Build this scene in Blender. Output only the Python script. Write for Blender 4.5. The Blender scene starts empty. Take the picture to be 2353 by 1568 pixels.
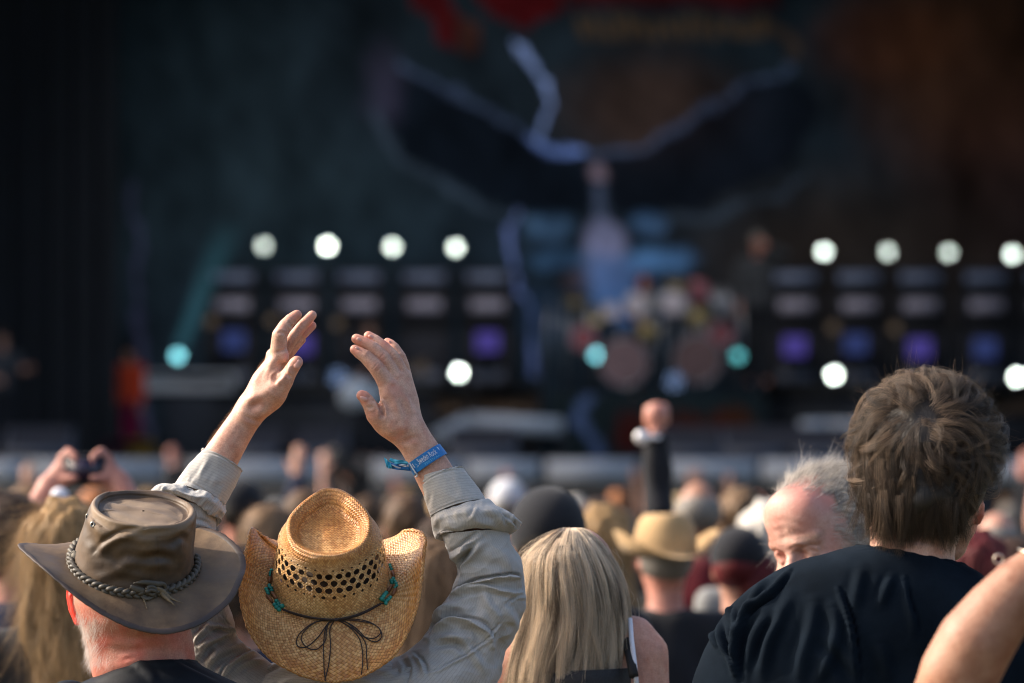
import bpy, math, random, time
import numpy as np
from mathutils import Vector, Matrix
T0=time.time()
# ---------------------------------------------------------------- camera, sky, sun, exposure
SC=bpy.context.scene
COL=SC.collection
CAMZ=1.75
cam_d=bpy.data.cameras.new("camera"); cam=bpy.data.objects.new("camera",cam_d); COL.objects.link(cam)
cam.location=(0,0,CAMZ); cam.rotation_euler=(math.radians(90),0,0)
cam_d.sensor_width=36; cam_d.lens=150; cam_d.shift_y=326/2352
cam_d.clip_start=0.5; cam_d.clip_end=2000
cam_d.dof.use_dof=True; cam_d.dof.focus_distance=7.22; cam_d.dof.aperture_fstop=3.6
SC.camera=cam
world=bpy.data.worlds.new("World"); SC.world=world; world.use_nodes=True
SUN_DIR=Vector((-0.82,0.14,0.56)).normalized()
wn=world.node_tree; wn.nodes.clear()
sky=wn.nodes.new("ShaderNodeTexSky"); sky.sky_type='NISHITA'; sky.sun_disc=False
sky.sun_elevation=math.asin(SUN_DIR.z); sky.sun_rotation=math.atan2(SUN_DIR.x,SUN_DIR.y)
sky.air_density=1.0; sky.dust_density=5.0; sky.ozone_density=1.0
bg=wn.nodes.new("ShaderNodeBackground"); bg.inputs[1].default_value=0.15
wo=wn.nodes.new("ShaderNodeOutputWorld")
wn.links.new(sky.outputs[0],bg.inputs[0]); wn.links.new(bg.outputs[0],wo.inputs[0])
sun_d=bpy.data.lights.new("sun",'SUN'); sun_d.energy=3.2; sun_d.angle=math.radians(1.5); sun_d.color=(1.0,0.90,0.78)
sun=bpy.data.objects.new("sun",sun_d); COL.objects.link(sun)
sun.rotation_euler=SUN_DIR.to_track_quat('Z','Y').to_euler(); sun.location=(-20,10,30)
SC.view_settings.view_transform='Standard'; SC.view_settings.look='None'; SC.view_settings.exposure=0.95; SC.view_settings.gamma=1
SC.render.engine='CYCLES'
SC.cycles.use_denoising=True
SC.cycles.use_adaptive_sampling=False; SC.cycles.filter_width=1.05; SC.cycles.denoising_prefilter='ACCURATE'
SC.cycles.max_bounces=6; SC.cycles.diffuse_bounces=3; SC.cycles.glossy_bounces=2; SC.cycles.transparent_max_bounces=6; SC.cycles.transmission_bounces=2
SC.cycles.caustics_reflective=False; SC.cycles.caustics_refractive=False

# ---------------------------------------------------------------- picture-space helpers (only used to turn traced points into metres)
K=0.24                      # frame width per metre of distance (36 mm / 150 mm)
def PX(x,y,Y): return np.array([(x-1176)/2352*K*Y, Y, CAMZ+(1110-y)/2352*K*Y])
def mpp(Y): return K*Y/2352
def crop(x0,y0,s): return lambda u,v: ((x0+u/s)*.93817,(y0+v/s)*.93817)
C1=crop(560,1150,3.009); C2=crop(0,1150,3.0097); C3=crop(480,720,3.2661); C4=crop(900,1080,2.654)
C5=crop(1950,860,2.903); C6=crop(1680,1100,2.746); C7=crop(1200,950,2.1743)
H1=crop(560,740,5.2267); H2=crop(840,790,5.2267); H3=crop(920,1070,11.765); H4=crop(1840,1120,5.2267); H5=crop(340,1080,6.533); H6=crop(440,1450,7.097)
def proj(V):
    Y=V[:,1]; return np.stack([1176+V[:,0]/(K*Y)*2352, 1110-(V[:,2]-CAMZ)/(K*Y)*2352],1)
def sstep(x,a,b):
    t=np.clip((x-a)/(b-a),0,1); return t*t*(3-2*t)
def noise(P,freq,seed,n=10):
    r=np.random.RandomState(seed); o=np.zeros(len(P))
    for i in range(n):
        d=r.normal(size=3); d/=np.linalg.norm(d); f=freq*r.uniform(.6,1.5)
        o+=np.sin(P@(d*f*2*math.pi)+r.uniform(0,6.28))
    return o/math.sqrt(n)
def unit(v):
    v=np.asarray(v,float); return v/max(np.linalg.norm(v),1e-9)
def crom(pts,n,closed=False):
    """Catmull-Rom resample of rows of numbers, chord parametrised on all columns"""
    p=np.asarray(pts,float)
    if closed: p=np.vstack([p[-1],p,p[0],p[1]])
    else: p=np.vstack([2*p[0]-p[1],p,2*p[-1]-p[-2]])
    m=len(p)-3; t=np.linspace(0,m,n,endpoint=not closed); i=np.minimum(t.astype(int),m-1); f=(t-i)[:,None]
    a,b,c,d=p[i],p[i+1],p[i+2],p[i+3]
    return .5*((2*b)+(c-a)*f+(2*a-5*b+4*c-d)*f*f+(3*b-a-3*c+d)*f**3)

# ---------------------------------------------------------------- mesh helpers
def new_mesh(name,V,F,uv=None,smooth=True,matidx=None,col=None):
    """V (n,3); F (m,4) or (m,3) or list; uv per vertex (n,2); col per vertex (n,3)"""
    me=bpy.data.meshes.new(name)
    V=np.ascontiguousarray(V,dtype=np.float32)
    if isinstance(F,list):
        sizes=np.array([len(f) for f in F]); flat=np.array([i for f in F for i in f],dtype=np.int32)
    else:
        F=np.asarray(F); sizes=np.full(len(F),F.shape[1]); flat=F.reshape(-1).astype(np.int32)
    me.vertices.add(len(V)); me.vertices.foreach_set('co',V.reshape(-1))
    me.loops.add(len(flat)); me.loops.foreach_set('vertex_index',flat)
    me.polygons.add(len(sizes)); me.polygons.foreach_set('loop_start',np.concatenate([[0],np.cumsum(sizes)[:-1]]).astype(np.int32))
    me.update(calc_edges=True)
    if smooth: me.polygons.foreach_set('use_smooth',np.ones(len(sizes),bool))
    if uv is not None:
        l=me.uv_layers.new(name='UVMap'); l.data.foreach_set('uv',np.asarray(uv,dtype=np.float32)[flat].reshape(-1))
    if matidx is not None: me.polygons.foreach_set('material_index',np.asarray(matidx,dtype=np.int32))
    if col is not None:
        a=me.color_attributes.new('Col','FLOAT_COLOR','POINT'); c=np.ones((len(V),4),np.float32); c[:,:3]=col; a.data.foreach_set('color',c.reshape(-1))
    me.validate(); me.update()
    return me
def obj(name,me,mats=None,parent=None):
    o=bpy.data.objects.new(name,me); COL.objects.link(o)
    if mats is not None:
        for m in (mats if isinstance(mats,(list,tuple)) else [mats]): me.materials.append(m)
    if parent is not None: o.parent=parent
    return o
def tag(o,label,cat,group=None,kind=None):
    if label: o['label']=label
    if cat: o['category']=cat
    if group: o['group']=group
    if kind: o['kind']=kind
    return o
def thing(name,label,cat,loc=(0,0,0),group=None):
    o=bpy.data.objects.new(name,None); COL.objects.link(o); o.location=loc; o.empty_display_size=.2
    return tag(o,label,cat,group)
def child(name,V,F,mat,par,**kw):
    """mesh given in world coordinates, parented under par (an Empty without rotation)"""
    r=par; off=np.array(r.location)
    while r.parent is not None:
        r=r.parent; off=off+np.array(r.location)
    o=obj(name,new_mesh(name,np.asarray(V)-off,F,**kw),mat,par); return o
def join(parts):
    """parts: list of (V,F) or (V,F,uv[,mi]); returns V,F(list),uv,mi"""
    Vs=[];Fs=[];Us=[];Ms=[];n=0
    for p in parts:
        V=np.asarray(p[0]); F=p[1]; uv=p[2] if len(p)>2 and p[2] is not None else np.zeros((len(V),2)); mi=p[3] if len(p)>3 else 0
        Vs.append(V); Us.append(uv)
        if isinstance(F,list): Fs+= [[i+n for i in f] for f in F]
        else: Fs+= (np.asarray(F)+n).tolist()
        Ms+=[mi]*len(F); n+=len(V)
    return np.vstack(Vs),Fs,np.vstack(Us),Ms
def vnormals(V,F):
    F=np.asarray(F) if not isinstance(F,list) else np.array([f if len(f)==4 else f+[f[-1]] for f in F])
    a,b,c=V[F[:,0]],V[F[:,1]],V[F[:,2]]
    n=np.cross(b-a,c-a)
    if F.shape[1]==4: n=n+np.cross(c-a,V[F[:,3]]-a)
    N=np.zeros_like(V)
    for j in range(F.shape[1]):
        for k in range(3): N[:,k]+=np.bincount(F[:,j],n[:,k],len(V))
    return N/np.maximum(np.linalg.norm(N,axis=1,keepdims=True),1e-12)
def grid_faces(nr,nc,closed=True):
    r=np.arange(nr-1)[:,None]; c=np.arange(nc if closed else nc-1)[None,:]; c2=(c+1)%nc
    return np.stack([r*nc+c,r*nc+c2,(r+1)*nc+c2,(r+1)*nc+c],-1).reshape(-1,4)
def loft(rows,Y,nr=60,nc=64,ratio=1.0,sup=1.0,cap=False):
    """rows: (Lx,Ly,Rx,Ry,[Ycentre offset m],[depth radius m or 0],[lift px]) in photo px -> a tube of real size at distance Y"""
    rr=[]
    for r in rows:
        r=list(r)+[0]*(7-len(r)); rr.append(r)
    R=crom(rr,nr); s=mpp(Y)
    th=np.linspace(0,2*math.pi,nc,endpoint=False)
    V=np.zeros((nr,nc,3)); ue=np.zeros((nr,nc,2)); acc=0; prev=None
    for i,(lx,ly,rx,ry,yo,dr,lf) in enumerate(R):
        yc=Y+yo
        L=PX(lx,ly,Y); Rt=PX(rx,ry,Y); c=(L+Rt)/2; a=(Rt-L)/2; ra=np.linalg.norm(a)
        b=dr if dr>1e-4 else ra*ratio
        up=np.array([-a[2],0,a[0]])/max(ra,1e-9)
        cs=np.cos(th); sn=np.sin(th)
        if sup!=1.0: cs=np.sign(cs)*np.abs(cs)**sup; sn=np.sign(sn)*np.abs(sn)**sup
        q=c+np.outer(cs,a)+np.outer(-sn*b,[0,1,0])+np.outer(sn*lf*s,up)+np.array([0,yo,0])
        V[i]=q
        if prev is not None: acc+=np.linalg.norm(c-prev)
        prev=c
        ue[i,:,0]=th/(2*math.pi); ue[i,:,1]=acc
    circ=2*math.pi*np.mean([np.linalg.norm(PX(r[0],r[1],Y)-PX(r[2],r[3],Y))/2 for r in R])
    ue[:,:,0]*=circ
    F=grid_faces(nr,nc)
    return V.reshape(-1,3),F,ue.reshape(-1,2)
def segdist(Q,pts):
    """Q (n,2); polyline pts -> unsigned d, signed side, param 0..1"""
    pts=np.asarray(pts,float); best=np.full(len(Q),1e9); side=np.zeros(len(Q)); par=np.zeros(len(Q))
    L=np.concatenate([[0],np.cumsum(np.linalg.norm(np.diff(pts,axis=0),axis=1))]); 
    for i in range(len(pts)-1):
        a,b=pts[i],pts[i+1]; ab=b-a; l2=max(ab@ab,1e-9)
        t=np.clip(((Q-a)@ab)/l2,0,1); d=Q-(a+t[:,None]*ab); dd=np.hypot(d[:,0],d[:,1])
        m=dd<best; best=np.where(m,dd,best); side=np.where(m,np.sign(ab[0]*(Q[:,1]-a[1])-ab[1]*(Q[:,0]-a[0])),side)
        par=np.where(m,(L[i]+t*(L[i+1]-L[i]))/L[-1],par)
    return best,side,par
def crease(V,F,specs,cv=None,scale=1.0):
    """shape folds and wrinkles into the side of the mesh that faces the viewer. spec: (pts,width px,depth mm,kind)"""
    V=V.copy(); N=vnormals(V,F); wt=sstep(-N[:,1],-.1,.35); Q=proj(V)
    for sp in specs:
        pts,w,dep,kind=sp
        if cv: pts=[cv(*p) for p in pts]
        if len(pts)>2: pts=crom(pts,len(pts)*4)
        lo=np.min(pts,0)-3.5*w; hi=np.max(pts,0)+3.5*w
        m=(Q[:,0]>lo[0])&(Q[:,0]<hi[0])&(Q[:,1]>lo[1])&(Q[:,1]<hi[1])&(wt>0)
        if not m.any(): continue
        d,sd,t=segdist(Q[m],pts); env=np.clip(np.sin(math.pi*np.clip(t,0.02,.98)),0,1)**.6; x=d/w
        if kind=='v': f=-np.exp(-x*x)+.45*np.exp(-((x-1.7)/.9)**2)
        elif kind=='r': f=np.exp(-x*x)-.3*np.exp(-((x-1.8)/.9)**2)
        else:
            s=x*sd*(1 if kind=='f' else -1); f=np.exp(-((s-.7)/.8)**2)-.9*np.exp(-((s+.6)/.5)**2)
        V[m]+=N[m]*(f*env*wt[m]*dep*.001*scale)[:,None]
    return V
def relax(V,F,it=1,lam=.5):
    F=np.asarray(F); n=len(V)
    e=np.vstack([F[:,[i,(i+1)%F.shape[1]]] for i in range(F.shape[1])]); a=np.concatenate([e[:,0],e[:,1]]); b=np.concatenate([e[:,1],e[:,0]])
    cnt=np.bincount(a,minlength=n)[:,None]
    for _ in range(it):
        A=np.stack([np.bincount(a,V[b,k],n) for k in range(3)],1)/np.maximum(cnt,1); V=V+(A-V)*lam
    return V
# ---------------------------------------------------------------- implicit-surface modelling
class SDF:
    def __init__(s,lo,hi,h):
        s.lo=np.array(lo,float); s.h=h; s.n=np.ceil((np.array(hi)-s.lo)/h).astype(int)+2
        s.F=np.full(s.n,.05,np.float32); s.ax=[s.lo[k]+np.arange(s.n[k])*h for k in range(3)]
    def _sub(s,lo,hi):
        i0=np.clip(np.floor((np.array(lo)-s.lo)/s.h).astype(int),0,s.n); i1=np.clip(np.ceil((np.array(hi)-s.lo)/s.h).astype(int)+1,0,s.n)
        if (i1<=i0).any(): return None,None
        sl=tuple(slice(a,b) for a,b in zip(i0,i1)); g=np.meshgrid(*[s.ax[k][sl[k]].astype(np.float32) for k in range(3)],indexing='ij')
        return sl,g
    def _comb(s,sl,d,k,op):
        A=s.F[sl]
        if op=='u':
            h=np.maximum(k-np.abs(A-d),0)/max(k,1e-6); s.F[sl]=np.minimum(A,d)-h*h*k*.25
        elif op=='s':
            d=-d; h=np.maximum(k-np.abs(A-d),0)/max(k,1e-6); s.F[sl]=np.maximum(A,d)+h*h*k*.25
    def chain(s,pts,rad,k=.006,flat=None,op='u'):
        pts=[np.asarray(p,float) for p in pts]; m=max(rad)+max(k*1.5,.012)
        lo=np.min(pts,0)-m; hi=np.max(pts,0)+m; sl,g=s._sub(lo,hi)
        if sl is None: return
        D=None
        for i in range(len(pts)-1):
            a,b=pts[i],pts[i+1]; ab=b-a; l2=max(ab@ab,1e-12)
            q=[g[j]-a[j] for j in range(3)]
            t=np.clip((q[0]*ab[0]+q[1]*ab[1]+q[2]*ab[2])/l2,0,1)
            q=[q[j]-t*ab[j] for j in range(3)]
            r=rad[i]+(rad[i+1]-rad[i])*t
            L=np.sqrt(q[0]**2+q[1]**2+q[2]**2)
            if flat is not None:
                n,f=unit(flat[0]),flat[1]; dn=(q[0]*n[0]+q[1]*n[1]+q[2]*n[2])*(1/f-1)
                L2=np.sqrt((q[0]+dn*n[0])**2+(q[1]+dn*n[1])**2+(q[2]+dn*n[2])**2); d=(L2-r)*(L/np.maximum(L2,1e-6))
            else: d=L-r
            D=d if D is None else np.minimum(D,d)
        s._comb(sl,D.astype(np.float32),k,op)
    def ell(s,c,r,R=None,k=.006,op='u'):
        c=np.asarray(c,float); r=np.asarray(r,float); m=r.max()+max(k*1.5,.012); sl,g=s._sub(c-m,c+m)
        if sl is None: return
        q=np.stack([g[j]-c[j] for j in range(3)],-1)
        if R is not None: q=q@np.asarray(R,dtype=np.float32)   # columns of R = ellipsoid axes
        k0=np.sqrt(((q/r)**2).sum(-1)); k1=np.sqrt(((q/(r*r))**2).sum(-1)); d=np.where(k1>1e-6,k0*(k0-1)/np.maximum(k1,1e-6),-r.min())
        s._comb(sl,d.astype(np.float32),k,op)
    def mesh(s,it=2):
        F=s.F; S=F<0; n=s.n
        act=np.zeros(n-1,bool); cs=[(a,b,c) for a in (0,1) for b in (0,1) for c in (0,1)]
        def sh(A,o): return A[o[0]:n[0]-1+o[0],o[1]:n[1]-1+o[1],o[2]:n[2]-1+o[2]]
        s0=sh(S,(0,0,0))
        for o in cs[1:]: act|=(sh(S,o)!=s0)
        idx=np.argwhere(act); cid=np.full(n-1,-1,np.int64); cid[act]=np.arange(len(idx))
        P=np.zeros((len(idx),3)); C=np.zeros(len(idx))
        for o in cs:
            for ax in range(3):
                if o[ax]==1: continue
                o2=list(o); o2[ax]=1
                A=F[idx[:,0]+o[0],idx[:,1]+o[1],idx[:,2]+o[2]]; B=F[idx[:,0]+o2[0],idx[:,1]+o2[1],idx[:,2]+o2[2]]
                m=(A<0)!=(B<0); t=np.where(m,A/np.where(m,A-B,1),0)
                p=np.array(o,float)[None,:].repeat(len(idx),0); p[:,ax]+=t; P+=p*m[:,None]; C+=m
        V=(idx+P/np.maximum(C,1)[:,None])*s.h+s.lo
        faces=[]
        for ax in range(3):
            b,c=[(1,2),(2,0),(0,1)][ax]
            sl0=[slice(None)]*3; sl1=[slice(None)]*3; sl0[ax]=slice(0,n[ax]-1); sl1[ax]=slice(1,n[ax])
            m=S[tuple(sl0)]!=S[tuple(sl1)]; e=np.argwhere(m); 
            ok=(e[:,b]>0)&(e[:,c]>0)&(e[:,b]<n[b]-1)&(e[:,c]<n[c]-1); e=e[ok]; ins=S[tuple(e.T)]
            def cell(db,dc):
                q=e.copy(); q[:,b]+=db; q[:,c]+=dc; return cid[tuple(q.T)]
            f=np.stack([cell(-1,-1),cell(0,-1),cell(0,0),cell(-1,0)],1)
            f[~ins]=f[~ins][:,::-1]; faces.append(f)
        Fc=np.vstack(faces); Fc=Fc[(Fc>=0).all(1)]
        if it: V=relax(V,Fc,it,.5)
        return V,Fc
# ---------------------------------------------------------------- swept tubes, discs, boxes
def tube(pts,rad,nc=8,closed=False,cap=True):
    p=np.asarray(pts,float); n=len(p); rad=np.full(n,rad) if np.isscalar(rad) else np.asarray(rad)
    t=np.gradient(p,axis=0) if not closed else (np.roll(p,-1,0)-np.roll(p,1,0)); t/=np.maximum(np.linalg.norm(t,axis=1,keepdims=True),1e-9)
    a=np.cross(t[0],[0,0,1]); a=unit(a) if np.linalg.norm(a)>.1 else unit(np.cross(t[0],[0,1,0]))
    th=np.linspace(0,2*math.pi,nc,endpoint=False); V=np.zeros((n,nc,3))
    for i in range(n):
        a=unit(a-t[i]*(a@t[i])); b=np.cross(t[i],a); V[i]=p[i]+rad[i]*(np.outer(np.cos(th),a)+np.outer(np.sin(th),b))
    F=grid_faces(n,nc).tolist()
    if closed: F+= [[(n-1)*nc+j,(n-1)*nc+(j+1)%nc,(j+1)%nc,j] for j in range(nc)]
    elif cap: F+=[list(range(nc))[::-1],[(n-1)*nc+j for j in range(nc)]]
    return V.reshape(-1,3),F
def box(lo,hi,bev=0.0):
    lo=np.array(lo,float); hi=np.array(hi,float)
    if bev<=0:
        V=np.array([[x,y,z] for x in (lo[0],hi[0]) for y in (lo[1],hi[1]) for z in (lo[2],hi[2])])
        return V,[[0,1,3,2],[4,6,7,5],[0,4,5,1],[2,3,7,6],[0,2,6,4],[1,5,7,3]]
    b=bev; V=[];ix={}
    for sx in (0,1):
        for sy in (0,1):
            for sz in (0,1):
                c=np.array([hi[0] if sx else lo[0],hi[1] if sy else lo[1],hi[2] if sz else lo[2]]); d=np.array([-b if sx else b,-b if sy else b,-b if sz else b])
                for k in range(3):
                    v=c+d; v[k]=c[k]; ix[(sx,sy,sz,k)]=len(V); V.append(v)
    F=[]
    for k in range(3):
        o=[j for j in range(3) if j!=k]
        for s_ in (0,1):
            q=[]
            for a_,b_ in ((0,0),(1,0),(1,1),(0,1)):
                c=[0,0,0]; c[k]=s_; c[o[0]]=a_; c[o[1]]=b_; q.append(ix[(*c,k)])
            F.append(q if (s_==1)==(k!=1) else q[::-1])
    for k in range(3):   # edges along axis k
        o=[j for j in range(3) if j!=k]
        for a_ in (0,1):
            for b_ in (0,1):
                c0=[0,0,0]; c0[o[0]]=a_; c0[o[1]]=b_; c1=list(c0); c1[k]=1
                q=[ix[(*c0,o[0])],ix[(*c1,o[0])],ix[(*c1,o[1])],ix[(*c0,o[1])]]
                F.append(q if (a_==b_)!=(k==1) else q[::-1])
    for sx in (0,1):
        for sy in (0,1):
            for sz in (0,1):
                q=[ix[(sx,sy,sz,k)] for k in range(3)]; F.append(q if (sx+sy+sz)%2==1 else q[::-1])
    return np.array(V),F
def lathe(prof,c=(0,0,0),nc=32,axis='z'):
    th=np.linspace(0,2*math.pi,nc,endpoint=False); V=[]
    for r,z in prof:
        for t in th: V.append((r*math.cos(t),r*math.sin(t),z))
    V=np.array(V); F=grid_faces(len(prof),nc).tolist()+[list(range(nc))[::-1],[(len(prof)-1)*nc+j for j in range(nc)]]
    if axis=='y': V=V[:,[0,2,1]]*[1,-1,1]; 
    if axis=='x': V=V[:,[2,1,0]]
    return V+np.array(c),F
def sphere(c,r,n=12,R=None):
    th=np.linspace(0,math.pi,n); prof=[(max(math.sin(t),1e-3),-math.cos(t)) for t in th]
    V,F=lathe(prof,nc=n+4); V=V*np.asarray(r)
    if R is not None: V=V@np.asarray(R).T
    return V+np.array(c),F
# ---------------------------------------------------------------- materials
def lin(r,g,b):
    f=lambda c:(c/255/12.92) if c<=10 else ((c/255+.055)/1.055)**2.4
    return (f(r),f(g),f(b),1)
class NT:
    def __init__(s,name):
        s.m=bpy.data.materials.new(name); s.m.use_nodes=True; s.t=s.m.node_tree; s.t.nodes.clear()
        s.out=s.n('ShaderNodeOutputMaterial'); s.b=s.n('ShaderNodeBsdfPrincipled'); s.l(s.b,0,s.out,0)
    def n(s,ty,**kw):
        x=s.t.nodes.new(ty)
        for k,v in kw.items(): setattr(x,k,v)
        return x
    def l(s,a,i,b,j): s.t.links.new(a.outputs[i],b.inputs[j])
    def set(s,**kw):
        for k,v in kw.items(): s.b.inputs[k.replace('_',' ')].default_value=v
        return s
    def coord(s,kind='Object'):
        c=s.n('ShaderNodeTexCoord'); return c,kind
    def noise(s,scale,detail=4,rough=.6,kind='Object',stretch=None):
        c=s.n('ShaderNodeTexCoord'); t=s.n('ShaderNodeTexNoise'); t.inputs['Scale'].default_value=scale; t.inputs['Detail'].default_value=detail; t.inputs['Roughness'].default_value=rough
        if stretch:
            m=s.n('ShaderNodeMapping'); m.inputs['Scale'].default_value=stretch; s.l(c,kind,m,0); s.l(m,0,t,0)
        else: s.l(c,kind,t,0)
        return t
    def ramp(s,src,i,stops):
        r=s.n('ShaderNodeValToRGB'); s.l(src,i,r,0); e=r.color_ramp.elements
        while len(e)<len(stops): e.new(.5)
        for k,(p,c) in enumerate(stops): e[k].position=p; e[k].color=c if len(c)==4 else (*c,1)
        return r
    def mix(s,a,ai,b,bi,fac,blend='MIX'):
        m=s.n('ShaderNodeMix',data_type='RGBA',blend_type=blend)
        if isinstance(fac,tuple): s.l(fac[0],fac[1],m,0)
        else: m.inputs[0].default_value=fac
        if isinstance(a,tuple): m.inputs[6].default_value=a
        else: s.l(a,ai,m,6)
        if isinstance(b,tuple): m.inputs[7].default_value=b
        else: s.l(b,bi,m,7)
        return m
    def math(s,op,a,b=None,clamp=False):
        m=s.n('ShaderNodeMath',operation=op,use_clamp=clamp)
        for k,x in enumerate((a,b)):
            if x is None: continue
            if isinstance(x,(int,float)): m.inputs[k].default_value=x
            else: s.l(x[0],x[1],m,k)
        return m
    def bump(s,src,i,dist,strength=1.0,normal=None):
        b=s.n('ShaderNodeBump'); b.inputs['Distance'].default_value=dist; b.inputs['Strength'].default_value=strength; s.l(src,i,b,'Height')
        if normal is not None: s.l(normal,0,b,'Normal')
        s.l(b,0,s.b,'Normal'); return b
def plain(name,col,rough=.7,var=.25,scale=20,metal=0,sheen=0):
    t=NT(name); nz=t.noise(scale); c1=tuple(x*(1-var) for x in col[:3])+(1,); c2=tuple(min(x*(1+var),1) for x in col[:3])+(1,)
    r=t.ramp(nz,0,[(.3,c1),(.7,c2)]); t.l(r,0,t.b,'Base Color'); t.set(Roughness=rough,Metallic=metal)
    if sheen: t.b.inputs['Sheen Weight'].default_value=sheen
    return t.m
def skin(name,a,b,sss=.12,scale=28,bumpd=.0006,rough=.5,red=None):
    t=NT(name); n1=t.noise(scale,5,.6); r=t.ramp(n1,0,[(.32,a),(.68,b)])
    nb=t.noise(75,5,.75); rb=t.ramp(nb,0,[(.34,(.80,.66,.62,1)),(.52,(1,1,1,1)),(.7,(1.10,1.12,1.12,1))]); r=t.mix(r,0,rb,0,.75,'MULTIPLY')
    n3=t.noise(420,2,.5); r3=t.ramp(n3,0,[(.35,(.86,.84,.84,1)),(.65,(1.06,1.05,1.05,1))]); mx=t.mix(r,2,r3,0,1.0,'MULTIPLY')
    src=mx; so=2
    if red is not None:
        at=t.n('ShaderNodeAttribute',attribute_name='Col'); sp=t.n('ShaderNodeSeparateColor'); t.l(at,'Color',sp,0)
        mx2=t.mix(mx,2,red,0,(sp,0)); src=mx2
    t.l(src,so,t.b,'Base Color'); t.set(Roughness=rough); t.b.inputs['Specular IOR Level'].default_value=.4
    t.b.inputs['Subsurface Weight'].default_value=sss; t.b.inputs['Subsurface Radius'].default_value=(1.0,.35,.2); t.b.inputs['Subsurface Scale'].default_value=.012
    v=t.n('ShaderNodeTexVoronoi'); v.inputs['Scale'].default_value=650; c=t.n('ShaderNodeTexCoord'); t.l(c,'Object',v,0)
    b1=t.bump(v,0,bumpd*.5,.5); n2=t.noise(140,4,.7); t.bump(n2,0,bumpd*1.6,.6,b1); return t.m
def hairmat(name,a,b,rough=.35):
    t=NT(name); at=t.n('ShaderNodeAttribute',attribute_name='tint'); hi=t.n('ShaderNodeHairInfo'); r=t.ramp(at,2,[(0,a),(1,b)])
    rr=t.math('MULTIPLY',(hi,'Random'),.35); r2=t.math('ADD',(rr,0),.8); mx=t.mix(r,0,(1,1,1,1),0,1.0,'MULTIPLY'); cb=t.n('ShaderNodeCombineColor')
    for k in range(3): t.l(r2,0,cb,k)
    t.t.links.new(cb.outputs[0],mx.inputs[7])
    t.l(mx,2,t.b,'Base Color'); t.set(Roughness=rough+.12); t.b.inputs['Specular IOR Level'].default_value=.35; t.b.inputs['Sheen Weight'].default_value=0.0; return t.m
def capmat(name,a,b,sc=(60,60,4)):
    t=NT(name); n=t.noise(1.0,4,.7,'Object',sc); r=t.ramp(n,0,[(.3,a),(.7,b)]); t.l(r,0,t.b,'Base Color'); t.set(Roughness=.6); t.bump(n,0,.004,.7); return t.m
def cloth(name,col,rough=.9,bumpd=.0008,scale=900,var=.12,sheen=.2,spec=.15):
    t=NT(name); n=t.noise(9,4); r=t.ramp(n,0,[(.3,tuple(x*(1-var) for x in col[:3])+(1,)),(.7,tuple(x*(1+var) for x in col[:3])+(1,))])
    n2=t.noise(scale,2); mx=t.mix(r,0,t.ramp(n2,0,[(.3,(.8,.8,.8,1)),(.7,(1.15,1.15,1.15,1))]),0,1.0,'MULTIPLY')
    t.l(mx,2,t.b,'Base Color'); t.set(Roughness=rough); t.b.inputs['Sheen Weight'].default_value=sheen; t.b.inputs['Specular IOR Level'].default_value=spec
    t.bump(n2,0,bumpd,.4); return t.m
def emit(name,col,st):
    t=NT(name); e=t.n('ShaderNodeEmission'); e.inputs[0].default_value=col; e.inputs[1].default_value=st; t.l(e,0,t.out,0); return t.m
# ---------------------------------------------------------------- hair strands
def strands(name,P,mat,par,r0=.00006,r1=.00002,tint=None):
    """P (N,S,3) world coords"""
    N,S=P.shape[:2]; r=par; off=np.array(r.location)
    while r.parent is not None: r=r.parent; off=off+np.array(r.location)
    hc=bpy.data.hair_curves.new(name); hc.add_curves([S]*N)
    hc.points.foreach_set('position',np.ascontiguousarray((P-off).reshape(-1),dtype=np.float32))
    rad=np.tile(np.linspace(r0,r1,S),N).astype(np.float32); hc.points.foreach_set('radius',rad)
    a=hc.attributes.new('tint','FLOAT','CURVE'); a.data.foreach_set('value',np.asarray(tint if tint is not None else np.random.rand(N),dtype=np.float32))
    hc.materials.append(mat); o=bpy.data.objects.new(name,hc); COL.objects.link(o)
    if isinstance(par,bpy.types.Object): o.parent=par
    return o
# ================================================================ HATS
class HatFrame:
    def __init__(s,px,py,Y0,theta,roll=0):
        s.cx,s.cy,s.Y0=px,py,Y0; s.th=math.radians(theta); s.ro=math.radians(roll); s.s=mpp(Y0); s.z0=CAMZ+(1110-py)*s.s; s.x0=(px-1176)*s.s
    def w(s,H):
        H=np.asarray(H,float); u=H[...,0]; v=H[...,1]*math.sin(s.th)+H[...,2]*math.cos(s.th); dy=H[...,1]*math.cos(s.th)-H[...,2]*math.sin(s.th)
        U=u*math.cos(s.ro)+v*math.sin(s.ro); W=-u*math.sin(s.ro)+v*math.cos(s.ro)
        return np.stack([s.x0+U,s.Y0+dy,s.z0+W],-1)
    def img(s,px,py,Yh):
        U=(px-s.cx)*s.s; W=(s.cy-py)*s.s; u=U*math.cos(s.ro)-W*math.sin(s.ro); v=U*math.sin(s.ro)+W*math.cos(s.ro)
        return (u,Yh,(v-Yh*math.sin(s.th))/math.cos(s.th))
def loops_surface(loops,nphi,nrow,z=None):
    """loops: list of (nphi,3) control loops from outside to inside -> (nrow,nphi,3)"""
    A=np.array(loops); n=A.shape[1]; out=crom(A.reshape(len(loops),-1),nrow).reshape(nrow,n,3); return out
def ell_loop(a,b,z,n,cx=0,cy=0,ex=1.0,zc=0,zs=0):
    th=np.linspace(0,2*math.pi,n,endpoint=False); c,s_=np.cos(th),np.sin(th)
    c2=np.sign(c)*abs(c)**ex; s2=np.sign(s_)*abs(s_)**ex
    return np.stack([cx+a*c2,cy+b*s2,z+zc*c*c+zs*s_],1)
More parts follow.
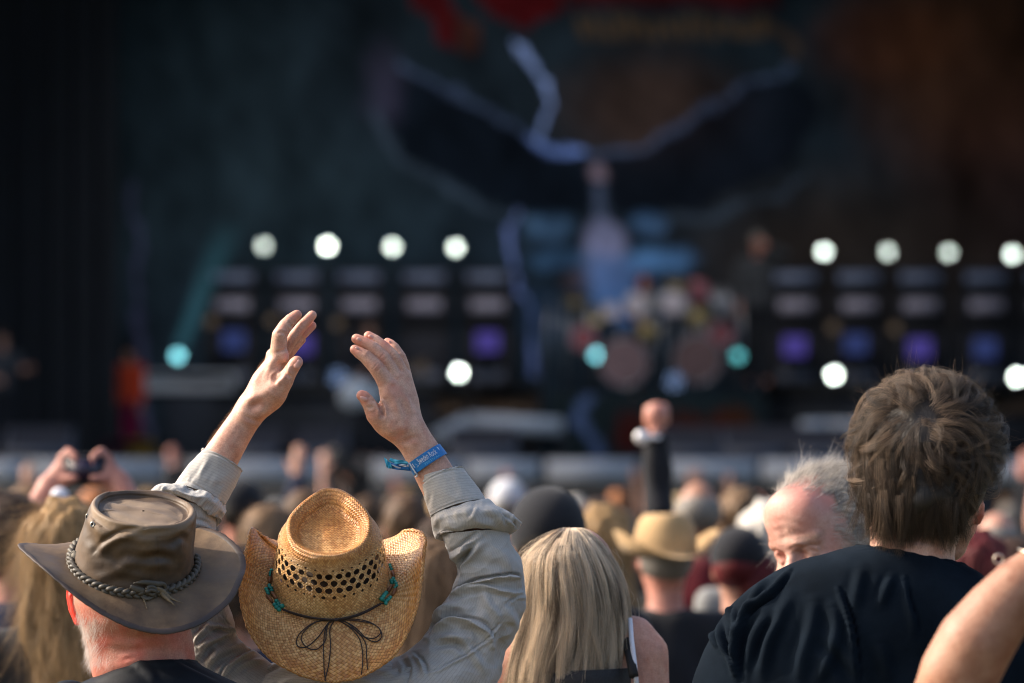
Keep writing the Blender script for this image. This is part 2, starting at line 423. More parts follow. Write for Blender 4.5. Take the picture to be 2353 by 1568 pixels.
def surf_mesh(G,uscale):
    nr,n,_=G.shape; d=np.linalg.norm(np.diff(G,axis=0),axis=2).mean(1); arc=np.concatenate([[0],np.cumsum(d)])
    V=np.concatenate([G,G[:,:1]],1).reshape(-1,3); uv=np.zeros((nr,n+1,2)); uv[:,:,0]=np.arange(n+1)/n*uscale; uv[:,:,1]=arc[:,None]
    return V,grid_faces(nr,n+1,closed=False),uv.reshape(-1,2)
def drape(pts,V,off,cv=None,n=80,closed=False):
    """lay a traced line on the viewer side of a surface"""
    p=np.array([cv(*q) if cv else q for q in pts],float); p=crom(p,n,closed) if len(p)>2 else p
    Q=proj(V); out=[]
    for q in p:
        d=np.hypot(Q[:,0]-q[0],Q[:,1]-q[1]); k=np.argsort(d)[:14]; near=k[np.argmin(V[k,1])] if d[k[-1]]<14 else k[0]
        kk=k[:6]; y=V[near,1]
        out.append(PX(q[0],q[1],y-off))
    out=np.array(out)
    if len(out)>8:
        y=out[:,1].copy(); ker=np.ones(7)/7; ys=np.convolve(np.pad(y,3,mode='edge'),ker,'valid'); out[:,0]*=ys/y; out[:,2]=CAMZ+(out[:,2]-CAMZ)*ys/y; out[:,1]=ys
    return out

# --- materials of the straw hat
def straw_mat(name,holes):
    t=NT(name); at=t.n('ShaderNodeAttribute',attribute_name='Col'); sp=t.n('ShaderNodeSeparateColor'); t.l(at,'Color',sp,0)
    uv=t.n('ShaderNodeTexCoord'); s=t.n('ShaderNodeSeparateXYZ'); t.l(uv,'UV',s,0); w=.0058
    nz=t.noise(60,3); wob=t.math('MULTIPLY',(nz,0),.0022)
    a=t.math('MULTIPLY',(t.math('ADD',(t.math('ADD',(s,0),(s,1)),0),(wob,0)),0),1/w); b=t.math('MULTIPLY',(t.math('ADD',(t.math('SUBTRACT',(s,0),(s,1)),0),(wob,0)),0),1/w)
    fa=t.math('FLOOR',(a,0)); fb=t.math('FLOOR',(b,0)); par=t.math('MODULO',(t.math('ABSOLUTE',(t.math('ADD',(fa,0),(fb,0)),0)),0),2.0)
    sa=t.math('ABSOLUTE',(t.math('SINE',(t.math('MULTIPLY',(a,0),math.pi),0)),0)); sb=t.math('ABSOLUTE',(t.math('SINE',(t.math('MULTIPLY',(b,0),math.pi),0)),0))
    mh=t.n('ShaderNodeMix',data_type='FLOAT'); t.l(par,0,mh,0); t.l(sa,0,mh,2); t.l(sb,0,mh,3)
    h=t.math('POWER',(mh,0),.45)
    mf=t.n('ShaderNodeMix',data_type='FLOAT'); t.l(par,0,mf,0); t.l(fa,0,mf,2); t.l(fb,0,mf,3)
    wn_=t.n('ShaderNodeTexWhiteNoise',noise_dimensions='2D'); cb=t.n('ShaderNodeCombineXYZ'); t.l(fa,0,cb,0); t.l(fb,0,cb,1); t.l(cb,0,wn_,0)
    pale=t.ramp(wn_,0,[(0,(.50,.26,.095)),(.5,(.70,.41,.165)),(1,(.86,.58,.28))])
    dark=t.ramp(wn_,0,[(0,(.46,.165,.03)),(.5,(.60,.245,.05)),(1,(.72,.34,.09))])
    n2=t.noise(35,4,.7); sf=t.math('MULTIPLY',(sp,0),(t.math('ADD',(n2,0),.5),0),True); mx=t.mix(pale,0,dark,0,(sf,0))
    gap=t.ramp(h,0,[(.30,(.16,.085,.04,1)),(.70,(1,1,1,1))]); mx2=t.mix(mx,2,gap,0,.9,'MULTIPLY')
    n3=t.noise(14,3,.6); spot=t.ramp(n3,0,[(.35,(.86,.84,.8,1)),(.6,(1.06,1.05,1.02,1))]); mx3=t.mix(mx2,2,spot,0,1.0,'MULTIPLY')
    t.l(mx3,2,t.b,'Base Color'); t.set(Roughness=.42); t.b.inputs['Specular IOR Level'].default_value=.55
    fib=t.noise(1.0,2,.5,'UV',(900,900,1)); b1=t.bump(fib,0,.0003,.4); t.bump(h,0,.0012,1.0,b1)
    if holes:
        y=t.math('MULTIPLY',(t.math('SUBTRACT',(s,1),.053),0),1/.0128); row=t.math('FLOOR',(y,0)); x=t.math('ADD',(t.math('MULTIPLY',(s,0),1/.01768),0),(t.math('MULTIPLY',(row,0),.5),0))
        jx=t.noise(45,2); x=t.math('ADD',(x,0),(t.math('MULTIPLY',(t.math('SUBTRACT',(jx,0),.5),0),.5),0)); fx=t.math('SUBTRACT',(t.math('FRACT',(x,0)),0),.5); fy=t.math('SUBTRACT',(t.math('FRACT',(y,0)),0),.5)
        big=t.math('COMPARE',(row,0),1.0); t.t.nodes[-1].inputs[2].default_value=1.1
        inr=t.math('MULTIPLY',(t.math('GREATER_THAN',(row,0),-1.5),0),(t.math('LESS_THAN',(row,0),3.5),0))
        # outer rows are small notches, the three middle rows are full openings
        d=t.math('ADD',(t.math('POWER',(t.math('ABSOLUTE',(t.math('MULTIPLY',(fx,0),3.3),0)),0),1.8),0),(t.math('POWER',(t.math('ABSOLUTE',(t.math('MULTIPLY',(fy,0),2.75),0)),0),1.8),0))
        jit=t.noise(70,2); lim=t.math('ADD',(t.math('MULTIPLY',(t.math('SUBTRACT',(jit,0),.5),0),1.2),0),(t.math('ADD',(t.math('MULTIPLY',(big,0),.95),0),.3),0))
        hole=t.math('MULTIPLY',(t.math('LESS_THAN',(d,0),(lim,0)),0),(inr,0)); al=t.math('SUBTRACT',1.0,(hole,0)); t.l(al,0,t.b,'Alpha')
    return t.m
M_STRAW=straw_mat('woven_straw',False); M_STRAWH=straw_mat('woven_straw_open',True)
M_TURQ=plain('turquoise_bead',(.015,.27,.22),.32,.35,120); M_WOOD=plain('bead_wood',(.19,.075,.025),.45,.4,90); M_CORD=plain('dark_cord',(.028,.018,.016),.75,.3,300)
def straw_hat(par,HF,edge_px,name='straw_hat'):
    n=288
    hat=None
    crownL=[ell_loop(.0985,.113,0.0,n),ell_loop(.0965,.110,.03,n),ell_loop(.0925,.104,.062,n),ell_loop(.0865,.097,.094,n,zs=.002),]
    th=np.linspace(0,2*math.pi,n,endpoint=False)
    tear=crom([(.0735,-.012,.127),(.068,.018,.1325),(.045,.05,.1385),(.020,.079,.1395),(0,.088,.138),(-.020,.079,.1395),(-.045,.05,.1385),(-.068,.018,.1325),(-.0735,-.012,.127),(-.068,-.044,.121),(-.051,-.07,.118),(-.026,-.085,.1165),(0,-.089,.1165),(.026,-.085,.1165),(.051,-.07,.118),(.068,-.044,.121)],n,closed=True)
    c=np.array([0,-.012,0]); 
    def sc(L,f,dz): 
        q=(L-c)*[f,f,1]+c; pl=.127+.115*(L[:,1]+.012); q[:,2]=.127+.115*(q[:,1]+.012)+(L[:,2]-pl)*min(f,1)+dz; return q
    crownL+= [sc(tear,1.06,-.016),sc(tear,1.0,-.003),sc(tear,.90,.0015),sc(tear,.77,-.006),sc(tear,.66,-.0165),sc(tear,.5,-.021),sc(tear,.3,-.0205),sc(tear,.12,-.019),sc(tear,.01,-.0185)]
    G=loops_surface(crownL,n,120)
    # small irregularities of a worn hat; raised fold along the middle of the dent
    Vc,Fc,uvc=surf_mesh(G,.60)
    inside=np.exp(-(((Vc[:,0]+.004)/.016)**2))*sstep(.075-np.hypot(Vc[:,0],Vc[:,1]+.012),0,.05)*(Vc[:,2]>.09); Vc[:,2]+=inside*.005*sstep(Vc[:,1],-.05,.04)
    Nn=vnormals(Vc,Fc); Vc=Vc+Nn*(noise(Vc,14,3)*.0011*sstep(np.hypot(Vc[:,0],Vc[:,1]+.012),.008,.03))[:,None]; Vc[-(n+1):]=Vc[-2*(n+1):-(n+1)].mean(0)
    stain=np.clip(sstep(Vc[:,2],.085,.118)*.95+.35*sstep(noise(Vc,12,5),.2,1.4),0,1)
    top_=np.arange(len(Vc))>=76*(n+1); uvc=np.where(top_[:,None],Vc[:,:2]*1.05+[0,2.0],uvc)
    Wc=HF.w(Vc); o=child(name,Wc,Fc,M_STRAWH,par,uv=uvc,col=np.stack([stain]*3,1)); hat=o
    E=crom([HF.img(*(p[0](*p[1]) if callable(p[0]) else p[:2]),p[2]) if False else HF.img(p[0],p[1],p[2]) for p in edge_px],n,closed=True)
    base=ell_loop(.0985,.113,.0,n); rows=[]
    for k,t in enumerate(np.linspace(0,1,44)):
        q=base+(E-base)*t; up=E[:,2]>0
        q[:,2]=np.where(up,E[:,2]*t**1.55,E[:,2]*(t**1.15))-.003*math.sin(math.pi*min(t*4,1))*(t<.25)
        rows.append(q)
    Gb=np.array(rows); Vb,Fb,uvb=surf_mesh(Gb,.62); Vb[:,2]+=noise(Vb,11,8)*.0014*np.repeat(np.linspace(0,1,44),n+1)
    st=np.repeat(np.linspace(0,1,44),n+1); stain=np.clip(.5+.6*sstep(st,.6,1)-.3*sstep(noise(Vb,9,6),.2,1.5),0,1)
    Nb=vnormals(Vb,Fb); V2=Vb-Nb*.0022; m=len(Vb)
    VV=np.vstack([Vb,V2]); FF=np.vstack([Fb,Fb[:,::-1]+m]); WB=HF.w(VV)
    b=child('brim',WB,FF,M_STRAW,hat,uv=np.vstack([uvb,uvb]),col=np.stack([np.concatenate([stain,stain])]*3,1))
    Ee=HF.w(Gb[-1]); k=np.arange(n); 
    vb,fb=tube(Ee,.0028+.0009*np.abs(np.sin(k*math.pi/3.0)),8,closed=True); vb+= (noise(vb,90,4)*.0005)[:,None]
    child('brim_edge',vb,fb,M_STRAW,hat,col=np.full((len(vb),3),.75),uv=np.stack([vb[:,0],vb[:,2]],1))
    return hat,Wc,WB[:m],E
# ================================================================ MATERIALS OF PEOPLE
RED=(.62,.17,.12,1)
M_SKIN=skin('skin_fair',(.50,.285,.205,1),(.62,.385,.29,1),red=None)
def _skinred(name,a,b,red,sss=.12):
    t=NT(name); return None
def skin_red(name,a,b,red,sss=.12,bumpd=.0006):
    t=NT(name); t.t.nodes.clear(); bpy.data.materials.remove(t.m)
    m=skin(name,a,b,sss,bumpd=bumpd); nt=m.node_tree; B=[x for x in nt.nodes if x.type=='BSDF_PRINCIPLED'][0]; src=B.inputs['Base Color'].links[0].from_socket
    at=nt.nodes.new('ShaderNodeAttribute'); at.attribute_name='Col'; sp=nt.nodes.new('ShaderNodeSeparateColor'); nt.links.new(at.outputs['Color'],sp.inputs[0])
    mx=nt.nodes.new('ShaderNodeMix'); mx.data_type='RGBA'; nt.links.new(sp.outputs[0],mx.inputs[0]); nt.links.new(src,mx.inputs[6]); mx.inputs[7].default_value=red; nt.links.new(mx.outputs[2],B.inputs['Base Color']); return m
M_HAND=skin_red('skin_hands',(.50,.27,.19,1),(.70,.43,.32,1),(.64,.24,.17,1),.07)
M_NAIL=plain('nail',(.62,.33,.27),.28,.12,90)
def striped(name,base,dark,period=.0052):
    t=NT(name); uv=t.n('ShaderNodeTexCoord'); s=t.n('ShaderNodeSeparateXYZ'); t.l(uv,'UV',s,0); nz=t.noise(22,2); w=t.math('MULTIPLY',(nz,0),.0012)
    f=t.math('FRACT',(t.math('MULTIPLY',(t.math('ADD',(s,0),(w,0)),0),1/period),0)); ln=t.math('LESS_THAN',(t.math('ABSOLUTE',(t.math('SUBTRACT',(f,0),.5),0)),0),.085)
    n1=t.noise(7,4); c1=t.ramp(n1,0,[(.3,tuple(x*.9 for x in base)+(1,)),(.7,tuple(x*1.07 for x in base)+(1,))]); br=t.noise(600,2); ad=t.math('MULTIPLY',(ln,0),(t.ramp(br,0,[(.35,(.25,.25,.25,1)),(.6,(1,1,1,1))]),0))
    mx=t.mix(c1,0,dark,0,(t.math('MULTIPLY',(ad,0),.42),0)); fine=t.ramp(br,0,[(.3,(.86,.86,.86,1)),(.7,(1.1,1.1,1.1,1))]); m2=t.mix(mx,2,fine,0,1.0,'MULTIPLY'); t.l(m2,2,t.b,'Base Color')
    t.set(Roughness=.85); t.b.inputs['Sheen Weight'].default_value=.15; t.b.inputs['Specular IOR Level'].default_value=.25
    n5=t.noise(55,5,.6); b1=t.bump(n5,0,.0022,.6); t.bump(br,0,.0004,.4,b1); return t.m
M_SHIRT=striped('grey_pinstripe_cotton',(.44,.42,.395),(.15,.14,.14,1))
M_BLACK=cloth('black_cotton',(.0065,.0105,.0165),.95,.0006,700,.35,.0,.04)
M_BLACKL=cloth('black_leatherette',(.006,.008,.012),.6,.0006,300,.2,.0)

# ================================================================ MAN IN THE STRAW HAT, ARMS RAISED
YH=7.3; s0=mpp(YH)
man=thing('person','man in straw cowboy hat and grey pinstripe shirt clapping with both arms raised','person',(PX(800,1700,YH)[0],YH,0))
U1=.93817/5.2267*s0
def hp(cv,u,v,dy=0): return PX(*cv(u,v),YH)+np.array([0,dy,0])
def hand_left():
    S=SDF(np.minimum(hp(H1,-420,2400),hp(H1,1200,0))-[0,.075,0]-.01,np.maximum(hp(H1,-420,2400),hp(H1,1200,0))+[0,.10,0]+.01,.0013)
    P=lambda u,v,dy=0: hp(H1,u,v,dy); r=lambda *a:[x*U1 for x in a]
    vw=np.array([0,1,0])
    S.chain([P(-330,2380,.01),P(-90,1965,.0),P(80,1690,0),P(210,1490,0),P(290,1370,0)],r(262,232,208,196,200),.01,flat=(vw,.82))
    # palm: metacarpals from the wrist to the knuckles, thumb side nearest the viewer
    S.chain([P(250,1440,-.006),P(440,1040,-.012),P(640,705,-.016)],r(150,135,104),.012)
    S.chain([P(240,1400,.012),P(430,1000,.006),P(655,640,.004)],r(150,140,96),.012)
    S.chain([P(270,1400,.026),P(440,1010,.024),P(670,690,.022)],r(130,125,88),.012)
    S.chain([P(320,1400,.036),P(480,1060,.038),P(690,770,.038)],r(120,115,82),.012)
    S.ell(P(500,1160,-.004),np.array([.030,.022,.030]),k=.012)
    # thumb
    S.chain([P(440,1290,-.010),P(600,1150,-.022),P(715,1010,-.030)],r(150,150,112),.016)
    S.chain([P(600,1180,-.018),P(720,1015,-.030),P(805,885,-.036),P(868,790,-.040),P(886,772,-.041)],r(135,110,91,84,80),.005)
    # fingers
    S.chain([P(640,700,-.016),P(648,560,-.020),P(663,425,-.024),P(735,300,-.020),P(800,225,-.017),P(876,165,-.014)],r(110,104,99,88,78,66),.003)
    S.chain([P(690,640,.004),P(770,520,.0),P(822,450,-.002),P(940,300,.0),P(1005,230,.002),P(1064,163,.004)],r(90,82,76,71,67,61),.002)
    S.chain([P(700,690,.022),P(770,610,.016),P(850,500,.014),P(960,390,.016),P(1058,292,.02)],r(84,72,64,62,58),.002)
    S.chain([P(710,760,.038),P(770,650,.036),P(850,560,.034),P(930,470,.036)],r(70,56,50,46),.002)
    S.ell(P(722,700,-.024),np.array([.0075,.008,.011]),k=.008)
    S.chain([P(545,660,.004),P(575,640,0)],r(62,58),.010)
    V,F=S.mesh(2)
    cs=[([(470,770),(430,870),(400,930),(360,1000)],9,.9,'v'),([(540,700),(500,800),(470,900),(400,1060)],12,.6,'v'),([(250,1345),(330,1315),(420,1275)],10,1.5,'v'),([(180,1300),(300,1235),(420,1180),(520,1090)],14,1.2,'r'),
        ([(700,880),(650,930),(590,985),(560,1010)],7,2.2,'v'),([(600,950),(585,1000),(600,1050)],5,.8,'v'),([(735,780),(720,830),(700,890)],6,1.6,'v'),([(725,870),(745,905),(790,940)],3.5,.7,'v'),([(715,890),(740,930),(800,955)],3.5,.6,'v'),
        ([(610,400),(660,385),(700,392),(735,420)],4,.5,'v'),([(600,640),(680,620),(740,600)],4,.6,'v'),([(800,230),(790,280),(830,310)],4,.6,'v'),([(180,1440),(300,1500),(430,1530)],6,.7,'v'),([(330,1600),(420,1440),(560,1360)],14,1.3,'r'),
        ([(620,760),(660,800),(640,860)],8,.6,'v'),([(500,830),(560,760),(640,730)],10,.7,'r')]
    cs=[(p,w*.95,d,k) for p,w,d,k in cs]
    V=crease(V,F,cs,H1,2.1)
    return V,F
def hand_right():
    S=SDF(np.minimum(hp(H2,60,2500),hp(H2,1640,60))-[0,.075,0]-.01,np.maximum(hp(H2,60,2500),hp(H2,1640,60))+[0,.10,0]+.01,.0013)
    P=lambda u,v,dy=0: hp(H2,u,v,dy); r=lambda *a:[x*U1 for x in a]
    vw=np.array([0,1,0])
    S.chain([P(1420,2420,.01),P(1250,2080,.0),P(1060,1740,0),P(930,1530,0),P(850,1400,0)],r(270,258,236,226,228),.01,flat=(vw,.8))
    vwf=unit([-.25,1,0])
    S.chain([P(720,1330,-.006),P(640,1080,-.010),P(570,800,-.012)],r(170,150,112),.014)
    S.chain([P(800,1330,0),P(740,1000,-.002),P(680,720,0)],r(150,135,100),.014)
    S.chain([P(860,1330,.008),P(820,1000,.008),P(765,680,.010)],r(130,112,86),.014)
    S.chain([P(890,1330,.018),P(870,1000,.022),P(805,680,.024)],r(110,92,66),.014)
    S.ell(P(640,1230,-.004),np.array([.036,.020,.030]),k=.012)
    # thumb
    S.chain([P(760,1400,-.006),P(600,1310,-.014),P(450,1200,-.020)],r(130,140,118),.018)
    S.chain([P(560,1290,-.012),P(420,1175,-.020),P(345,1050,-.026),P(275,950,-.030),P(248,935,-.031)],r(140,124,92,78,70),.0035)
    # fingers
    S.chain([P(570,800,-.012),P(492,670,-.016),P(425,575,-.020),P(290,435,-.018),P(212,388,-.016),P(152,345,-.015)],r(114,104,99,86,77,63),.003)
    S.chain([P(680,715,0),P(595,570,-.004),P(512,448,-.008),P(380,320,-.006),P(275,255,-.004),P(172,206,-.002)],r(96,88,88,81,75,66),.002)
    S.chain([P(765,665,.010),P(700,520,.006),P(630,415,.004),P(520,300,.006),P(425,225,.009),P(322,165,.012)],r(82,75,77,71,67,62),.002)
    S.chain([P(805,650,.024),P(785,540,.020),P(738,430,.018),P(660,310,.022),P(612,265,.026),P(562,236,.030)],r(64,60,65,59,56,53),.002)
    V,F=S.mesh(2)
    kn=[]
    for (x,y,a,sz) in [(440,570,-.9,60),(515,448,-.8,58),(632,412,-.75,48),(745,430,-.5,34)]:
        dx,dy=math.cos(a),math.sin(a)
        for q in (-.62,0,.55): 
            cx,cy=x+dx*0-dy*0+q*sz*math.cos(a+math.pi/2)*.8,y+q*sz*math.sin(a+math.pi/2)*.8
            kn.append(([(cx-dx*sz*.9,cy-dy*sz*.9),(cx,cy),(cx+dx*sz*.9,cy+dy*sz*.9)],2.2,.45,'v'))
    cs=[([(430,970),(470,1050),(500,1130),(500,1200)],5,3.0,'v'),([(505,1130),(530,1190)],3,1.2,'v'),([(455,950),(440,985)],8,1.4,'v'),
        ([(720,930),(770,1070),(830,1200)],9,1.0,'v'),([(640,760),(690,860),(720,930)],10,.5,'v'),([(760,770),(800,880),(850,1020)],8,.9,'v'),([(810,700),(850,820),(890,980),(905,1080)],7,.8,'v'),([(790,860),(830,1000),(880,1150)],8,.8,'r'),([(680,900),(740,1060),(790,1180)],12,.7,'r'),
        ([(620,1380),(700,1440),(800,1460),(900,1400)],14,1.3,'v'),([(560,1300),(640,1390),(760,1400)],14,.6,'r'),([(600,700),(640,712),(700,740)],5,.8,'v'),([(325,970),(330,950),(310,935)],2.5,.5,'v'),([(385,1000),(395,990)],3,.7,'v'),
        ([(305,1060),(340,1075),(380,1050)],3,.5,'v'),([(310,1090),(350,1100),(400,1070)],3,.5,'v'),([(700,1540),(820,1520),(960,1440)],6,.5,'v'),([(440,860),(520,900),(600,830)],16,.7,'r')]+kn
    V=crease(V,F,cs,H2,2.2)
    return V,F
def handcol(V,spots,base=.0):
    Q=proj(V); c=np.full(len(V),base)
    for cv,u,v,r,w in spots:
        x,y=cv(u,v); c=np.maximum(c,w*np.exp(-((Q[:,0]-x)**2+(Q[:,1]-y)**2)/(r*.18)**2))
    return np.stack([np.clip(c+.12*noise(V,60,2),0,1)]*3,1)
VL,FL=hand_left(); VR,FR=hand_right()
cl=handcol(VL,[(H1,880,170,90,.75),(H1,1064,170,80,.7),(H1,1060,290,90,.95),(H1,960,390,60,.6),(H1,890,790,100,.75),(H1,730,700,60,.5),(H1,680,340,90,.3),(H1,350,1300,90,.35),(H1,440,860,60,.3)])
cr=handcol(VR,[(H2,150,340,80,.8),(H2,170,205,85,.7),(H2,320,165,90,.8),(H2,560,236,80,.9),(H2,250,930,100,.85),(H2,440,560,70,.45),(H2,640,850,110,.5),(H2,515,445,60,.35),(H2,700,1420,120,.4),(H2,350,1180,90,.3)])
# trunk, neck and head under the clothes (one body with the arms)
def Pm(x,y,dy=0): return PX(x,y,YH)+np.array([0,dy,0])
S=SDF(PX(330,3300,YH)-[0,.25,0],PX(1330,1080,YH)+[0,.3,0],.009)
S.ell(Pm(765,1385,.01),(.078,.1,.115)); S.chain([Pm(765,1470,.0),Pm(770,1600,-.01)],[.058,.065],.03)
S.chain([Pm(640,1660,0),Pm(940,1660,0)],[.06,.06],.04); S.ell(Pm(775,1900,0),(.16,.10,.30),k=.05); S.ell(Pm(775,2300,0),(.15,.11,.16),k=.05)
S.chain([Pm(600,1625,0),Pm(455,1405,.01),Pm(440,1240,.01),Pm(475,1110,.01)],[.035,.033,.030,.028],.02)
S.chain([Pm(960,1620,0),Pm(1120,1360,.01),Pm(1085,1240,.01),Pm(1040,1140,.01)],[.04,.036,.033,.030],.02)
for sx in (-1,1):
    S.chain([Pm(775+sx*110,2350,0),Pm(775+sx*120,2850,0),Pm(775+sx*125,3330,.02)],[.085,.058,.042],.03)
    S.chain([Pm(775+sx*125,3415,.0),Pm(775+sx*130,3425,.14)],[.035,.03],.03)
VB,FB=S.mesh(2)
V_,F_,u_,m_=join([(VL,FL),(VR,FR),(VB,FB)])
colall=np.vstack([cl,cr,np.full((len(VB),3),.1)])
o=child('body',V_,F_,M_HAND,man,col=colall)
# nails
def nail(cv,u,v,du,dv,w,l,V,par=man):
    c=drape([(u,v)],V,0.0,cv)[0]; x0,y0=cv(u,v); x1,y1=cv(u+du,v+dv); a=unit([x1-x0,0,-(y1-y0)]); n=np.array([0,-1,0]); b=np.cross(n,a)
    th=np.linspace(0,2*math.pi,20,endpoint=False); Vn=[c+n*.0012]
    for k,(f,h) in enumerate([(.5,.0010),(.85,.0006),(1,-.0006)]):
        for t in th: Vn.append(c+a*l*U1*f*np.sign(math.cos(t))*abs(math.cos(t))**.8+b*w*U1*f*math.sin(t)+n*(h-.0018*abs(math.sin(t)*f)**2))
    F=[[0,1+j,1+(j+1)%20] for j in range(20)]
    for k in range(2): F+=[[1+k*20+j,1+(k+1)*20+j,1+(k+1)*20+(j+1)%20,1+k*20+(j+1)%20] for j in range(20)]
    child('nail',np.array(Vn),F,M_NAIL,par)
nail(H1,880,790,.5,-.9,52,62,VL); nail(H2,262,968,-.9,-.45,40,52,VR); nail(H2,205,215,-.8,-.55,26,38,VR); nail(H2,360,180,-.85,-.5,28,40,VR); nail(H2,600,250,-.6,-.8,20,30,VR); nail(H2,180,330,-.8,-.6,22,30,VR)
# fine hair along the outer edge of the left forearm and hand
def edge_hair(pts,cv,n,ln,V,seed,side):
    rs=np.random.RandomState(seed); p=crom([cv(*q) for q in pts],200); P=[]
    for i in range(n):
        k=rs.randint(0,198); x,y=p[k]; d=p[k+1]-p[k]; d=d/max(np.hypot(*d),1e-6); nrm=np.array([-d[1],d[0]])*side
        a=rs.uniform(-.2,1.2); dirv=nrm*.8+d*(-.75+rs.uniform(-.3,.3)); inw=rs.uniform(0,6); L=ln*rs.uniform(.5,1.2)
        base=np.array([x,y])-nrm*inw; row=[]
        for t in np.linspace(0,1,5): q=base+dirv*L*t+d*(-1.2*t*t*L*.3); row.append(PX(q[0],q[1],YH+.004+rs.uniform(-.01,.01)*0))
        P.append(row)
    return np.array(P)
M_ARMH=hairmat('arm_hair',(.30,.17,.08,1),(.50,.32,.17,1))
e1=edge_hair([(480,720),(400,820),(330,960),(250,1090),(170,1230),(60,1360),(-60,1520),(-180,1680),(-290,1850)],H1,520,9,VL,3,-1)
e2=edge_hair([(870,800),(905,950),(930,1120),(1010,1270),(1110,1400),(1190,1520)],H2,260,7,VR,4,1)
strands('arm_hair',np.vstack([e1,e2]),M_ARMH,man,.00005,.00002)

# --- shirt: torso, sleeves, rolled cuffs
def shirt_piece(name,rows,par,nr,nc,folds,cv,ratio=.85,amp=.0016,fr=9,seed=1,mat=None,sup=1.0,uvswap=False,scale=1.0,rough=.0030):
    V,F,uv=loft(rows,YH,nr,nc,ratio,sup)
    N=vnormals(V,F); V=V+N*(noise(V,fr,seed)*amp-(np.abs(noise(V*np.array([.7,1,1.5]),13,seed+50,6))*rough+np.abs(noise(V*np.array([1,1,1.2]),34,seed+51,7))*rough*.33))[:,None]
    V=crease(V,F,folds,cv,scale)
    if uvswap: uv=uv[:,::-1]
    o=child(name,V,F,mat or M_SHIRT,par,uv=uv); md=o.modifiers.new('t','SOLIDIFY'); md.thickness=.0016; md.offset=-1
    return o,V,F
c4=lambda u,v: C4(u,v)
def rw(cv,lu,lv,ru,rv,*a): return (*cv(lu,lv),*cv(ru,rv),*a)
torso_rows=[(650,1512,880,1512,0,.055),(615,1532,960,1530,0,.075),(585,1560,1040,1550,0,.095),(560,1600,1090,1590,0,.11),(545,1680,1110,1680,0,.13),(550,1800,1100,1800,0,.14),(560,2000,1080,2000,0,.14),(560,2200,1070,2200,0,.145),(545,2420,1080,2420,0,.15)]
tf=[([(644,1529),(600,1545),(575,1568)],5,5,'f'),([(690,1560),(650,1570),(640,1600)],8,5,'r'),([(900,1568),(960,1530),(1010,1500)],8,5,'r'),([(930,1568),(990,1545),(1060,1530)],6,4,'v'),([(880,1540),(930,1535),(980,1550)],7,5,'f')]
shirt,VT,FT=shirt_piece('shirt',torso_rows,man,150,200,tf,None,seed=4,amp=.004,fr=5,uvswap=True)
rs_rows=[rw(C4,478,600,905,560),rw(C4,492,650,925,620),rw(C4,520,740,962,700),rw(C4,562,835,1003,785),rw(C4,566,900,1022,880),rw(C4,540,985,1036,975),rw(C4,490,1060,1030,1085),rw(C4,430,1140,990,1170),rw(C4,385,1215,968,1250),rw(C4,320,1300,925,1340),rw(C4,200,1390,890,1450),rw(C4,60,1470,860,1560),rw(C4,-90,1540,800,1720)]
rf=[([(520,745),(590,700),(660,650),(740,590)],9,4.5,'f'),([(560,800),(620,760),(680,690),(700,655)],7,4.5,'v'),([(577,880),(585,820),(610,765),(660,700)],6,4,'v'),([(640,780),(700,700),(790,640)],8,2.5,'r'),
 ([(515,1030),(570,975),(640,935),(720,905),(870,880),(960,872),(992,905),(1002,965)],6.5,8,'f'),([(530,1040),(600,985),(680,958),(760,950),(860,972),(1032,1012)],6,5,'r'),([(740,960),(790,1060),(840,1130),(870,1190)],9,3,'r'),
 ([(380,1262),(440,1190),(520,1150),(620,1150),(720,1175),(790,1225),(825,1320)],8,6,'f'),([(395,1240),(450,1170),(540,1120),(640,1125)],8,5,'v'),([(420,1200),(470,1120),(560,1060),(620,1040)],8,4,'r'),([(640,1330),(700,1400),(760,1500)],8,3,'r'),
 ([(380,1500),(450,1490),(540,1440),(640,1390),(740,1320),(800,1290)],4,2.4,'f'),([(760,1310),(820,1240),(870,1180)],4,2.4,'f'),([(900,1060),(960,1010),(1030,1000)],4,2,'v'),([(870,1090),(920,1130),(970,1230)],12,4,'r'),([(860,1200),(870,1330),(830,1480)],12,4,'v'),
 ([(600,1220),(680,1230),(740,1280)],9,3,'v'),([(470,1300),(580,1270),(660,1300)],10,4,'r'),([(430,1330),(560,1310),(640,1370)],8,4,'v'),([(300,1380),(360,1440),(380,1520)],6,4,'f'),([(220,1400),(260,1470),(250,1560)],7,4,'v'),([(700,1010),(700,1090),(680,1150)],12,2.5,'v'),([(880,700),(920,790),(960,850)],12,2,'r'),([(700,760),(780,800),(900,810)],14,1.5,'v')]
o_rs,VRS,FRS=shirt_piece('sleeve',rs_rows,shirt,300,240,rf,C4,seed=6,amp=.0018,fr=9,ratio=.82,scale=1.9)
ls_rows=[rw(H5,400,860,1262,1080),rw(H5,380,930,1268,1180),rw(H5,360,1050,1262,1300),rw(H5,340,1200,1240,1450),rw(H5,330,1400,1235,1640),(362,1270,492,1285),(357,1340,505,1345),(356,1405,526,1392),(366,1450,536,1424),(400,1500,546,1458),(455,1560,566,1482),(520,1620,610,1512),(600,1690,690,1550),(680,1760,770,1580)]
lf=[([(700,870),(730,980),(700,1080),(680,1180)],6,2.5,'r'),([(760,1250),(900,1270),(1100,1340),(1230,1470)],8,2.5,'f'),([(500,900),(620,870)],8,1.5,'r'),([(1150,1150),(1200,1300),(1200,1450)],8,1.5,'v')]
lf=[([H5(*q) for q in p],w,d,k) for p,w,d,k in lf]
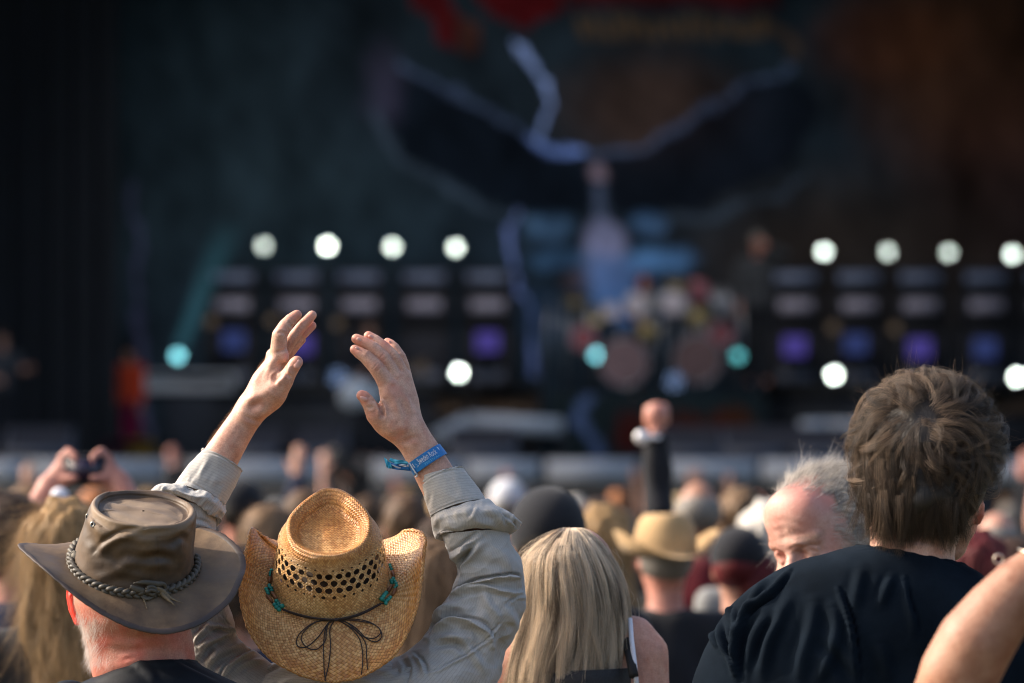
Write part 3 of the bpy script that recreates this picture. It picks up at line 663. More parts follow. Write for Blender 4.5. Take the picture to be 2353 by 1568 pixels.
lf+=[([H6(*q) for q in p],w,d,k) for p,w,d,k in [([(240,900),(330,760),(430,640),(530,540)],6,5,'r'),([(700,385),(780,500),(880,620),(960,720)],4,5,'f'),([(640,800),(740,690),(820,690),(900,720)],7,6,'r'),([(560,720),(640,660),(760,660),(880,700)],5,5,'v'),([(440,560),(600,590),(740,590),(850,640),(940,720)],5,4.5,'r'),
  ([(300,960),(450,880),(600,790),(700,720)],7,5,'r'),([(360,1220),(500,1050),(640,900),(760,800)],8,5,'v'),([(520,1180),(600,1050),(620,900),(640,820)],8,4,'r'),([(560,1400),(660,1250),(800,1130),(960,1050),(1180,990)],8,5,'v'),([(720,1450),(800,1300),(960,1160),(1140,1060),(1300,1000)],6,6,'f'),([(900,1400),(1050,1280),(1250,1210),(1450,1180)],6,4,'r'),([(200,700),(300,660),(420,560)],7,3,'v')]]
o_ls,VLS,FLS=shirt_piece('sleeve',ls_rows,shirt,300,220,lf,None,seed=9,amp=.0015,fr=9,ratio=.85,scale=1.7)
# cuffs and the loose roll under each
def cuff(rows,roll,folds,rollfolds,cv,seed):
    o,V,F=shirt_piece('cuff',rows,shirt,70,160,folds,cv,ratio=.8,seed=seed,amp=.0007,fr=14,uvswap=True,rough=.0014)
    o2,V2,F2=shirt_piece('cuff_roll',roll,shirt,80,200,rollfolds,cv,ratio=.85,seed=seed+1,amp=.0030,fr=9,rough=.0042,scale=1.6)
    return V,V2
lc=[rw(H5,985,128,1652,470,0,0,11),rw(H5,975,150,1650,492,0,0,11),rw(H5,900,235,1610,590,0,0,12),rw(H5,735,450,1520,780,0,0,12),rw(H5,600,640,1420,960,0,0,12),rw(H5,558,698,1378,1030,0,0,12)]
lcf=[([(960,180),(1180,200),(1400,300),(1620,500)],2.2,.9,'v'),([(620,650),(760,640),(900,690),(1150,850),(1370,1010)],2.2,1.0,'v'),([(1140,150),(1090,280),(1000,470),(930,640)],8,1.6,'r'),([(1080,260),(980,420),(900,560)],5,1.2,'v'),([(1220,480),(1130,620),(1070,740)],6,1.0,'v'),([(860,560),(830,640)],4,1,'v'),([(760,570),(740,630)],4,1,'v'),([(1300,650),(1230,780)],6,.8,'v')]
lr=[rw(H5,575,680,1385,1010,0,0,12),rw(H5,520,690,1385,1060,0,0,16),rw(H5,300,730,1398,1130,0,0,24),rw(H5,150,830,1380,1220,0,0,30),rw(H5,122,885,1310,1310,0,0,30),rw(H5,200,900,1262,1330,0,0,24),rw(H5,380,890,1240,1240,0,0,12)]
lrf=[([(360,790),(370,740),(420,700)],4,1.6,'f'),([(680,760),(760,700),(820,660)],6,2,'r'),([(880,800),(930,740),(960,710)],5,1.6,'v'),([(1180,860),(1250,960)],6,1.5,'v'),([(1060,800),(1090,870)],6,1.2,'r')]
cuff(lc,lr,lcf,lrf,H5,20)
rc=[rw(C4,318,248,618,168,0,0,7),rw(C4,322,262,628,178,0,0,7),rw(C4,345,325,680,250,0,0,9),rw(C4,385,430,745,330,0,0,11),rw(C4,408,498,778,384,0,0,13)]
rcf=[([(335,290),(440,222),(560,188),(640,192)],2,.8,'v'),([(410,470),(500,425),(620,385),(765,372)],2,.8,'v'),([(415,330),(400,390),(395,440)],5,1.5,'v'),([(350,310),(370,370),(400,440)],5,1.0,'v'),([(560,200),(600,300),(640,380)],10,.8,'r')]
rr_=[rw(C4,404,490,778,384,0,0,13),rw(C4,400,520,840,425,0,0,16),rw(C4,402,560,945,460,0,0,20),rw(C4,412,605,1000,522,0,0,24),rw(C4,432,640,975,580,0,0,22),rw(C4,470,645,900,590,0,0,14),rw(C4,500,600,860,560,0,0,6)]
rrf=[([(660,500),(690,460),(700,420)],6,2.2,'f'),([(880,460),(900,500),(905,550)],6,3.5,'v'),([(840,440),(900,490),(960,560)],5,3,'f'),([(560,480),(640,450),(720,470)],8,2,'r'),([(955,470),(945,520),(950,570)],4,2.5,'f'),([(430,560),(450,510),(500,480)],6,1.5,'r'),([(760,420),(830,470),(880,540)],8,2.5,'r')]
cuff(rc,rr_,rcf,rrf,C4,30)
# collar and trousers
V,F,uv=loft([(690,1488,850,1488,0,.06),(670,1510,868,1510,0,.07),(655,1530,885,1530,0,.075)],YH,16,60,1); child('collar',V,F,M_SHIRT,shirt,uv=uv)
M_TROU=cloth('dark_denim',(.025,.032,.05))
def trousers(par,cx,Y,s,mat,zt=.98):
    parts=[]
    S=SDF((cx-.26*s,Y-.2,0.03),(cx+.26*s,Y+.24,zt+.12),.012)
    S.ell((cx,Y,zt-.08),(.17*s,.125*s,.15),k=.04)
    for sx in (-1,1): S.chain([(cx+sx*.085*s,Y,zt-.12),(cx+sx*.1*s,Y,.5),(cx+sx*.105*s,Y,.08)],[.098*s,.078*s,.068*s],.04)
    V,F=S.mesh(2); child('trousers',V,F,mat,par)
trousers(man,PX(775,0,YH)[0],YH,1.0,M_TROU)
# --- wristband
M_BAND=plain('blue_wristband',(.006,.16,.46),.45,.12,200); M_BANDL=plain('pale_blue_ribbon',(.05,.42,.62),.4,.25,120); M_WH=plain('white_print',(.62,.66,.72),.6,.05,50); M_LB=plain('light_blue_print',(.10,.42,.68),.6,.05,50)
def band_rows(): return [(936,1067,1010,1019,0,.033,2),(940,1073,1015,1026,0,.033,2),(946,1084,1022,1035,0,.033,2),(951,1093,1027,1042,0,.033,2)]
Vb_,Fb_,ub_=loft(band_rows(),YH,20,120); wb=child('wristband',Vb_,Fb_,M_BAND,man,uv=ub_); md=wb.modifiers.new('t','SOLIDIFY'); md.thickness=.0008; md.offset=0
GB=Vb_.reshape(20,120,3)
def band_pt(x,v,off=.0007):
    """x: 0 left .. 1 right across the visible half, v 0 top .. 1 bottom"""
    phi=math.acos(np.clip(2*(1-x)-1,-1,1))/(2*math.pi)*120; i=v*19; phi=(60-phi)%120 if False else phi
    phi=math.acos(np.clip(2*x-1,-1,1))/(2*math.pi)*120
    i0=int(np.clip(math.floor(i),0,18)); f=i-i0; j0=int(math.floor(phi))%120; g=phi-math.floor(phi); j1=(j0+1)%120
    p=(GB[i0,j0]*(1-g)+GB[i0,j1]*g)*(1-f)+(GB[i0+1,j0]*(1-g)+GB[i0+1,j1]*g)*f
    return p+np.array([0,-off,0])
def band_text(txt,x0,x1,v0,v1,mat,name):
    cu=bpy.data.curves.new('t','FONT'); cu.body=txt; cu.size=1; ob=bpy.data.objects.new('t',cu); COL.objects.link(ob)
    dg=bpy.context.evaluated_depsgraph_get(); me=bpy.data.meshes.new_from_object(ob.evaluated_get(dg)); bpy.data.objects.remove(ob)
    v=np.array([q.co[:2] for q in me.vertices]); lo=v.min(0); hi=v.max(0); f=[list(p.vertices) for p in me.polygons]
    P=[band_pt(x0+(x1-x0)*(q[0]-lo[0])/(hi[0]-lo[0]), v1+(v0-v1)*(q[1]-lo[1])/(hi[1]-lo[1])) for q in v]
    child(name,np.array(P),f,mat,wb,smooth=False)
band_text('Sweden Rock',.27,.82,.16,.60,M_WH,'lettering'); band_text('FESTIVAL',.40,.84,.70,.86,M_LB,'lettering')
def feather(pts): 
    P=[band_pt(x,v) for x,v in pts]; child('feather_mark',np.array(P),[list(range(len(P)))],M_WH,wb,smooth=False)
feather([(.05,.28),(.12,.26),(.19,.42),(.24,.62),(.20,.66),(.13,.60),(.08,.45)]); feather([(.885,.15),(.915,.18),(.945,.5),(.95,.8),(.925,.78),(.90,.5)])
# loose tail and clip
def ribbon(a,b,mat,name,yo=0,par=wb,n=14,wave=.002):
    a=crom([H3(*q) for q in a],n); b=crom([H3(*q) for q in b],n); V=[];F=[]
    for i in range(n):
        dy=wave*math.sin(i*.9)+yo
        for k in range(5):
            q=a[i]+(b[i]-a[i])*k/4; V.append(PX(q[0],q[1],YH+dy+.0015*math.sin(k*1.6+i*.7)))
    for i in range(n-1):
        for k in range(4): F.append([i*5+k,i*5+k+1,(i+1)*5+k+1,(i+1)*5+k])
    o=child(name,V,F,mat,par); m=o.modifiers.new('t','SOLIDIFY'); m.thickness=.0006; return o
ribbon([(420,600),(620,650),(800,670),(960,720)],[(380,680),(560,760),(740,760),(960,790)],M_BANDL,'band_tail',-.006)
ribbon([(400,720),(560,745),(740,745),(980,790)],[(330,885),(560,925),(760,950),(1000,975)],M_BAND,'band_tail',-.003)
ribbon([(242,578),(300,630),(370,690),(440,760)],[(318,860),(360,890),(420,900),(470,905)],M_BANDL,'band_tail',-.005)
ribbon([(440,780),(540,800),(640,850),(725,870)],[(470,810),(560,870),(640,885),(715,888)],M_WH,'feather_mark',-.0055,n=8,wave=0)
ribbon([(650,800),(740,770),(820,780),(890,810)],[(700,820),(780,845),(840,850),(885,850)],M_WH,'feather_mark',-.0055,n=8,wave=0)
ribbon([(935,740),(965,745)],[(900,830),(940,860)],M_WH,'clip',-.010,n=3,wave=0)
ribbon([(960,760),(1060,910),(1180,1080)],[(985,755),(1090,900),(1215,1070)],M_WH,'clip',-.022,n=6,wave=0)
ribbon([(1180,1070),(1150,1110),(1130,1150)],[(1215,1075),(1195,1130),(1165,1160)],M_WH,'clip',-.020,n=4,wave=0)
print('hands/sleeves',time.time()-T0)
# --- the straw hat
HF=HatFrame(761,1337,YH-.02,35)
edge=[(*C1(1441,600),.0),(*C1(1447,520),.035),(*C1(1425,475),.055),(*C1(1370,450),.08),(*C1(1290,455),.10),(*C1(1230,500),.125),(*C1(1120,560),.15),(860,1270,.185),(761,1272,.195),(650,1270,.185),(*C1(330,555),.15),(*C1(250,500),.085),(*C1(185,450),.085),(*C1(163,445),.06),(*C1(145,540),.03),(*C1(118,680),.0),
      (*C1(100,850),-.045),(*C1(118,1000),-.08),(*C1(165,1140),-.115),(*C1(240,1265),-.14),(*C1(340,1370),-.16),(*C1(460,1440),-.175),(*C1(600,1500),-.185),(*C1(780,1532),-.19),(*C1(950,1508),-.185),(*C1(1100,1440),-.175),(*C1(1235,1335),-.155),(*C1(1330,1170),-.12),(*C1(1395,980),-.08),(*C1(1425,780),-.04)]
hat,WC,WBr,EL=straw_hat(man,HF,edge)
hatV=np.vstack([WC,WBr])
# strings, bow
def cordline(pts,off=.003,rad=.0009,closed=False,n=90,name='cord',V=hatV,cv=C1):
    P=drape(pts,V,off,cv,n); v,f=tube(P,rad,6); child(name,v,f,M_CORD,hat)
cordline([(395,1025),(480,1055),(600,1085),(700,1098),(790,1100),(900,1080),(1000,1045),(1120,985)],.005,.0017)
cordline([(400,1032),(500,1070),(620,1095),(790,1104),(910,1086),(1010,1050),(1118,990)],.005,.0012)
cordline([(790,1105),(690,1105),(600,1140),(520,1210),(498,1270),(520,1305),(580,1300),(660,1230),(740,1120),(785,1108)],.003,.0010)
cordline([(785,1105),(650,1120),(560,1185),(535,1250),(580,1310),(650,1320),(710,1260),(720,1180),(745,1120),(790,1108)],.004,.0010)
cordline([(790,1105),(900,1098),(1020,1115),(1100,1160),(1128,1220),(1090,1265),(1020,1245),(930,1160),(850,1115),(795,1105)],.003,.0010)
cordline([(795,1105),(930,1110),(1060,1135),(1120,1190),(1070,1240),(980,1220),(880,1130),(800,1108)],.004,.0010)
cordline([(770,1110),(720,1150),(700,1260),(700,1400),(705,1500),(712,1540)],.003,.0010); cordline([(775,1110),(745,1180),(750,1300),(735,1440),(710,1540),(716,1556)],.003,.0010)
cordline([(800,1108),(880,1150),(960,1240),(985,1340),(985,1440),(976,1510)],.003,.0010); cordline([(805,1108),(930,1180),(1005,1270),(1015,1370),(1022,1470)],.003,.0010)
P=drape([(790,1103)],hatV,.006,C1)[0]; v,f=sphere(P,(.004,.0035,.003),8); child('knot',v,f,M_CORD,hat)
TB=[(392,1003,20),(366,985,17),(352,965,17),(338,992,17),(352,1012,17),(370,1028,18),(372,1002,15),(299,850,16),(312,870,16),(318,888,15),(275,876,15),(284,893,15),(290,909,15),(300,862,14),(315,738,14),(309,756,14),(305,774,13),
    (1187,698,12),(1192,714,13),(1199,730,13),(1211,800,16),(1198,815,16),(1204,832,16),(1224,818,14),(1232,834,14),(1236,852,14),(1226,866,13),(1160,905,17),(1148,918,17),(1138,933,17),(1126,950,18),(1190,938,15),(1176,953,16),(1160,966,16),(1157,982,15),(1142,962,14)]
for u,v_,r_ in TB:
    P=drape([(u,v_)],hatV,.0035,C1)[0]; v,f=sphere(P,np.array([1,1,.9])*r_*.3118*s0,9); child('turquoise_bead',v,f,M_TURQ,hat)
for a,b in [((312,898),(355,952)),((280,922),(322,975)),((306,788),(300,832)),((1204,742),(1218,790)),((1205,846),(1172,898)),((1232,872),(1205,925))]:
    P=drape([a,((a[0]+b[0])/2,(a[1]+b[1])/2),b],hatV,.0035,C1,9); v,f=tube(P,np.array([.6,.85,.98,1,1,1,.98,.85,.6])*.0034,10); child('wooden_bead',v,f,M_WOOD,hat)
for pts in [[(318,738),(312,790),(300,850),(305,900),(345,960),(390,1010)],[(300,860),(280,910),(325,980),(370,1030)],[(1187,698),(1210,760),(1210,800),(1200,850),(1160,910),(1125,950)],[(1230,830),(1235,870),(1200,930),(1157,980),(1122,985)]]: cordline(pts,.0015,.001)
# dark hair and the lining seen through the openings
v,f=lathe([(.001,.075),(.03,.072),(.06,.06),(.078,.03),(.084,.0),(.084,-.02)],nc=40); v[:,1]*=1.15; child('hat_lining',HF.w(v),f,plain('hat_lining',(.045,.028,.018),.9),hat)
v,f=sphere(PX(765,1395,YH)+[0,.01,0],(.082,.1,.1),20); child('hair',v,f,plain('brown_hair',(.05,.03,.02),.7),man)
print('straw hat',time.time()-T0)
# ================================================================ MAN IN THE LEATHER HAT
M_SKINR=skin_red('skin_sunburnt_ear_glow',(.44,.175,.12,1),(.56,.26,.19,1),(.75,.03,.015,1),.15)
YL=7.12; s1=mpp(YL)
lman=thing('person','grey bearded man seen from behind in a brown leather hat and black jacket','person',(PX(350,1700,YL)[0],YL,0))
def ql(u,v): return PX(*C2(u,v),YL)
nk=[rw(C2,700,560,1300,560,-.01,.06),rw(C2,600,700,1400,700,-.005,.09),rw(C2,560,830,1415,830,0,.1),rw(C2,552,960,1412,960,0,.1),rw(C2,590,1100,1402,1085,0,.092),rw(C2,625,1220,1405,1190,0,.084),rw(C2,655,1350,1425,1300,0,.078),rw(C2,672,1450,1440,1420,-.002,.078),rw(C2,700,1560,1450,1540,0,.07),rw(C2,740,1660,1420,1640,0,.06)]
Vn,Fn,un=loft(nk,YL,150,180); 
Vn=Vn+vnormals(Vn,Fn)*(noise(Vn,12,4)*.0012)[:,None]
Vn=crease(Vn,Fn,[([(820,1210),(1000,1240),(1250,1210)],9,1.6,'v'),([(760,1310),(950,1330),(1200,1290)],9,1.2,'v'),([(700,1120),(900,1150),(1100,1180)],10,1.2,'r'),([(900,1400),(1000,1380)],5,.8,'v')],C2)
# ear
S=SDF(ql(440,1200)-[0,.05,0],ql(700,780)+[0,.06,0],.0012)
S.chain([ql(530,860),ql(520,930),ql(540,1020),ql(565,1110)],[.0065,.009,.009,.0065],.004,flat=(unit([1,.25,0]),.5))
S.chain([ql(505,850)+[0,.006,0],ql(497,930)+[0,.010,0],ql(515,1030)+[0,.008,0],ql(565,1130)],[.003,.0034,.0034,.0038],.002)
S.chain([ql(560,860),ql(600,980),ql(590,1110)],[.008,.011,.007],.006,flat=(unit([1,.3,0]),.5))
VE,FE=S.mesh(2); cE=np.full((len(VE),3),.95)  # ear coloured deep red for the sun glowing through it
S=SDF((PX(350,0,YL)[0]-.30,YL-.22,0),(PX(350,0,YL)[0]+.30,YL+.26,1.62),.010); xl=PX(325,0,YL)[0]
S.ell((xl,YL,1.17),(.18,.10,.22),k=.03); S.ell((xl,YL,.98),(.165,.12,.16),k=.05); S.chain([(xl-.15,YL,1.37),(xl+.15,YL,1.37)],[.045,.045],.04)
for sx in (-1,1):
    S.chain([(xl+sx*.19,YL,1.34),(xl+sx*.235,YL,1.12),(xl+sx*.225,YL+.05,.88)],[.045,.038,.03],.03); S.ell((xl+sx*.22,YL+.06,.80),(.022,.04,.08),k=.02)
    S.chain([(xl+sx*.09,YL,.9),(xl+sx*.1,YL,.5),(xl+sx*.105,YL,.06)],[.085,.058,.042],.03); S.chain([(xl+sx*.105,YL,.035),(xl+sx*.11,YL+.15,.03)],[.035,.03],.03)
VB,FB=S.mesh(2)
colN=np.clip(.10+.12*noise(Vn,25,3),0,.5); V_,F_,u_,m_=join([(Vn,Fn),(VE,FE),(VB,FB)])
child('body',V_,F_,M_SKINR,lman,col=np.vstack([np.stack([colN]*3,1),cE,np.full((len(VB),3),.1)]))
# short grey hair at the nape and the white beard edge
M_GREYH=hairmat('grey_hair',(.30,.25,.21,1),(.72,.68,.62,1)); M_WHITEH=hairmat('white_beard',(.55,.50,.46,1),(.88,.85,.80,1))
def surf_hair(V,F,regionfn,n,ln,dirv,seed,lift=.5,curl=.3,S_=6,gather=.0):
    """short hair growing from the faces of a mesh where regionfn(px,py) > random"""
    rs=np.random.RandomState(seed); F=np.asarray(F); a=V[F].mean(1); N=vnormals(V,F)[F[:,0]]; w=regionfn(proj(a),a,N); w=np.clip(w,0,None)
    ar=np.linalg.norm(np.cross(V[F[:,1]]-V[F[:,0]],V[F[:,2]]-V[F[:,0]]),axis=1); p=w*ar; p/=p.sum(); k=rs.choice(len(F),n,p=p)
    q=rs.rand(n,2); A,B,C,D=[V[F[k,j]] for j in range(4)]; root=(A*(1-q[:,:1])+B*q[:,:1])*(1-q[:,1:])+(D*(1-q[:,:1])+C*q[:,:1])*q[:,1:]; nn=N[k]
    d=dirv(root,nn) if callable(dirv) else np.tile(unit(dirv),(n,1)); d=d-nn*(d*nn).sum(1,keepdims=True); d/=np.maximum(np.linalg.norm(d,axis=1,keepdims=True),1e-6)
    L=ln*rs.uniform(.6,1.25,n)[:,None]; j1=rs.normal(size=(n,3))*curl; cl=np.stack([noise(root,45,seed+7+i) for i in range(3)],1)*curl
    P=[];
    for t in np.linspace(0,1,S_):
        P.append(root-nn*.0008+(nn*lift*(1-.35*t)+d*(1-lift*.4)+(j1*.5+cl)*t*.8)*L*t+np.array([0,0,-1])*(L*t*t*.12))
    return np.stack(P,1)
def reg_nape(Q,a,N):
    x,y=Q[:,0],Q[:,1]; lo=sstep(C2(0,1260)[1]-y,0,45); return lo*(N[:,1]<.6)*sstep(y,C2(0,600)[1],C2(0,700)[1])
P1=surf_hair(Vn,Fn,reg_nape,5200,.0075,(0.1,0,-1),5,.45,.25); strands('short_hair',P1,M_GREYH,lman,.00007,.00003)
def reg_beard(Q,a,N):
    x,y=Q[:,0],Q[:,1]; return (N[:,0]<-.25)*sstep(-N[:,0],.3,.8)*sstep(y,C2(0,1000)[1],C2(0,1120)[1])*sstep(C2(0,1470)[1]-y,0,25)
P2=surf_hair(Vn,Fn,reg_beard,4200,.014,(-.3,.1,-1),6,.5,.45); strands('beard',P2,M_WHITEH,lman,.00009,.00003)
# jacket
jr=[rw(C2,830,1455,1440,1425,0,.080,14),rw(C2,815,1475,1452,1440,0,.084,13),rw(C2,760,1510,1500,1475,0,.09,10),rw(C2,640,1560,1640,1540,0,.105,6),rw(C2,480,1630,1800,1610,0,.115),rw(C2,330,1730,1960,1710,0,.12),rw(C2,220,1870,2070,1860,0,.13),rw(C2,180,2100,2100,2100,0,.135),rw(C2,200,2500,2060,2500,0,.14),rw(C2,230,3000,2020,3000,0,.145),rw(C2,220,3500,2040,3500,0,.15)]
Vj,Fj,uj=loft(jr,YL,200,240); Vj=Vj+vnormals(Vj,Fj)*(noise(Vj,6,3)*.003)[:,None]
Vj=crease(Vj,Fj,[([(840,1470),(1000,1390),(1160,1360),(1280,1370),(1430,1440)],2,1.0,'v'),([(700,1568),(860,1500),(1000,1470)],7,3,'r'),([(1300,1420),(1500,1520),(1600,1568)],8,3,'f'),([(1000,1430),(1100,1500),(1150,1568)],10,3,'r')],C2)
jk=child('jacket',Vj,Fj,M_BLACKL,lman,uv=uj); md=jk.modifiers.new('t','SOLIDIFY'); md.thickness=.002; md.offset=1
S=SDF((xl-.32,YL-.2,.85),(xl+.32,YL+.2,1.48),.008)
for sx in (-1,1): S.chain([(xl+sx*.12,YL,1.37),(xl+sx*.195,YL,1.33),(xl+sx*.24,YL,1.11),(xl+sx*.228,YL+.04,.92)],[.052,.062,.054,.042],.03)
V,F=S.mesh(2); V=V+vnormals(V,F)*(noise(V,9,6)*.0035)[:,None]; child('jacket_sleeves',V,F,M_BLACKL,lman)
trousers(lman,xl,YL,1.0,M_TROU,.95)
# leather hat
def leather(name,a,b,c,rough=.6):
    t=NT(name); at=t.n('ShaderNodeAttribute',attribute_name='Col'); sp=t.n('ShaderNodeSeparateColor'); t.l(at,'Color',sp,0); n=t.noise(13,5,.62); n2=t.noise(70,4,.7)
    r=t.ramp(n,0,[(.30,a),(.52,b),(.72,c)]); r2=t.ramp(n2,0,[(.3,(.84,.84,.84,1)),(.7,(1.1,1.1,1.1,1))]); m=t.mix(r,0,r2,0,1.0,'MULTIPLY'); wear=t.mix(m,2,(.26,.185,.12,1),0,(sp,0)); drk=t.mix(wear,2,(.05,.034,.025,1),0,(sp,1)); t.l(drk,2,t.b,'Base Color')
    rr=t.ramp(n,0,[(.3,(rough-.15,)*3),(.7,(rough+.12,)*3)]); t.l(rr,0,t.b,'Roughness'); v=t.noise(380,3,.7); b1=t.bump(v,0,.0004,.6); t.bump(n2,0,.0012,.5,b1); return t.m
M_LEA=leather('oiled_leather',(.036,.019,.009,1),(.094,.055,.027,1),(.175,.110,.058,1)); M_LEAD=leather('leather_binding',(.03,.02,.017,1),(.05,.033,.027,1),(.075,.05,.04,1)); M_BRAID=leather('braided_leather',(.045,.037,.027,1),(.075,.062,.045,1),(.11,.092,.068,1),.55)
HL=HatFrame(*C2(985,695),YL,24.5,7.5)
n=288
def sq(a,b,z,cx=0,cy=0): return ell_loop(a,b,z,n,cx,cy,.94)
topc=.008
cl_=[sq(.1000,.117,0.0),sq(.0965,.113,.025,.001),sq(.0935,.109,.055,.003),sq(.0905,.104,.082,.005),sq(.0875,.099,.100,topc),sq(.0845,.096,.1070,topc),sq(.0800,.090,.1085,topc),sq(.0755,.084,.1045,topc),sq(.0730,.081,.0985,topc),sq(.060,.068,.0985,topc),sq(.035,.040,.0995,topc),sq(.002,.0022,.100,topc)]
G=loops_surface(cl_,n,130); Vc,Fc,uvc=surf_mesh(G,.6); Nn=vnormals(Vc,Fc)
Vc[:,2]+=-.148*Vc[:,1]*np.clip(Vc[:,2]/.105,0,1)**1.2
back=sstep(-Vc[:,1],-.02,.09)*sstep(Vc[:,2],.03,.1); Vc[:,2]-=back*.004
w_=(Vc[:,2]>.008)*(Vc[:,2]<.1); Vc=Vc+Nn*((noise(Vc,11,31)*.0016+noise(Vc,30,33)*.0004)*w_)[:,None]; topm=(np.hypot(Vc[:,0]-topc,Vc[:,1])<.066)&(Vc[:,2]>.09); Vc[:,2]+=topm*noise(Vc,20,9)*.0012*sstep(.066-np.hypot(Vc[:,0]-topc,Vc[:,1]),0,.01)
Wc=HL.w(Vc)
Wc=crease(Wc,Fc,[([(720,590),(800,520),(900,470),(1050,440)],11,6,'f'),([(760,700),(880,720),(1000,660),(1100,640)],12,4,'r'),([(930,640),(1060,650),(1180,640),(1300,660)],11,6,'v'),([(1150,440),(1158,560),(1160,700),(1162,820)],2,1.3,'v'),([(840,420),(1000,470),(1130,470),(1260,440)],9,3,'v'),([(1250,560),(1330,500),(1380,520)],9,3.5,'v'),([(640,350),(700,420),(820,520)],9,3,'r'),([(700,800),(900,760),(1080,790)],10,2.5,'r'),([(650,480),(700,560),(690,640)],10,3,'v')],C2)
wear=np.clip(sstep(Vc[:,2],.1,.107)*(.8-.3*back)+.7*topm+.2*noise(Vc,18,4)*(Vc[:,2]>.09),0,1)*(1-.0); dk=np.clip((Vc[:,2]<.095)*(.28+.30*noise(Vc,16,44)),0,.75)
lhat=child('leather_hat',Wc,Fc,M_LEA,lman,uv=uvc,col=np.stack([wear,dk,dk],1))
le=[(1787,720,.02),(1775,800,-.03),(1730,920,-.075),(1650,1010,-.105),(1500,1108,-.14),(1300,1163,-.165),(1150,1158,-.175),(1000,1120,-.178),(800,1030,-.168),(600,895,-.15),(400,738,-.115),(260,640,-.07),(165,560,-.02),(185,553,.03),(300,583,.09),(440,597,.13),(620,600,.17),(900,560,.2),(1200,500,.19),(1390,452,.16),(1480,455,.145),(1600,490,.115),(1700,560,.08),(1765,640,.05)]
E=crom([HL.img(*C2(u,v),y) for u,v,y in le],n,closed=True)
# order the edge so that it runs with the crown (counter-clockwise from the right)
if np.cross(E[10][:2]-E[0][:2],-E[0][:2])<0: E=E[::-1]
ang=np.unwrap(np.arctan2(E[:,1],E[:,0])); th=np.linspace(0,2*math.pi,n,endpoint=False)
sg=np.sign(ang[-1]-ang[0]); 
if sg<0: E=E[::-1]; ang=np.unwrap(np.arctan2(E[:,1],E[:,0]))
ang3=np.concatenate([ang-2*math.pi,ang,ang+2*math.pi]); E3=np.vstack([E,E,E]); o_=np.argsort(ang3)
E=np.stack([np.interp(th,ang3[o_],E3[o_,k]) for k in range(3)],1)
base=sq(.1000,.117,0.0); rows=[]
for t in np.linspace(0,1,50):
    q=base+(E-base)*t; q[:,2]=np.where(E[:,2]>0,E[:,2]*t**1.5,E[:,2]*t**1.2); rows.append(q)
Gb=np.array(rows); Vb,Fb,uvb=surf_mesh(Gb,.62); tt=np.repeat(np.linspace(0,1,50),n+1); Vb[:,2]+=noise(Vb,6,18)*.0022*tt; Nb=vnormals(Vb,Fb); m=len(Vb)
Wb=HL.w(np.vstack([Vb,Vb-Nb*.0024])); cb=np.stack([np.clip(.12+.1*noise(np.vstack([Vb,Vb]),14,5),0,.5),np.zeros(2*m),np.zeros(2*m)],1)
child('brim',Wb,np.vstack([Fb,Fb[:,::-1]+m]),M_LEA,lhat,uv=np.vstack([uvb,uvb]),col=cb)
Ee=HL.w(Vb.reshape(50,n+1,3)[-1,:n]); Ei=HL.w(Vb.reshape(50,n+1,3)[-4,:n]); 
# stitched binding: a flattened tube round the edge
cen=(Ee*.75+Ei*.25); aa=(Ee-Ei); aa/=np.linalg.norm(aa,axis=1,keepdims=True); tg=np.roll(Ee,-1,0)-np.roll(Ee,1,0); tg/=np.linalg.norm(tg,axis=1,keepdims=True); bb=np.cross(tg,aa); NB=12; th2=np.linspace(0,2*math.pi,NB,endpoint=False)
Vt=np.stack([cen+aa*(.0068*math.cos(t))+bb*(.0028*math.sin(t)) for t in th2],1).reshape(-1,3); Ft=grid_faces(n,NB).tolist()+[[(n-1)*NB+j,(n-1)*NB+(j+1)%NB,(j+1)%NB,j] for j in range(NB)]
Vt+= (noise(Vt,60,5)*.0003)[:,None]; child('brim_binding',Vt,Ft,M_LEAD,lhat,col=np.zeros((len(Vt),3)))
hatL=np.vstack([Wc,Wb[:m]])
# braid: three strands woven round the crown
th=np.linspace(math.radians(-200),math.radians(20),560); pts=[]
for k in range(3):
    ps=th*17+2*math.pi*k/3; z=.006+.0048*np.sin(ps); off=.0055+.0026*np.sin(2*ps); P=HL.w(np.stack([(.1005+off)*np.cos(th),(.1175+off)*np.sin(th),z],1)); v,f=tube(P,.0043,8); child('braid_strand',v,f,M_BRAID,lhat,col=np.zeros((len(v),3)))
def strip(pts,w,cv=C2,off=.006,mat=M_BRAID,name='braid_knot',V=hatL,lift=.0):
    P=drape(pts,V,off,cv,30); t=np.gradient(P,axis=0); t/=np.linalg.norm(t,axis=1,keepdims=True); b=np.cross(t,[0,-1,0]); b/=np.maximum(np.linalg.norm(b,axis=1,keepdims=True),1e-6); ww=np.interp(np.linspace(0,1,30),np.linspace(0,1,len(w)),w)[:,None]*.001
    Vv=np.stack([P-b*ww,P-b*ww*.5+[0,-.0014,0],P+b*ww*.5+[0,-.0014,0],P+b*ww],1).reshape(-1,3); o=child(name,Vv,grid_faces(30,4,closed=False),mat,lhat,col=np.zeros((len(Vv),3))); md=o.modifiers.new('t','SOLIDIFY'); md.thickness=.0015; return o
strip([(985,835),(1060,828),(1140,838),(1205,845),(1225,885)],[1,4,5,4,3],off=.009); strip([(960,860),(1010,880),(1080,900),(1150,925)],[4,6,5,4],off=.008)
strip([(1085,870),(1110,860),(1140,870),(1145,900),(1120,920),(1085,900),(1085,870)],[3,3,3,3],off=.012); strip([(1075,900),(1110,885),(1150,895)],[3,3.4,3],off=.014)
M_TAS=leather('frayed_tassel',(.12,.085,.045,1),(.17,.12,.065,1),(.22,.16,.09,1))
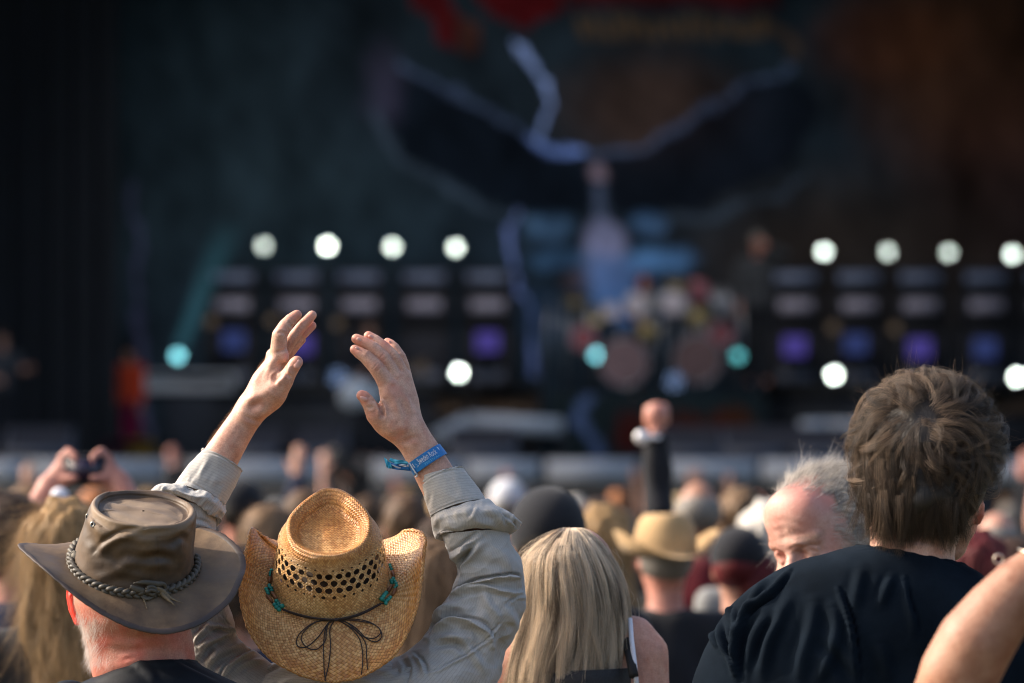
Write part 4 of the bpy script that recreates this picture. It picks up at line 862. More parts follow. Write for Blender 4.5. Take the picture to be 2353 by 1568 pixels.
strip([(1145,870),(1200,900),(1250,940),(1300,965),(1350,980)],[4,5,3,1.2,.6],off=.010,mat=M_TAS,name='tassel'); strip([(1160,880),(1210,930),(1250,965),(1290,1000)],[4,4,2.5,.6],off=.009,mat=M_TAS,name='tassel'); strip([(1005,912),(1040,930),(1075,950),(1110,940),(1140,915)],[2,3,3.5,3],off=.006,name='tassel'); strip([(1050,935),(1070,980),(1082,1020)],[2,1,.4],off=.003,mat=M_TAS,name='tassel')
# concho button and eyelets
bp=drape([(541,638)],hatL,.010,C2)[0]; v,f=lathe([(.0005,-.0022),(.0068,-.0022),(.0078,-.001),(.0068,.0008),(.0058,.0),(.0045,.0006),(.0005,.0009)],nc=28); R=Vector((-.45,-.85,.15)).to_track_quat('Z','Y').to_matrix(); v=v*[1.0,1.35,1]@np.array(R).T
child('button',v+bp,f,plain('aged_metal',(.10,.09,.075),.5,.3,300,.6),lhat)
for (u,vv,sx) in ((681,402,1.0),(640,345,.6)):
    p=drape([(u,vv)],hatL,.0008,C2)[0]; v,f=lathe([(.0018,-.0006),(.0022,.0008),(.0034,.0010),(.0042,0),(.0042,-.0008)],nc=20); R=Vector((-.3,-1,.1)).to_track_quat('Z','Y').to_matrix(); e=child('eyelet',(v*[sx,1.25,1])@np.array(R).T+p,[q for q in f if len(q)==4],plain('eyelet_metal',(.35,.33,.3),.3,.1,100,.9),lhat)
    v,f=lathe([(.0002,.0002),(.0021,.0003)],nc=16); child('eyelet_hole',(v*[sx,1.25,1])@np.array(R).T+p,f,plain('eyelet_dark',(.006,.005,.005),.9),e)
print('leather hat',time.time()-T0)

# ================================================================ TALL MAN IN THE BLACK T-SHIRT
YT=7.0
tman=thing('person','tall man with tousled brown hair seen from behind in a black t-shirt','person',(PX(2080,1700,YT)[0],YT,0))
def qt(x,y,dy=0): return PX(x,y,YT)+np.array([0,dy,0])
S=SDF(np.array([PX(1900,0,YT)[0],YT-.17,PX(0,1420,YT)[2]]),np.array([PX(2340,0,YT)[0],YT+.2,PX(0,870,YT)[2]]),.0022)
S.ell(qt(2128,1055,.01),(.092,.104,.106)); S.ell(qt(2135,1120,.0),(.086,.096,.085),k=.03)
S.chain([qt(2105,1150,.0),qt(2095,1250,-.01),qt(2090,1340,-.02)],[.078,.070,.062],.03)
S.chain([qt(2175,1130,.03),qt(2198,1200,.06),qt(2190,1250,.07)],[.050,.040,.03],.03)       # jaw
S.chain([qt(2080,1345,-.01),qt(1900,1430,0)],[.055,.05],.03); S.chain([qt(2120,1355,-.01),qt(2300,1460,0)],[.055,.05],.03)
# ear
S.chain([qt(2250,1140,.02),qt(2257,1160,.012),qt(2256,1182,.012),qt(2249,1198,.02)],[.0045,.005,.0048,.0052],.003); S.chain([qt(2240,1145,.02),qt(2246,1175,.018),qt(2242,1195,.022)],[.008,.009,.006],.005,flat=(unit([1,-.5,0]),.6))
VH,FH=S.mesh(2)
VH=crease(VH,FH,[([(2000,1245),(2050,1238),(2120,1246),(2180,1262)],5,1.2,'v'),([(2190,1215),(2205,1240),(2200,1270)],8,1.2,'v')])
xt=PX(2050,0,YT)[0]; S=SDF((xt-.42,YT-.22,0),(xt+.42,YT+.26,1.66),.011)
S.ell((xt,YT,1.24),(.20,.11,.24),k=.03); S.ell((xt,YT,1.0),(.18,.13,.17),k=.05); S.chain([(xt-.17,YT,1.44),(xt+.17,YT,1.44)],[.05,.05],.03)
for sx in (-1,1):
    S.chain([(xt+sx*.23,YT,1.46),(xt+sx*.30,YT,1.2),(xt+sx*.29,YT+.06,.95)],[.055,.042,.03],.03); S.ell((xt+sx*.285,YT+.08,.86),(.024,.045,.085),k=.02)
    S.chain([(xt+sx*.1,YT,.92),(xt+sx*.11,YT,.5),(xt+sx*.115,YT,.06)],[.095,.062,.044],.03); S.chain([(xt+sx*.115,YT,.035),(xt+sx*.12,YT+.16,.03)],[.036,.03],.03)
VB,FB=S.mesh(2)
M_SKINT=skin_red('skin_pale',(.52,.28,.20,1),(.64,.38,.28,1),(.62,.14,.10,1),.12)
redh=np.clip(np.exp(-((proj(VH)[:,0]-2252)/22)**2)*.55+.3*np.exp(-((proj(VH)[:,1]-1000)/60)**2)+.1*noise(VH,30,3),0,1)
V_,F_,u_,m_=join([(VH,FH),(VB,FB)]); child('body',V_,F_,M_SKINT,tman,col=np.vstack([np.stack([redh]*3,1),np.full((len(VB),3),.1)]))
# hair: whorl low on the back of the crown, shaggy strands running down from it
M_CAPB=capmat('brown_hair_mass',(.007,.0045,.003,1),(.018,.011,.007,1)); M_BRH=hairmat('brown_hair',(.018,.0115,.008,1),(.26,.175,.115,1),.36)
def hair_whorl(cen,rad,pole,n,seed,seg=14,len_fn=None,clumps=700,swirl=.5,thick=.02,cut=None,jit=.2):
    """strands leave the whorl, follow the skull, lift, and fall; gathered in clumps"""
    rs=np.random.RandomState(seed); rad=np.array(rad); pole=unit(pole)
    a=unit(np.cross(pole,[0,0,1])); b=np.cross(pole,a)
    def mk(m):
        th=rs.uniform(0,2*math.pi,m); ph=np.arccos(1-rs.uniform(.006,1,m)*(1-math.cos(1.95))); return th,ph
    cth,cph=mk(clumps)
    def path(th,ph,L,lift,wob,n_):
        P=[];D=[]
        t0=th.copy(); 
        pts=[]
        for i in range(seg):
            s=i/(seg-1); p=ph+L*s; tt=th+swirl*np.sin(np.minimum(p,1.2))*.35+wob[0]*s*.9+.28*np.sin(th*3+p*3.1)*s+.2*np.sin(th*7+1)*s
            d=np.outer(np.cos(p),pole)+np.sin(p)[:,None]*(np.outer(np.cos(tt),a)+np.outer(np.sin(tt),b))
            r=1+lift*np.sin(math.pi*min(.15+.72*s,1))[...] if np.isscalar(lift) else 1+lift*math.sin(math.pi*min(.12+.7*s,1.0))
            q=d*rad*(np.asarray(r)[:,None] if not np.isscalar(r) else r); pts.append(q+cen+wob[1][:,None]*d*s*s*.010+wob[2]*(s*s)*.015)
        return np.stack(pts,1)
    cl_l=len_fn(cth,cph,rs) if len_fn else rs.uniform(.6,1.0,clumps)
    clift=rs.uniform(.04,.34,clumps)
    cw=(rs.normal(size=clumps)*jit,rs.normal(size=clumps),rs.normal(size=(clumps,3))); CP=path(cth,cph,cl_l,clift,cw,clumps)
    k=rs.randint(0,clumps,n); th=cth[k]+rs.normal(size=n)*.045/np.maximum(np.sin(cph[k]),.25); ph=cph[k]+rs.normal(size=n)*.035; 
    P=CP[k]; spread=rs.normal(size=(n,1,3))*.0040*np.array(rad)/rad.max(); s=np.linspace(0,1,seg)[None,:,None]
    P=P+spread*(1-.72*s)+rs.normal(size=(n,1,3))*.0022*s*s+np.array([0,0,-1])*(s*s*.004)
    tr=.36+.30*rs.normal(size=clumps); tint=np.clip(tr[k]+rs.normal(size=n)*.16,0,1)
    return P,tint,CP
cen=qt(2130,1040,.012); 
pole=unit([-.17,-.80,.50])
def lf_(th,ph,rs): return rs.uniform(.32,.85,len(th))*(1-.2*(ph>1.5))
def lf2(th,ph,rs): return rs.uniform(.35,.75,len(th))
Pa,ta,_=hair_whorl(cen,(.101,.110,.112),pole,22000,11,14,lf_,800,.8,jit=.30)
Pb,tb,_=hair_whorl(cen,(.103,.111,.114),pole,5000,12,14,lf_,260,1.8,jit=.8)
# cap under the strands
S=SDF(cen-.17,cen+.17,.004); S.ell(cen-np.array([0,0,.004]),(.100,.110,.112)); S.ell(qt(2112,1130,-.004),(.100,.106,.080),k=.03); S.ell(cen+np.array([0,.10,-.09]),(.2,.075,.085),k=.01,op='s'); S.ell(qt(2110,1330,0),(.2,.2,.072),k=.01,op='s'); v,f=S.mesh(2); v=v+(noise(v,18,3)*.003)[:,None]
keep=lambda V: ((V[:,2]>cen[2]-.112))
def cullface(P,tint):
    tip=P[:,-1]; ear=(P[:,:,0].max(1)>cen[0]+.085)&(P[:,-1,2]<cen[2]-.055); face=(P[:,:,1].max(1)>YT+.05)&(P[:,-1,2]<cen[2]-.03); q=proj(P[:,-1]); low=(q[:,1]>1256+10*np.sin(q[:,0]*.2)) ; m=~(ear|face|low); return P[m],tint[m]
Pa,ta=cullface(Pa,ta); Pb,tb=cullface(Pb,tb)
capm=cen[2]-.085; VV=v.copy(); low=VV[:,2]<capm; pass; Rr=VV-cen; fr=(Rr[:,1]>.04)&(Rr[:,2]<.02); pass
hairT=child('hair',VV,f,M_CAPB,tman)
def nape(n,seed):
    rs=np.random.RandomState(seed); nc=240; cx=rs.uniform(1972,2208,nc); cy=1085+rs.uniform(-70,60,nc); k=rs.randint(0,nc,n); P=[]; w1=rs.normal(size=nc); w2=rs.normal(size=nc)
    xs=cx[k]+rs.normal(size=n)*5; ang=(xs-2105)/140; R0=.112
    for s in np.linspace(0,1,12):
        y=cy[k]+(1228+20*w2[k]-16*abs(ang)+14*np.sin(xs*.11)-cy[k])*s; x=xs+(w1[k]*24-ang*10)*s*s-ang*10*s; yy=np.sqrt(np.clip(1-(np.clip((x-2110)/165,-.97,.97))**2,0,1)); dep=-(.120-.030*s+.010*math.sin(3*s)+.004*w2[k])*yy+.004; P.append(np.stack([(x-1176)/2352*K*YT,YT+.012+dep,CAMZ+(1110-y)/2352*K*YT],1))
    P=np.stack(P,1); P+= (np.linspace(0,1,12)[None,:,None]**2)*rs.normal(size=(n,1,3))*.0045; return P,np.clip(.2+.2*rs.normal(size=nc)[k]+rs.normal(size=n)*.14,0,1)
Pc,tc=nape(12000,5)
# a few flyaway hairs round the outline
rs=np.random.RandomState(2); fl=[]
for i in range(170):
    a_=rs.uniform(-.2,math.pi+.2); r0=np.array([math.cos(a_)*.118,rs.uniform(-.05,.05),math.sin(a_)*.122+.0])*1.08; d0=unit([math.cos(a_)*.8+rs.normal()*.5,rs.normal()*.3,math.sin(a_)+rs.normal()*.4]); c0=rs.normal(size=3)*.5; L=rs.uniform(.012,.034)
    fl.append([cen+r0+(d0*t+c0*t*t*.7)*L for t in np.linspace(0,1,14)])
fl=np.array(fl); tf_=[]; tt_=[]
for i in range(95):
    d=unit([rs.normal(),rs.uniform(-1,.3),rs.normal()*.8+.45]); r0=d*np.array([.101,.110,.112])*rs.uniform(1.0,1.09); tg_=unit(np.cross(np.cross(pole,d),d)*-1+rs.normal(size=3)*.55); L=rs.uniform(.022,.045); tc_=rs.uniform(.1,.9)
    for j in range(45):
        o_=rs.normal(size=3)*.0042; c0=rs.normal(size=3)*.12
        tf_.append([cen+r0+o_*(1-.75*s_)+(tg_*.85+d*(.55-.55*s_)+c0*s_-np.array([0,0,.35])*s_*s_)*L*s_ for s_ in np.linspace(0,1,14)]); tt_.append(np.clip(tc_+rs.normal()*.12,0,1))
tf_=np.array(tf_); fl=np.vstack([fl,tf_[tf_[:,-1,1]<YT+.07]])
far_=lambda P,t:(P[np.linalg.norm(P-cen,axis=2).max(1)<.146],t[np.linalg.norm(P-cen,axis=2).max(1)<.146])
Pa,ta=far_(Pa,ta); Pb,tb=far_(Pb,tb)
strands('loose_hair',np.vstack([Pa,Pb,fl]),M_BRH,hairT,.00014,.00005,np.concatenate([ta,tb,rs.uniform(.3,.9,170),np.array(tt_)[tf_[:,-1,1]<YT+.07]])); strands('loose_hair',Pc,M_BRH,hairT,.00014,.00005,tc)
# t-shirt
tr=[(1971,1258,2214,1297,.0,.078,9),(1966,1262,2222,1304,0,.080,9),(1935,1270,2245,1318,0,.085,8),(1890,1281,2262,1332,0,.092,6),(1825,1296,2300,1356,0,.10,5),(1755,1330,2350,1392,0,.11,3),(1690,1380,2410,1442,0,.12),(1645,1440,2455,1510,0,.125),(1612,1520,2480,1600,0,.125),(1588,1600,2490,1680,0,.125),(1575,1720,2490,1780,0,.125),(1650,1900,2440,1900,0,.13),(1665,2150,2420,2150,0,.135),(1655,2450,2430,2450,0,.14)]
Vs,Fs,us=loft(tr,YT,300,320); Vs=Vs+vnormals(Vs,Fs)*(noise(Vs,5,8)*.0025+noise(Vs,16,9)*.0006)[:,None]
Vs=crease(Vs,Fs,[([(1150,672),(1340,648),(1560,660),(1780,740),(1900,800)],1.8,.9,'v'),([(1160,690),(1340,672),(1560,684),(1760,760),(1880,830)],1.8,.7,'v'),
 ([(1040,950),(1090,1090),(1120,1200),(1140,1350),(1160,1560)],8,6,'f'),([(1180,800),(1150,950),(1130,1080)],12,3,'r'),([(1380,860),(1340,950),(1310,1050)],9,3.5,'r'),([(1480,880),(1500,1020),(1540,1150),(1545,1260)],8,4,'f'),([(560,870),(500,930),(430,1040),(390,1120)],7,4,'r'),([(700,830),(600,960),(520,1020),(410,1110),(370,1240)],7,6,'f'),([(430,880),(340,960),(300,1060),(310,1180)],6,5,'f'),
 ([(240,1170),(250,1280),(300,1400),(330,1500)],6,6,'f'),([(190,1150),(200,1260),(230,1340)],6,5,'f'),([(310,1060),(330,1200),(300,1290)],6,5,'r'),([(390,1120),(340,1250),(320,1380),(350,1540)],7,6,'r'),([(480,1100),(400,1250),(370,1420),(360,1560)],8,5,'v'),([(700,980),(620,1150),(540,1330),(500,1560)],12,4,'r'),([(860,1020),(840,1200),(780,1400),(760,1560)],13,4,'r'),([(980,1060),(1010,1200),(960,1400),(880,1560)],12,4.5,'r'),([(600,1120),(520,1260),(470,1440)],9,4,'v'),([(150,1060),(230,1000),(330,960)],5,3,'f'),([(1300,1300),(1330,1420),(1360,1560)],14,3,'r'),([(900,1300),(1000,1400),(1100,1560)],14,3,'v')],C6,2.1)
ts=child('t_shirt',Vs,Fs,M_BLACK,tman,uv=us); md=ts.modifiers.new('t','SOLIDIFY'); md.thickness=.002; md.offset=1
trousers(tman,xt,YT,1.08,M_TROU,1.02)
print('tall man',time.time()-T0)

# ================================================================ BLONDE WOMAN
YB=7.75
bw=thing('person','woman with long straight ash blonde hair and bare shoulder beside the grey shirt sleeve','person',(PX(1330,1700,YB)[0],YB,0))
M_BLC=capmat('blonde_hair_mass',(.045,.027,.015,1),(.20,.13,.075,1),(70,70,3)); M_BLH=hairmat('blonde_hair',(.070,.045,.028,1),(.88,.72,.54,1),.3)
bl=[(*C7(405,742),*C7(440,742),.01,.012),(*C7(345,768),*C7(492,757),.005,.05),(*C7(262,830),*C7(552,810),0,.078),(*C7(205,890),*C7(600,872),0,.092),(*C7(178,960),*C7(645,950),0,.098),(*C7(162,1060),*C7(688,1055),0,.10),(*C7(150,1200),*C7(716,1180),0,.098),(*C7(110,1340),*C7(728,1340),0,.095),(*C7(70,1500),*C7(725,1500),0,.092),(*C7(45,1700),*C7(712,1700),0,.090),(*C7(60,1950),*C7(690,1950),0,.085),(*C7(110,2200),*C7(650,2200),0,.075),(*C7(180,2350),*C7(590,2350),0,.05)]
Vh,Fh,uh=loft(bl,YB,120,140); Vh2=Vh+vnormals(Vh,Fh)*(noise(Vh*[1,1,.15],30,3)*.0035-.006)[:,None]
hb=child('hair',Vh2,Fh,M_BLC,bw,uv=uh); GH=Vh.reshape(120,140,3)
def loft_strands(G,n,seed,v0=(0,.25),v1=(.75,1.0),seg=26,clumps=260,spread=.03,wave=.004,off=(-.003,.006),phi=None,pole_px=None):
    rs=np.random.RandomState(seed); nr,nc=G.shape[:2]; cp=rs.uniform(0,1,clumps) if phi is None else rs.uniform(phi[0],phi[1],clumps); ca=rs.uniform(*v0,clumps); cb=rs.uniform(*v1,clumps); cd=rs.normal(size=clumps)*.035; ct=rs.rand(clumps); ph=rs.uniform(0,6.28,(clumps,2)); co=rs.uniform(*off,clumps)
    k=rs.randint(0,clumps,n); P=[]; ctr=G.mean(1); jt=rs.normal(size=n); jo=rs.normal(size=n)*.0013
    for s in np.linspace(0,1,seg):
        v=(ca[k]+(cb[k]-ca[k])*s)*(nr-1); u=(cp[k]+jt*spread*(.5*(1-.55*s))+cd[k]*s*s+.012*np.sin(ph[k,0]+s*5)*s)*nc
        i=np.clip(v.astype(int),0,nr-2); f=(v-i)[:,None]; j=np.floor(u).astype(int); g=(u-j)[:,None]; j0=j%nc; j1=(j+1)%nc
        p=(G[i,j0]*(1-g)+G[i,j1]*g)*(1-f)+(G[i+1,j0]*(1-g)+G[i+1,j1]*g)*f; c=ctr[i]*(1-f)+ctr[np.minimum(i+1,nr-1)]*f; d=p-c; d[:,2]=0; d/=np.maximum(np.linalg.norm(d,axis=1,keepdims=True),1e-6)
        P.append(p+d*(co[k]+jo+wave*.5*np.sin(ph[k,1]+s*9))[:,None])
    return np.stack(P,1),np.clip(sstep(ct[k],.12,.75)+rs.normal(size=n)*.07,0,1)
Pq,tq=loft_strands(GH,16000,21,clumps=230,spread=.017,wave=.008,off=(-.010,.010)); strands('loose_hair',Pq,M_BLH,hb,.00014,.00006,tq)
Pq,tq=loft_strands(GH,2600,22,v0=(.0,.3),v1=(.6,.95),clumps=120,spread=.02,off=(.003,.011),wave=.007,phi=(.0,.5)); strands('loose_hair',Pq,M_BLH,hb,.0001,.00004,np.clip(tq+.2,0,1))
Pq,tq=loft_strands(GH,420,23,v0=(0,.5),v1=(.5,.98),clumps=420,spread=.0,off=(.006,.020),wave=.02); strands('loose_hair',Pq,M_BLH,hb,.00008,.00004,tq)
xb=PX(1330,0,YB)[0]; S=SDF((xb-.3,YB-.2,0),(xb+.3,YB+.25,1.70),.009)
def qb(u,v,dy=0): return PX(*C7(u,v),YB)+np.array([0,dy,0])
S.ell((xb-.0,YB+.01,qb(0,1020)[2]),(.070,.075,.095)); S.chain([qb(440,1150),qb(440,1330)],[.052,.055],.02); S.chain([qb(240,1420),qb(640,1400)],[.055,.05],.04)
S.chain([qb(590,1360),qb(760,1330),qb(812,1420),qb(826,1568),qb(835,1750),qb(830,2050,.05)],[.04,.042,.048,.044,.038,.03],.02)
S.chain([qb(290,1400),qb(120,1420),qb(60,1560),qb(40,1750),qb(60,2050,.05)],[.04,.045,.045,.038,.03],.02)
S.ell((xb,YB,1.22),(.16,.10,.24),k=.05); S.ell((xb,YB,.95),(.165,.12,.16),k=.05)
for sx in (-1,1): S.chain([(xb+sx*.09,YB,.88),(xb+sx*.095,YB,.48),(xb+sx*.1,YB,.06)],[.085,.055,.04],.03); S.chain([(xb+sx*.1,YB,.035),(xb+sx*.1,YB+.13,.03)],[.032,.028],.03)
V,F=S.mesh(2); child('body',V,F,M_SKINT,bw,col=np.full((len(V),3),.12))
V,F,uv=loft([rw(C7,120,1500,790,1480,0,.10),rw(C7,110,1560,792,1560,0,.108),rw(C7,110,1750,790,1750,0,.11),rw(C7,130,2050,760,2050,0,.115),rw(C7,120,2400,770,2400,0,.125)],YB,40,80); child('lace_top',V,F,plain('black_lace',(.016,.016,.018),.7,.5,260),bw)
V,F=tube([qb(742,1225,-.03),qb(748,1330,-.055),qb(762,1450,-.075),qb(775,1600,-.09)],.0045,8); V=V*[1,1,1]; child('strap',V,F,plain('white_strap',(.78,.78,.84),.7,.05),bw)
V,F=tube([qb(722,1330,-.035),qb(742,1430,-.065),qb(757,1520,-.09)],.009,8); child('strap',V,F,plain('black_strap',(.015,.015,.017),.8,.2),bw)
trousers(bw,xb,YB,.98,M_TROU,.93)
print('blonde',time.time()-T0)

# ================================================================ BALDING MAN, FACE TURNED LEFT
YG=8.0
gm=thing('person','balding man with swept grey hair, red forehead and closed eyes, behind the black shoulder','person',(PX(1900,1700,YG)[0],YG,0))
def head_sdf(h=.0022):
    """head looking along -Y, eyes at z=0, chin at about -.115, top at +.12"""
    S=SDF((-.115,-.15,-.2),(.115,.125,.15),h)
    S.ell((0,.012,.03),(.079,.100,.092)); S.ell((0,-.020,-.015),(.066,.078,.075),k=.03); S.ell((0,-.052,-.075),(.045,.040,.042),k=.03)   # cranium, face, chin
    S.ell((0,-.066,.060),(.056,.034,.045),k=.03)
    S.chain([(-.045,-.078,.018),(-.018,-.0905,.015),(.018,-.0905,.015),(.045,-.078,.018)],[.009,.010,.010,.009],.012)        # brow
    for sx in (-1,1):
        S.ell((sx*.032,-.094,-.004),(.019,.014,.0125),k=.012,op='s'); S.ell((sx*.031,-.0765,-.004),(.0135,.0125,.0125),k=.002)
        S.chain([(sx*.017,-.083,.001),(sx*.031,-.0895,.006),(sx*.046,-.080,.000)],[.0035,.0042,.0035],.003); S.chain([(sx*.017,-.083,-.006),(sx*.031,-.088,-.013),(sx*.045,-.079,-.006)],[.003,.0036,.003],.003)
        S.ell((sx*.043,-.062,-.035),(.020,.022,.018),k=.015)
        S.chain([(sx*.078,.005,.018),(sx*.088,.012,.015),(sx*.087,.012,-.012),(sx*.078,.004,-.03)],[.006,.006,.006,.005],.004); S.ell((sx*.079,.006,-.005),(.008,.014,.024),k=.004)
    S.chain([(0,-.088,.008),(0,-.103,-.018),(0,-.114,-.036)],[.008,.0095,.0115],.006)
    for sx in (-1,1): S.ell((sx*.013,-.100,-.039),(.009,.011,.008),k=.005); S.ell((sx*.007,-.108,-.046),(.003,.004,.003),k=.002,op='s')
    S.chain([(-.023,-.085,-.067),(0,-.098,-.064),(.023,-.085,-.067)],[.004,.0062,.004],.004); S.chain([(-.02,-.085,-.074),(0,-.096,-.076),(.02,-.085,-.074)],[.004,.0068,.004],.004); S.chain([(-.022,-.096,-.0705),(.022,-.096,-.0705)],[.0015,.0015],.001,op='s')
    S.chain([(0,.02,-.04),(0,.03,-.19)],[.062,.06],.03)
    return S.mesh(2)
HV,HFc=head_sdf()
def rot(rz,rx,ry=0): return np.array(Matrix.Rotation(math.radians(rz),3,'Z')@Matrix.Rotation(math.radians(rx),3,'X')@Matrix.Rotation(math.radians(ry),3,'Y'))
ex,ey=H4(560,1215); 
RG=rot(-42,13,-8); sc_=1.10; hc=PX(*H4(940,1065),YG)
def toG(V): return (V*sc_)@RG.T+hc
VG=toG(HV)
VG=crease(VG,HFc,[(p_,w_*1.3,d_*(.45 if k_=='v' and d_<2 else .8),k_) for p_,w_,d_,k_ in [([(240,830),(400,800),(560,840),(720,880)],5,1.2,'v'),([(230,950),(380,930),(470,900)],5,1.4,'v'),([(380,900),(420,1010),(340,1090)],5,1.6,'v'),([(480,1180),(560,1140),(660,1140),(770,1180),(850,1200)],3.0,2.6,'v'),([(800,1200),(950,1190),(1080,1150)],4,1.0,'v'),([(560,1290),(640,1300),(720,1270)],3,1.6,'v'),([(420,1120),(560,1090),(760,1110)],8,2.2,'r'),([(900,500),(850,640),(720,820)],12,1.0,'v')]],H4)
Q=proj(VG); rd=np.clip(.30+.5*np.exp(-((Q[:,0]-H4(800,400)[0])**2+(Q[:,1]-H4(800,400)[1])**2)/60**2)+.15*noise(VG,20,2),0,1)
xg=PX(1930,0,YG)[0]; S=SDF((xg-.32,YG-.2,0),(xg+.32,YG+.25,1.62),.011)
S.chain([(xg,YG,1.42),(xg,YG,1.6)],[.06,.06],.03); S.ell((xg,YG,1.2),(.19,.12,.25),k=.05); S.ell((xg,YG,.94),(.17,.13,.16),k=.05)
for sx in (-1,1):
    S.chain([(xg,YG,1.38),(xg+sx*.19,YG,1.34),(xg+sx*.23,YG,1.1),(xg+sx*.22,YG-.05,.86)],[.05,.05,.04,.03],.03); S.ell((xg+sx*.22,YG-.06,.79),(.022,.04,.08),k=.02)
    S.chain([(xg+sx*.09,YG,.88),(xg+sx*.1,YG,.48),(xg+sx*.105,YG,.06)],[.085,.058,.042],.03); S.chain([(xg+sx*.105,YG,.035),(xg+sx*.11,YG-.15,.03)],[.035,.03],.03)
VB,FB=S.mesh(2); M_SKING=skin_red('skin_ruddy',(.46,.26,.20,1),(.62,.40,.32,1),(.52,.20,.16,1),.06)
V_,F_,u_,m_=join([(VG,HFc),(VB,FB)]); child('body',V_,F_,M_SKING,gm,col=np.vstack([np.stack([rd]*3,1),np.full((len(VB),3),.2)]))
S=SDF((xg-.34,YG-.22,.7),(xg+.34,YG+.22,1.52),.011); S.ell((xg,YG,1.2),(.205,.135,.26),k=.05); S.ell((xg,YG,.94),(.185,.145,.17),k=.05)
for sx in (-1,1): S.chain([(xg,YG,1.40),(xg+sx*.19,YG,1.35),(xg+sx*.235,YG,1.1)],[.05,.062,.055],.03)
V,F=S.mesh(2); child('shirt',V,F,cloth('navy_cotton',(.02,.03,.06)),gm); trousers(gm,xg,YG,1.0,M_TROU,.95)
def reg_g(Q,a,N):
    L=((a-hc)@RG)/sc_; nz=.012*noise(L,25,9); side=sstep(L[:,1]+nz,-.058,-.012)*(np.abs(L[:,0])>.05); top=sstep(L[:,1]+nz,-.022,.022)*(L[:,2]>.05)
    return np.clip(np.maximum(side*(L[:,2]>-.05),top)+ (L[:,1]>.02)*(L[:,2]>-.06),0,1)
def dir_g(root,n):
    L=((root-hc)@RG)/sc_; d=np.stack([L[:,0]*2,np.full(len(L),.7),-.2+L[:,2]*3],1); return d@RG.T
Nc=vnormals(VG,HFc); fc=VG[HFc].mean(1); sel=reg_g(proj(fc),fc,None)>.93; VC=VG+Nc*(.0035+.0015*noise(VG,35,3))[:,None]; gcap=child('hair',VC,HFc[sel],capmat('grey_hair_mass',(.09,.065,.05,1),(.26,.215,.175,1)),gm)
Pg=surf_hair(VG,HFc,reg_g,17000,.052,dir_g,31,.42,.42,8); strands('loose_hair',Pg,hairmat('silver_hair',(.20,.16,.13,1),(.74,.69,.62,1)),gcap,.00018,.00006)
Pt=surf_hair(VG,HFc,lambda Q,a,N:((lambda L:(L[:,2]>.078)*sstep(L[:,1]+.008*noise(L,30,4),-.075,-.01))(((a-hc)@RG)/sc_)),8000,.036,dir_g,35,.38,.35,8); strands('loose_hair',Pt,bpy.data.materials['silver_hair'],gcap,.00018,.00006)
Pg=surf_hair(VG,HFc,lambda Q,a,N:((lambda L:(np.abs(L[:,2]-.022)<.006)*(L[:,1]<-.07)*(np.abs(L[:,0])>.012))(((a-hc)@RG)/sc_)).astype(float),500,.011,(.6,-.2,.3),33,.4,.3,5); strands('eyebrow',Pg,hairmat('brow_hair',(.25,.16,.10,1),(.5,.38,.28,1)),gm,.00009,.00003)

# ================================================================ RAISED BARE ARM IN THE FOREGROUND
YA=5.9
am=thing('person','person at the right edge raising a bare tanned arm with a thin bracelet','person',(PX(2650,1700,YA)[0],YA,0))
M_TAN=skin_red('skin_tanned',(.30,.145,.085,1),(.43,.24,.155,1),(.42,.17,.11,1),.06)
def qa(x,y,dy=0): return PX(x,y,YA)+np.array([0,dy,0])
xa=PX(2360,0,YA)[0]+.10
S=SDF((xa-.42,YA-.25,.0),(xa+.36,YA+.25,2.1),.006)
S.chain([qa(2195,1668,.04),qa(2192,1600,.02),qa(2205,1548,.01),qa(2240,1478,0),qa(2290,1410,0),qa(2345,1345,0),qa(2395,1300,0),qa(2425,1268,0)],[.052,.054,.055,.054,.048,.041,.034,.029],.02)
S.chain([qa(2195,1640,.04),qa(2270,1730,.04),(xa-.1,YA+.02,1.40),(xa,YA,1.38)],[.052,.052,.055,.055],.03)
S.chain([qa(2420,1275,0),qa(2445,1225,0),qa(2452,1190,0)],[.030,.034,.032],.015,flat=(np.array([0,1,0]),.6))
for i,(dx,l) in enumerate(((-26,75),(-9,92),(9,96),(26,84))): S.chain([qa(2450+dx,1190,0),qa(2455+dx*1.2,1190-l*.6,-.004),qa(2458+dx*1.3,1190-l,-.012)],[.0095,.0088,.0075],.003)
S.chain([qa(2425,1240,-.01),qa(2402,1205,-.02),qa(2396,1175,-.02)],[.014,.011,.009],.008)
S.ell((xa,YA,1.15),(.17,.11,.25),k=.05); S.ell((xa,YA,.93),(.17,.12,.16),k=.05); S.chain([(xa,YA,1.36),(xa,YA,1.52)],[.052,.052],.03); S.ell((xa,YA,1.60),(.077,.095,.112),k=.02)
S.chain([(xa,YA,1.37),(xa+.18,YA,1.34),(xa+.23,YA,1.1),(xa+.22,YA+.05,.86)],[.05,.05,.04,.03],.03); S.ell((xa+.22,YA+.06,.79),(.022,.04,.08),k=.02)
for sx in (-1,1): S.chain([(xa+sx*.09,YA,.88),(xa+sx*.095,YA,.48),(xa+sx*.1,YA,.06)],[.085,.055,.04],.03); S.chain([(xa+sx*.1,YA,.035),(xa+sx*.1,YA+.13,.03)],[.032,.028],.03)
V,F=S.mesh(3); child('body',V,F,M_TAN,am,col=np.full((len(V),3),.15))
S=SDF((xa-.25,YA-.16,.8),(xa+.25,YA+.16,1.48),.010); S.ell((xa,YA,1.14),(.185,.125,.26),k=.05); S.ell((xa,YA,.95),(.18,.13,.14),k=.05)
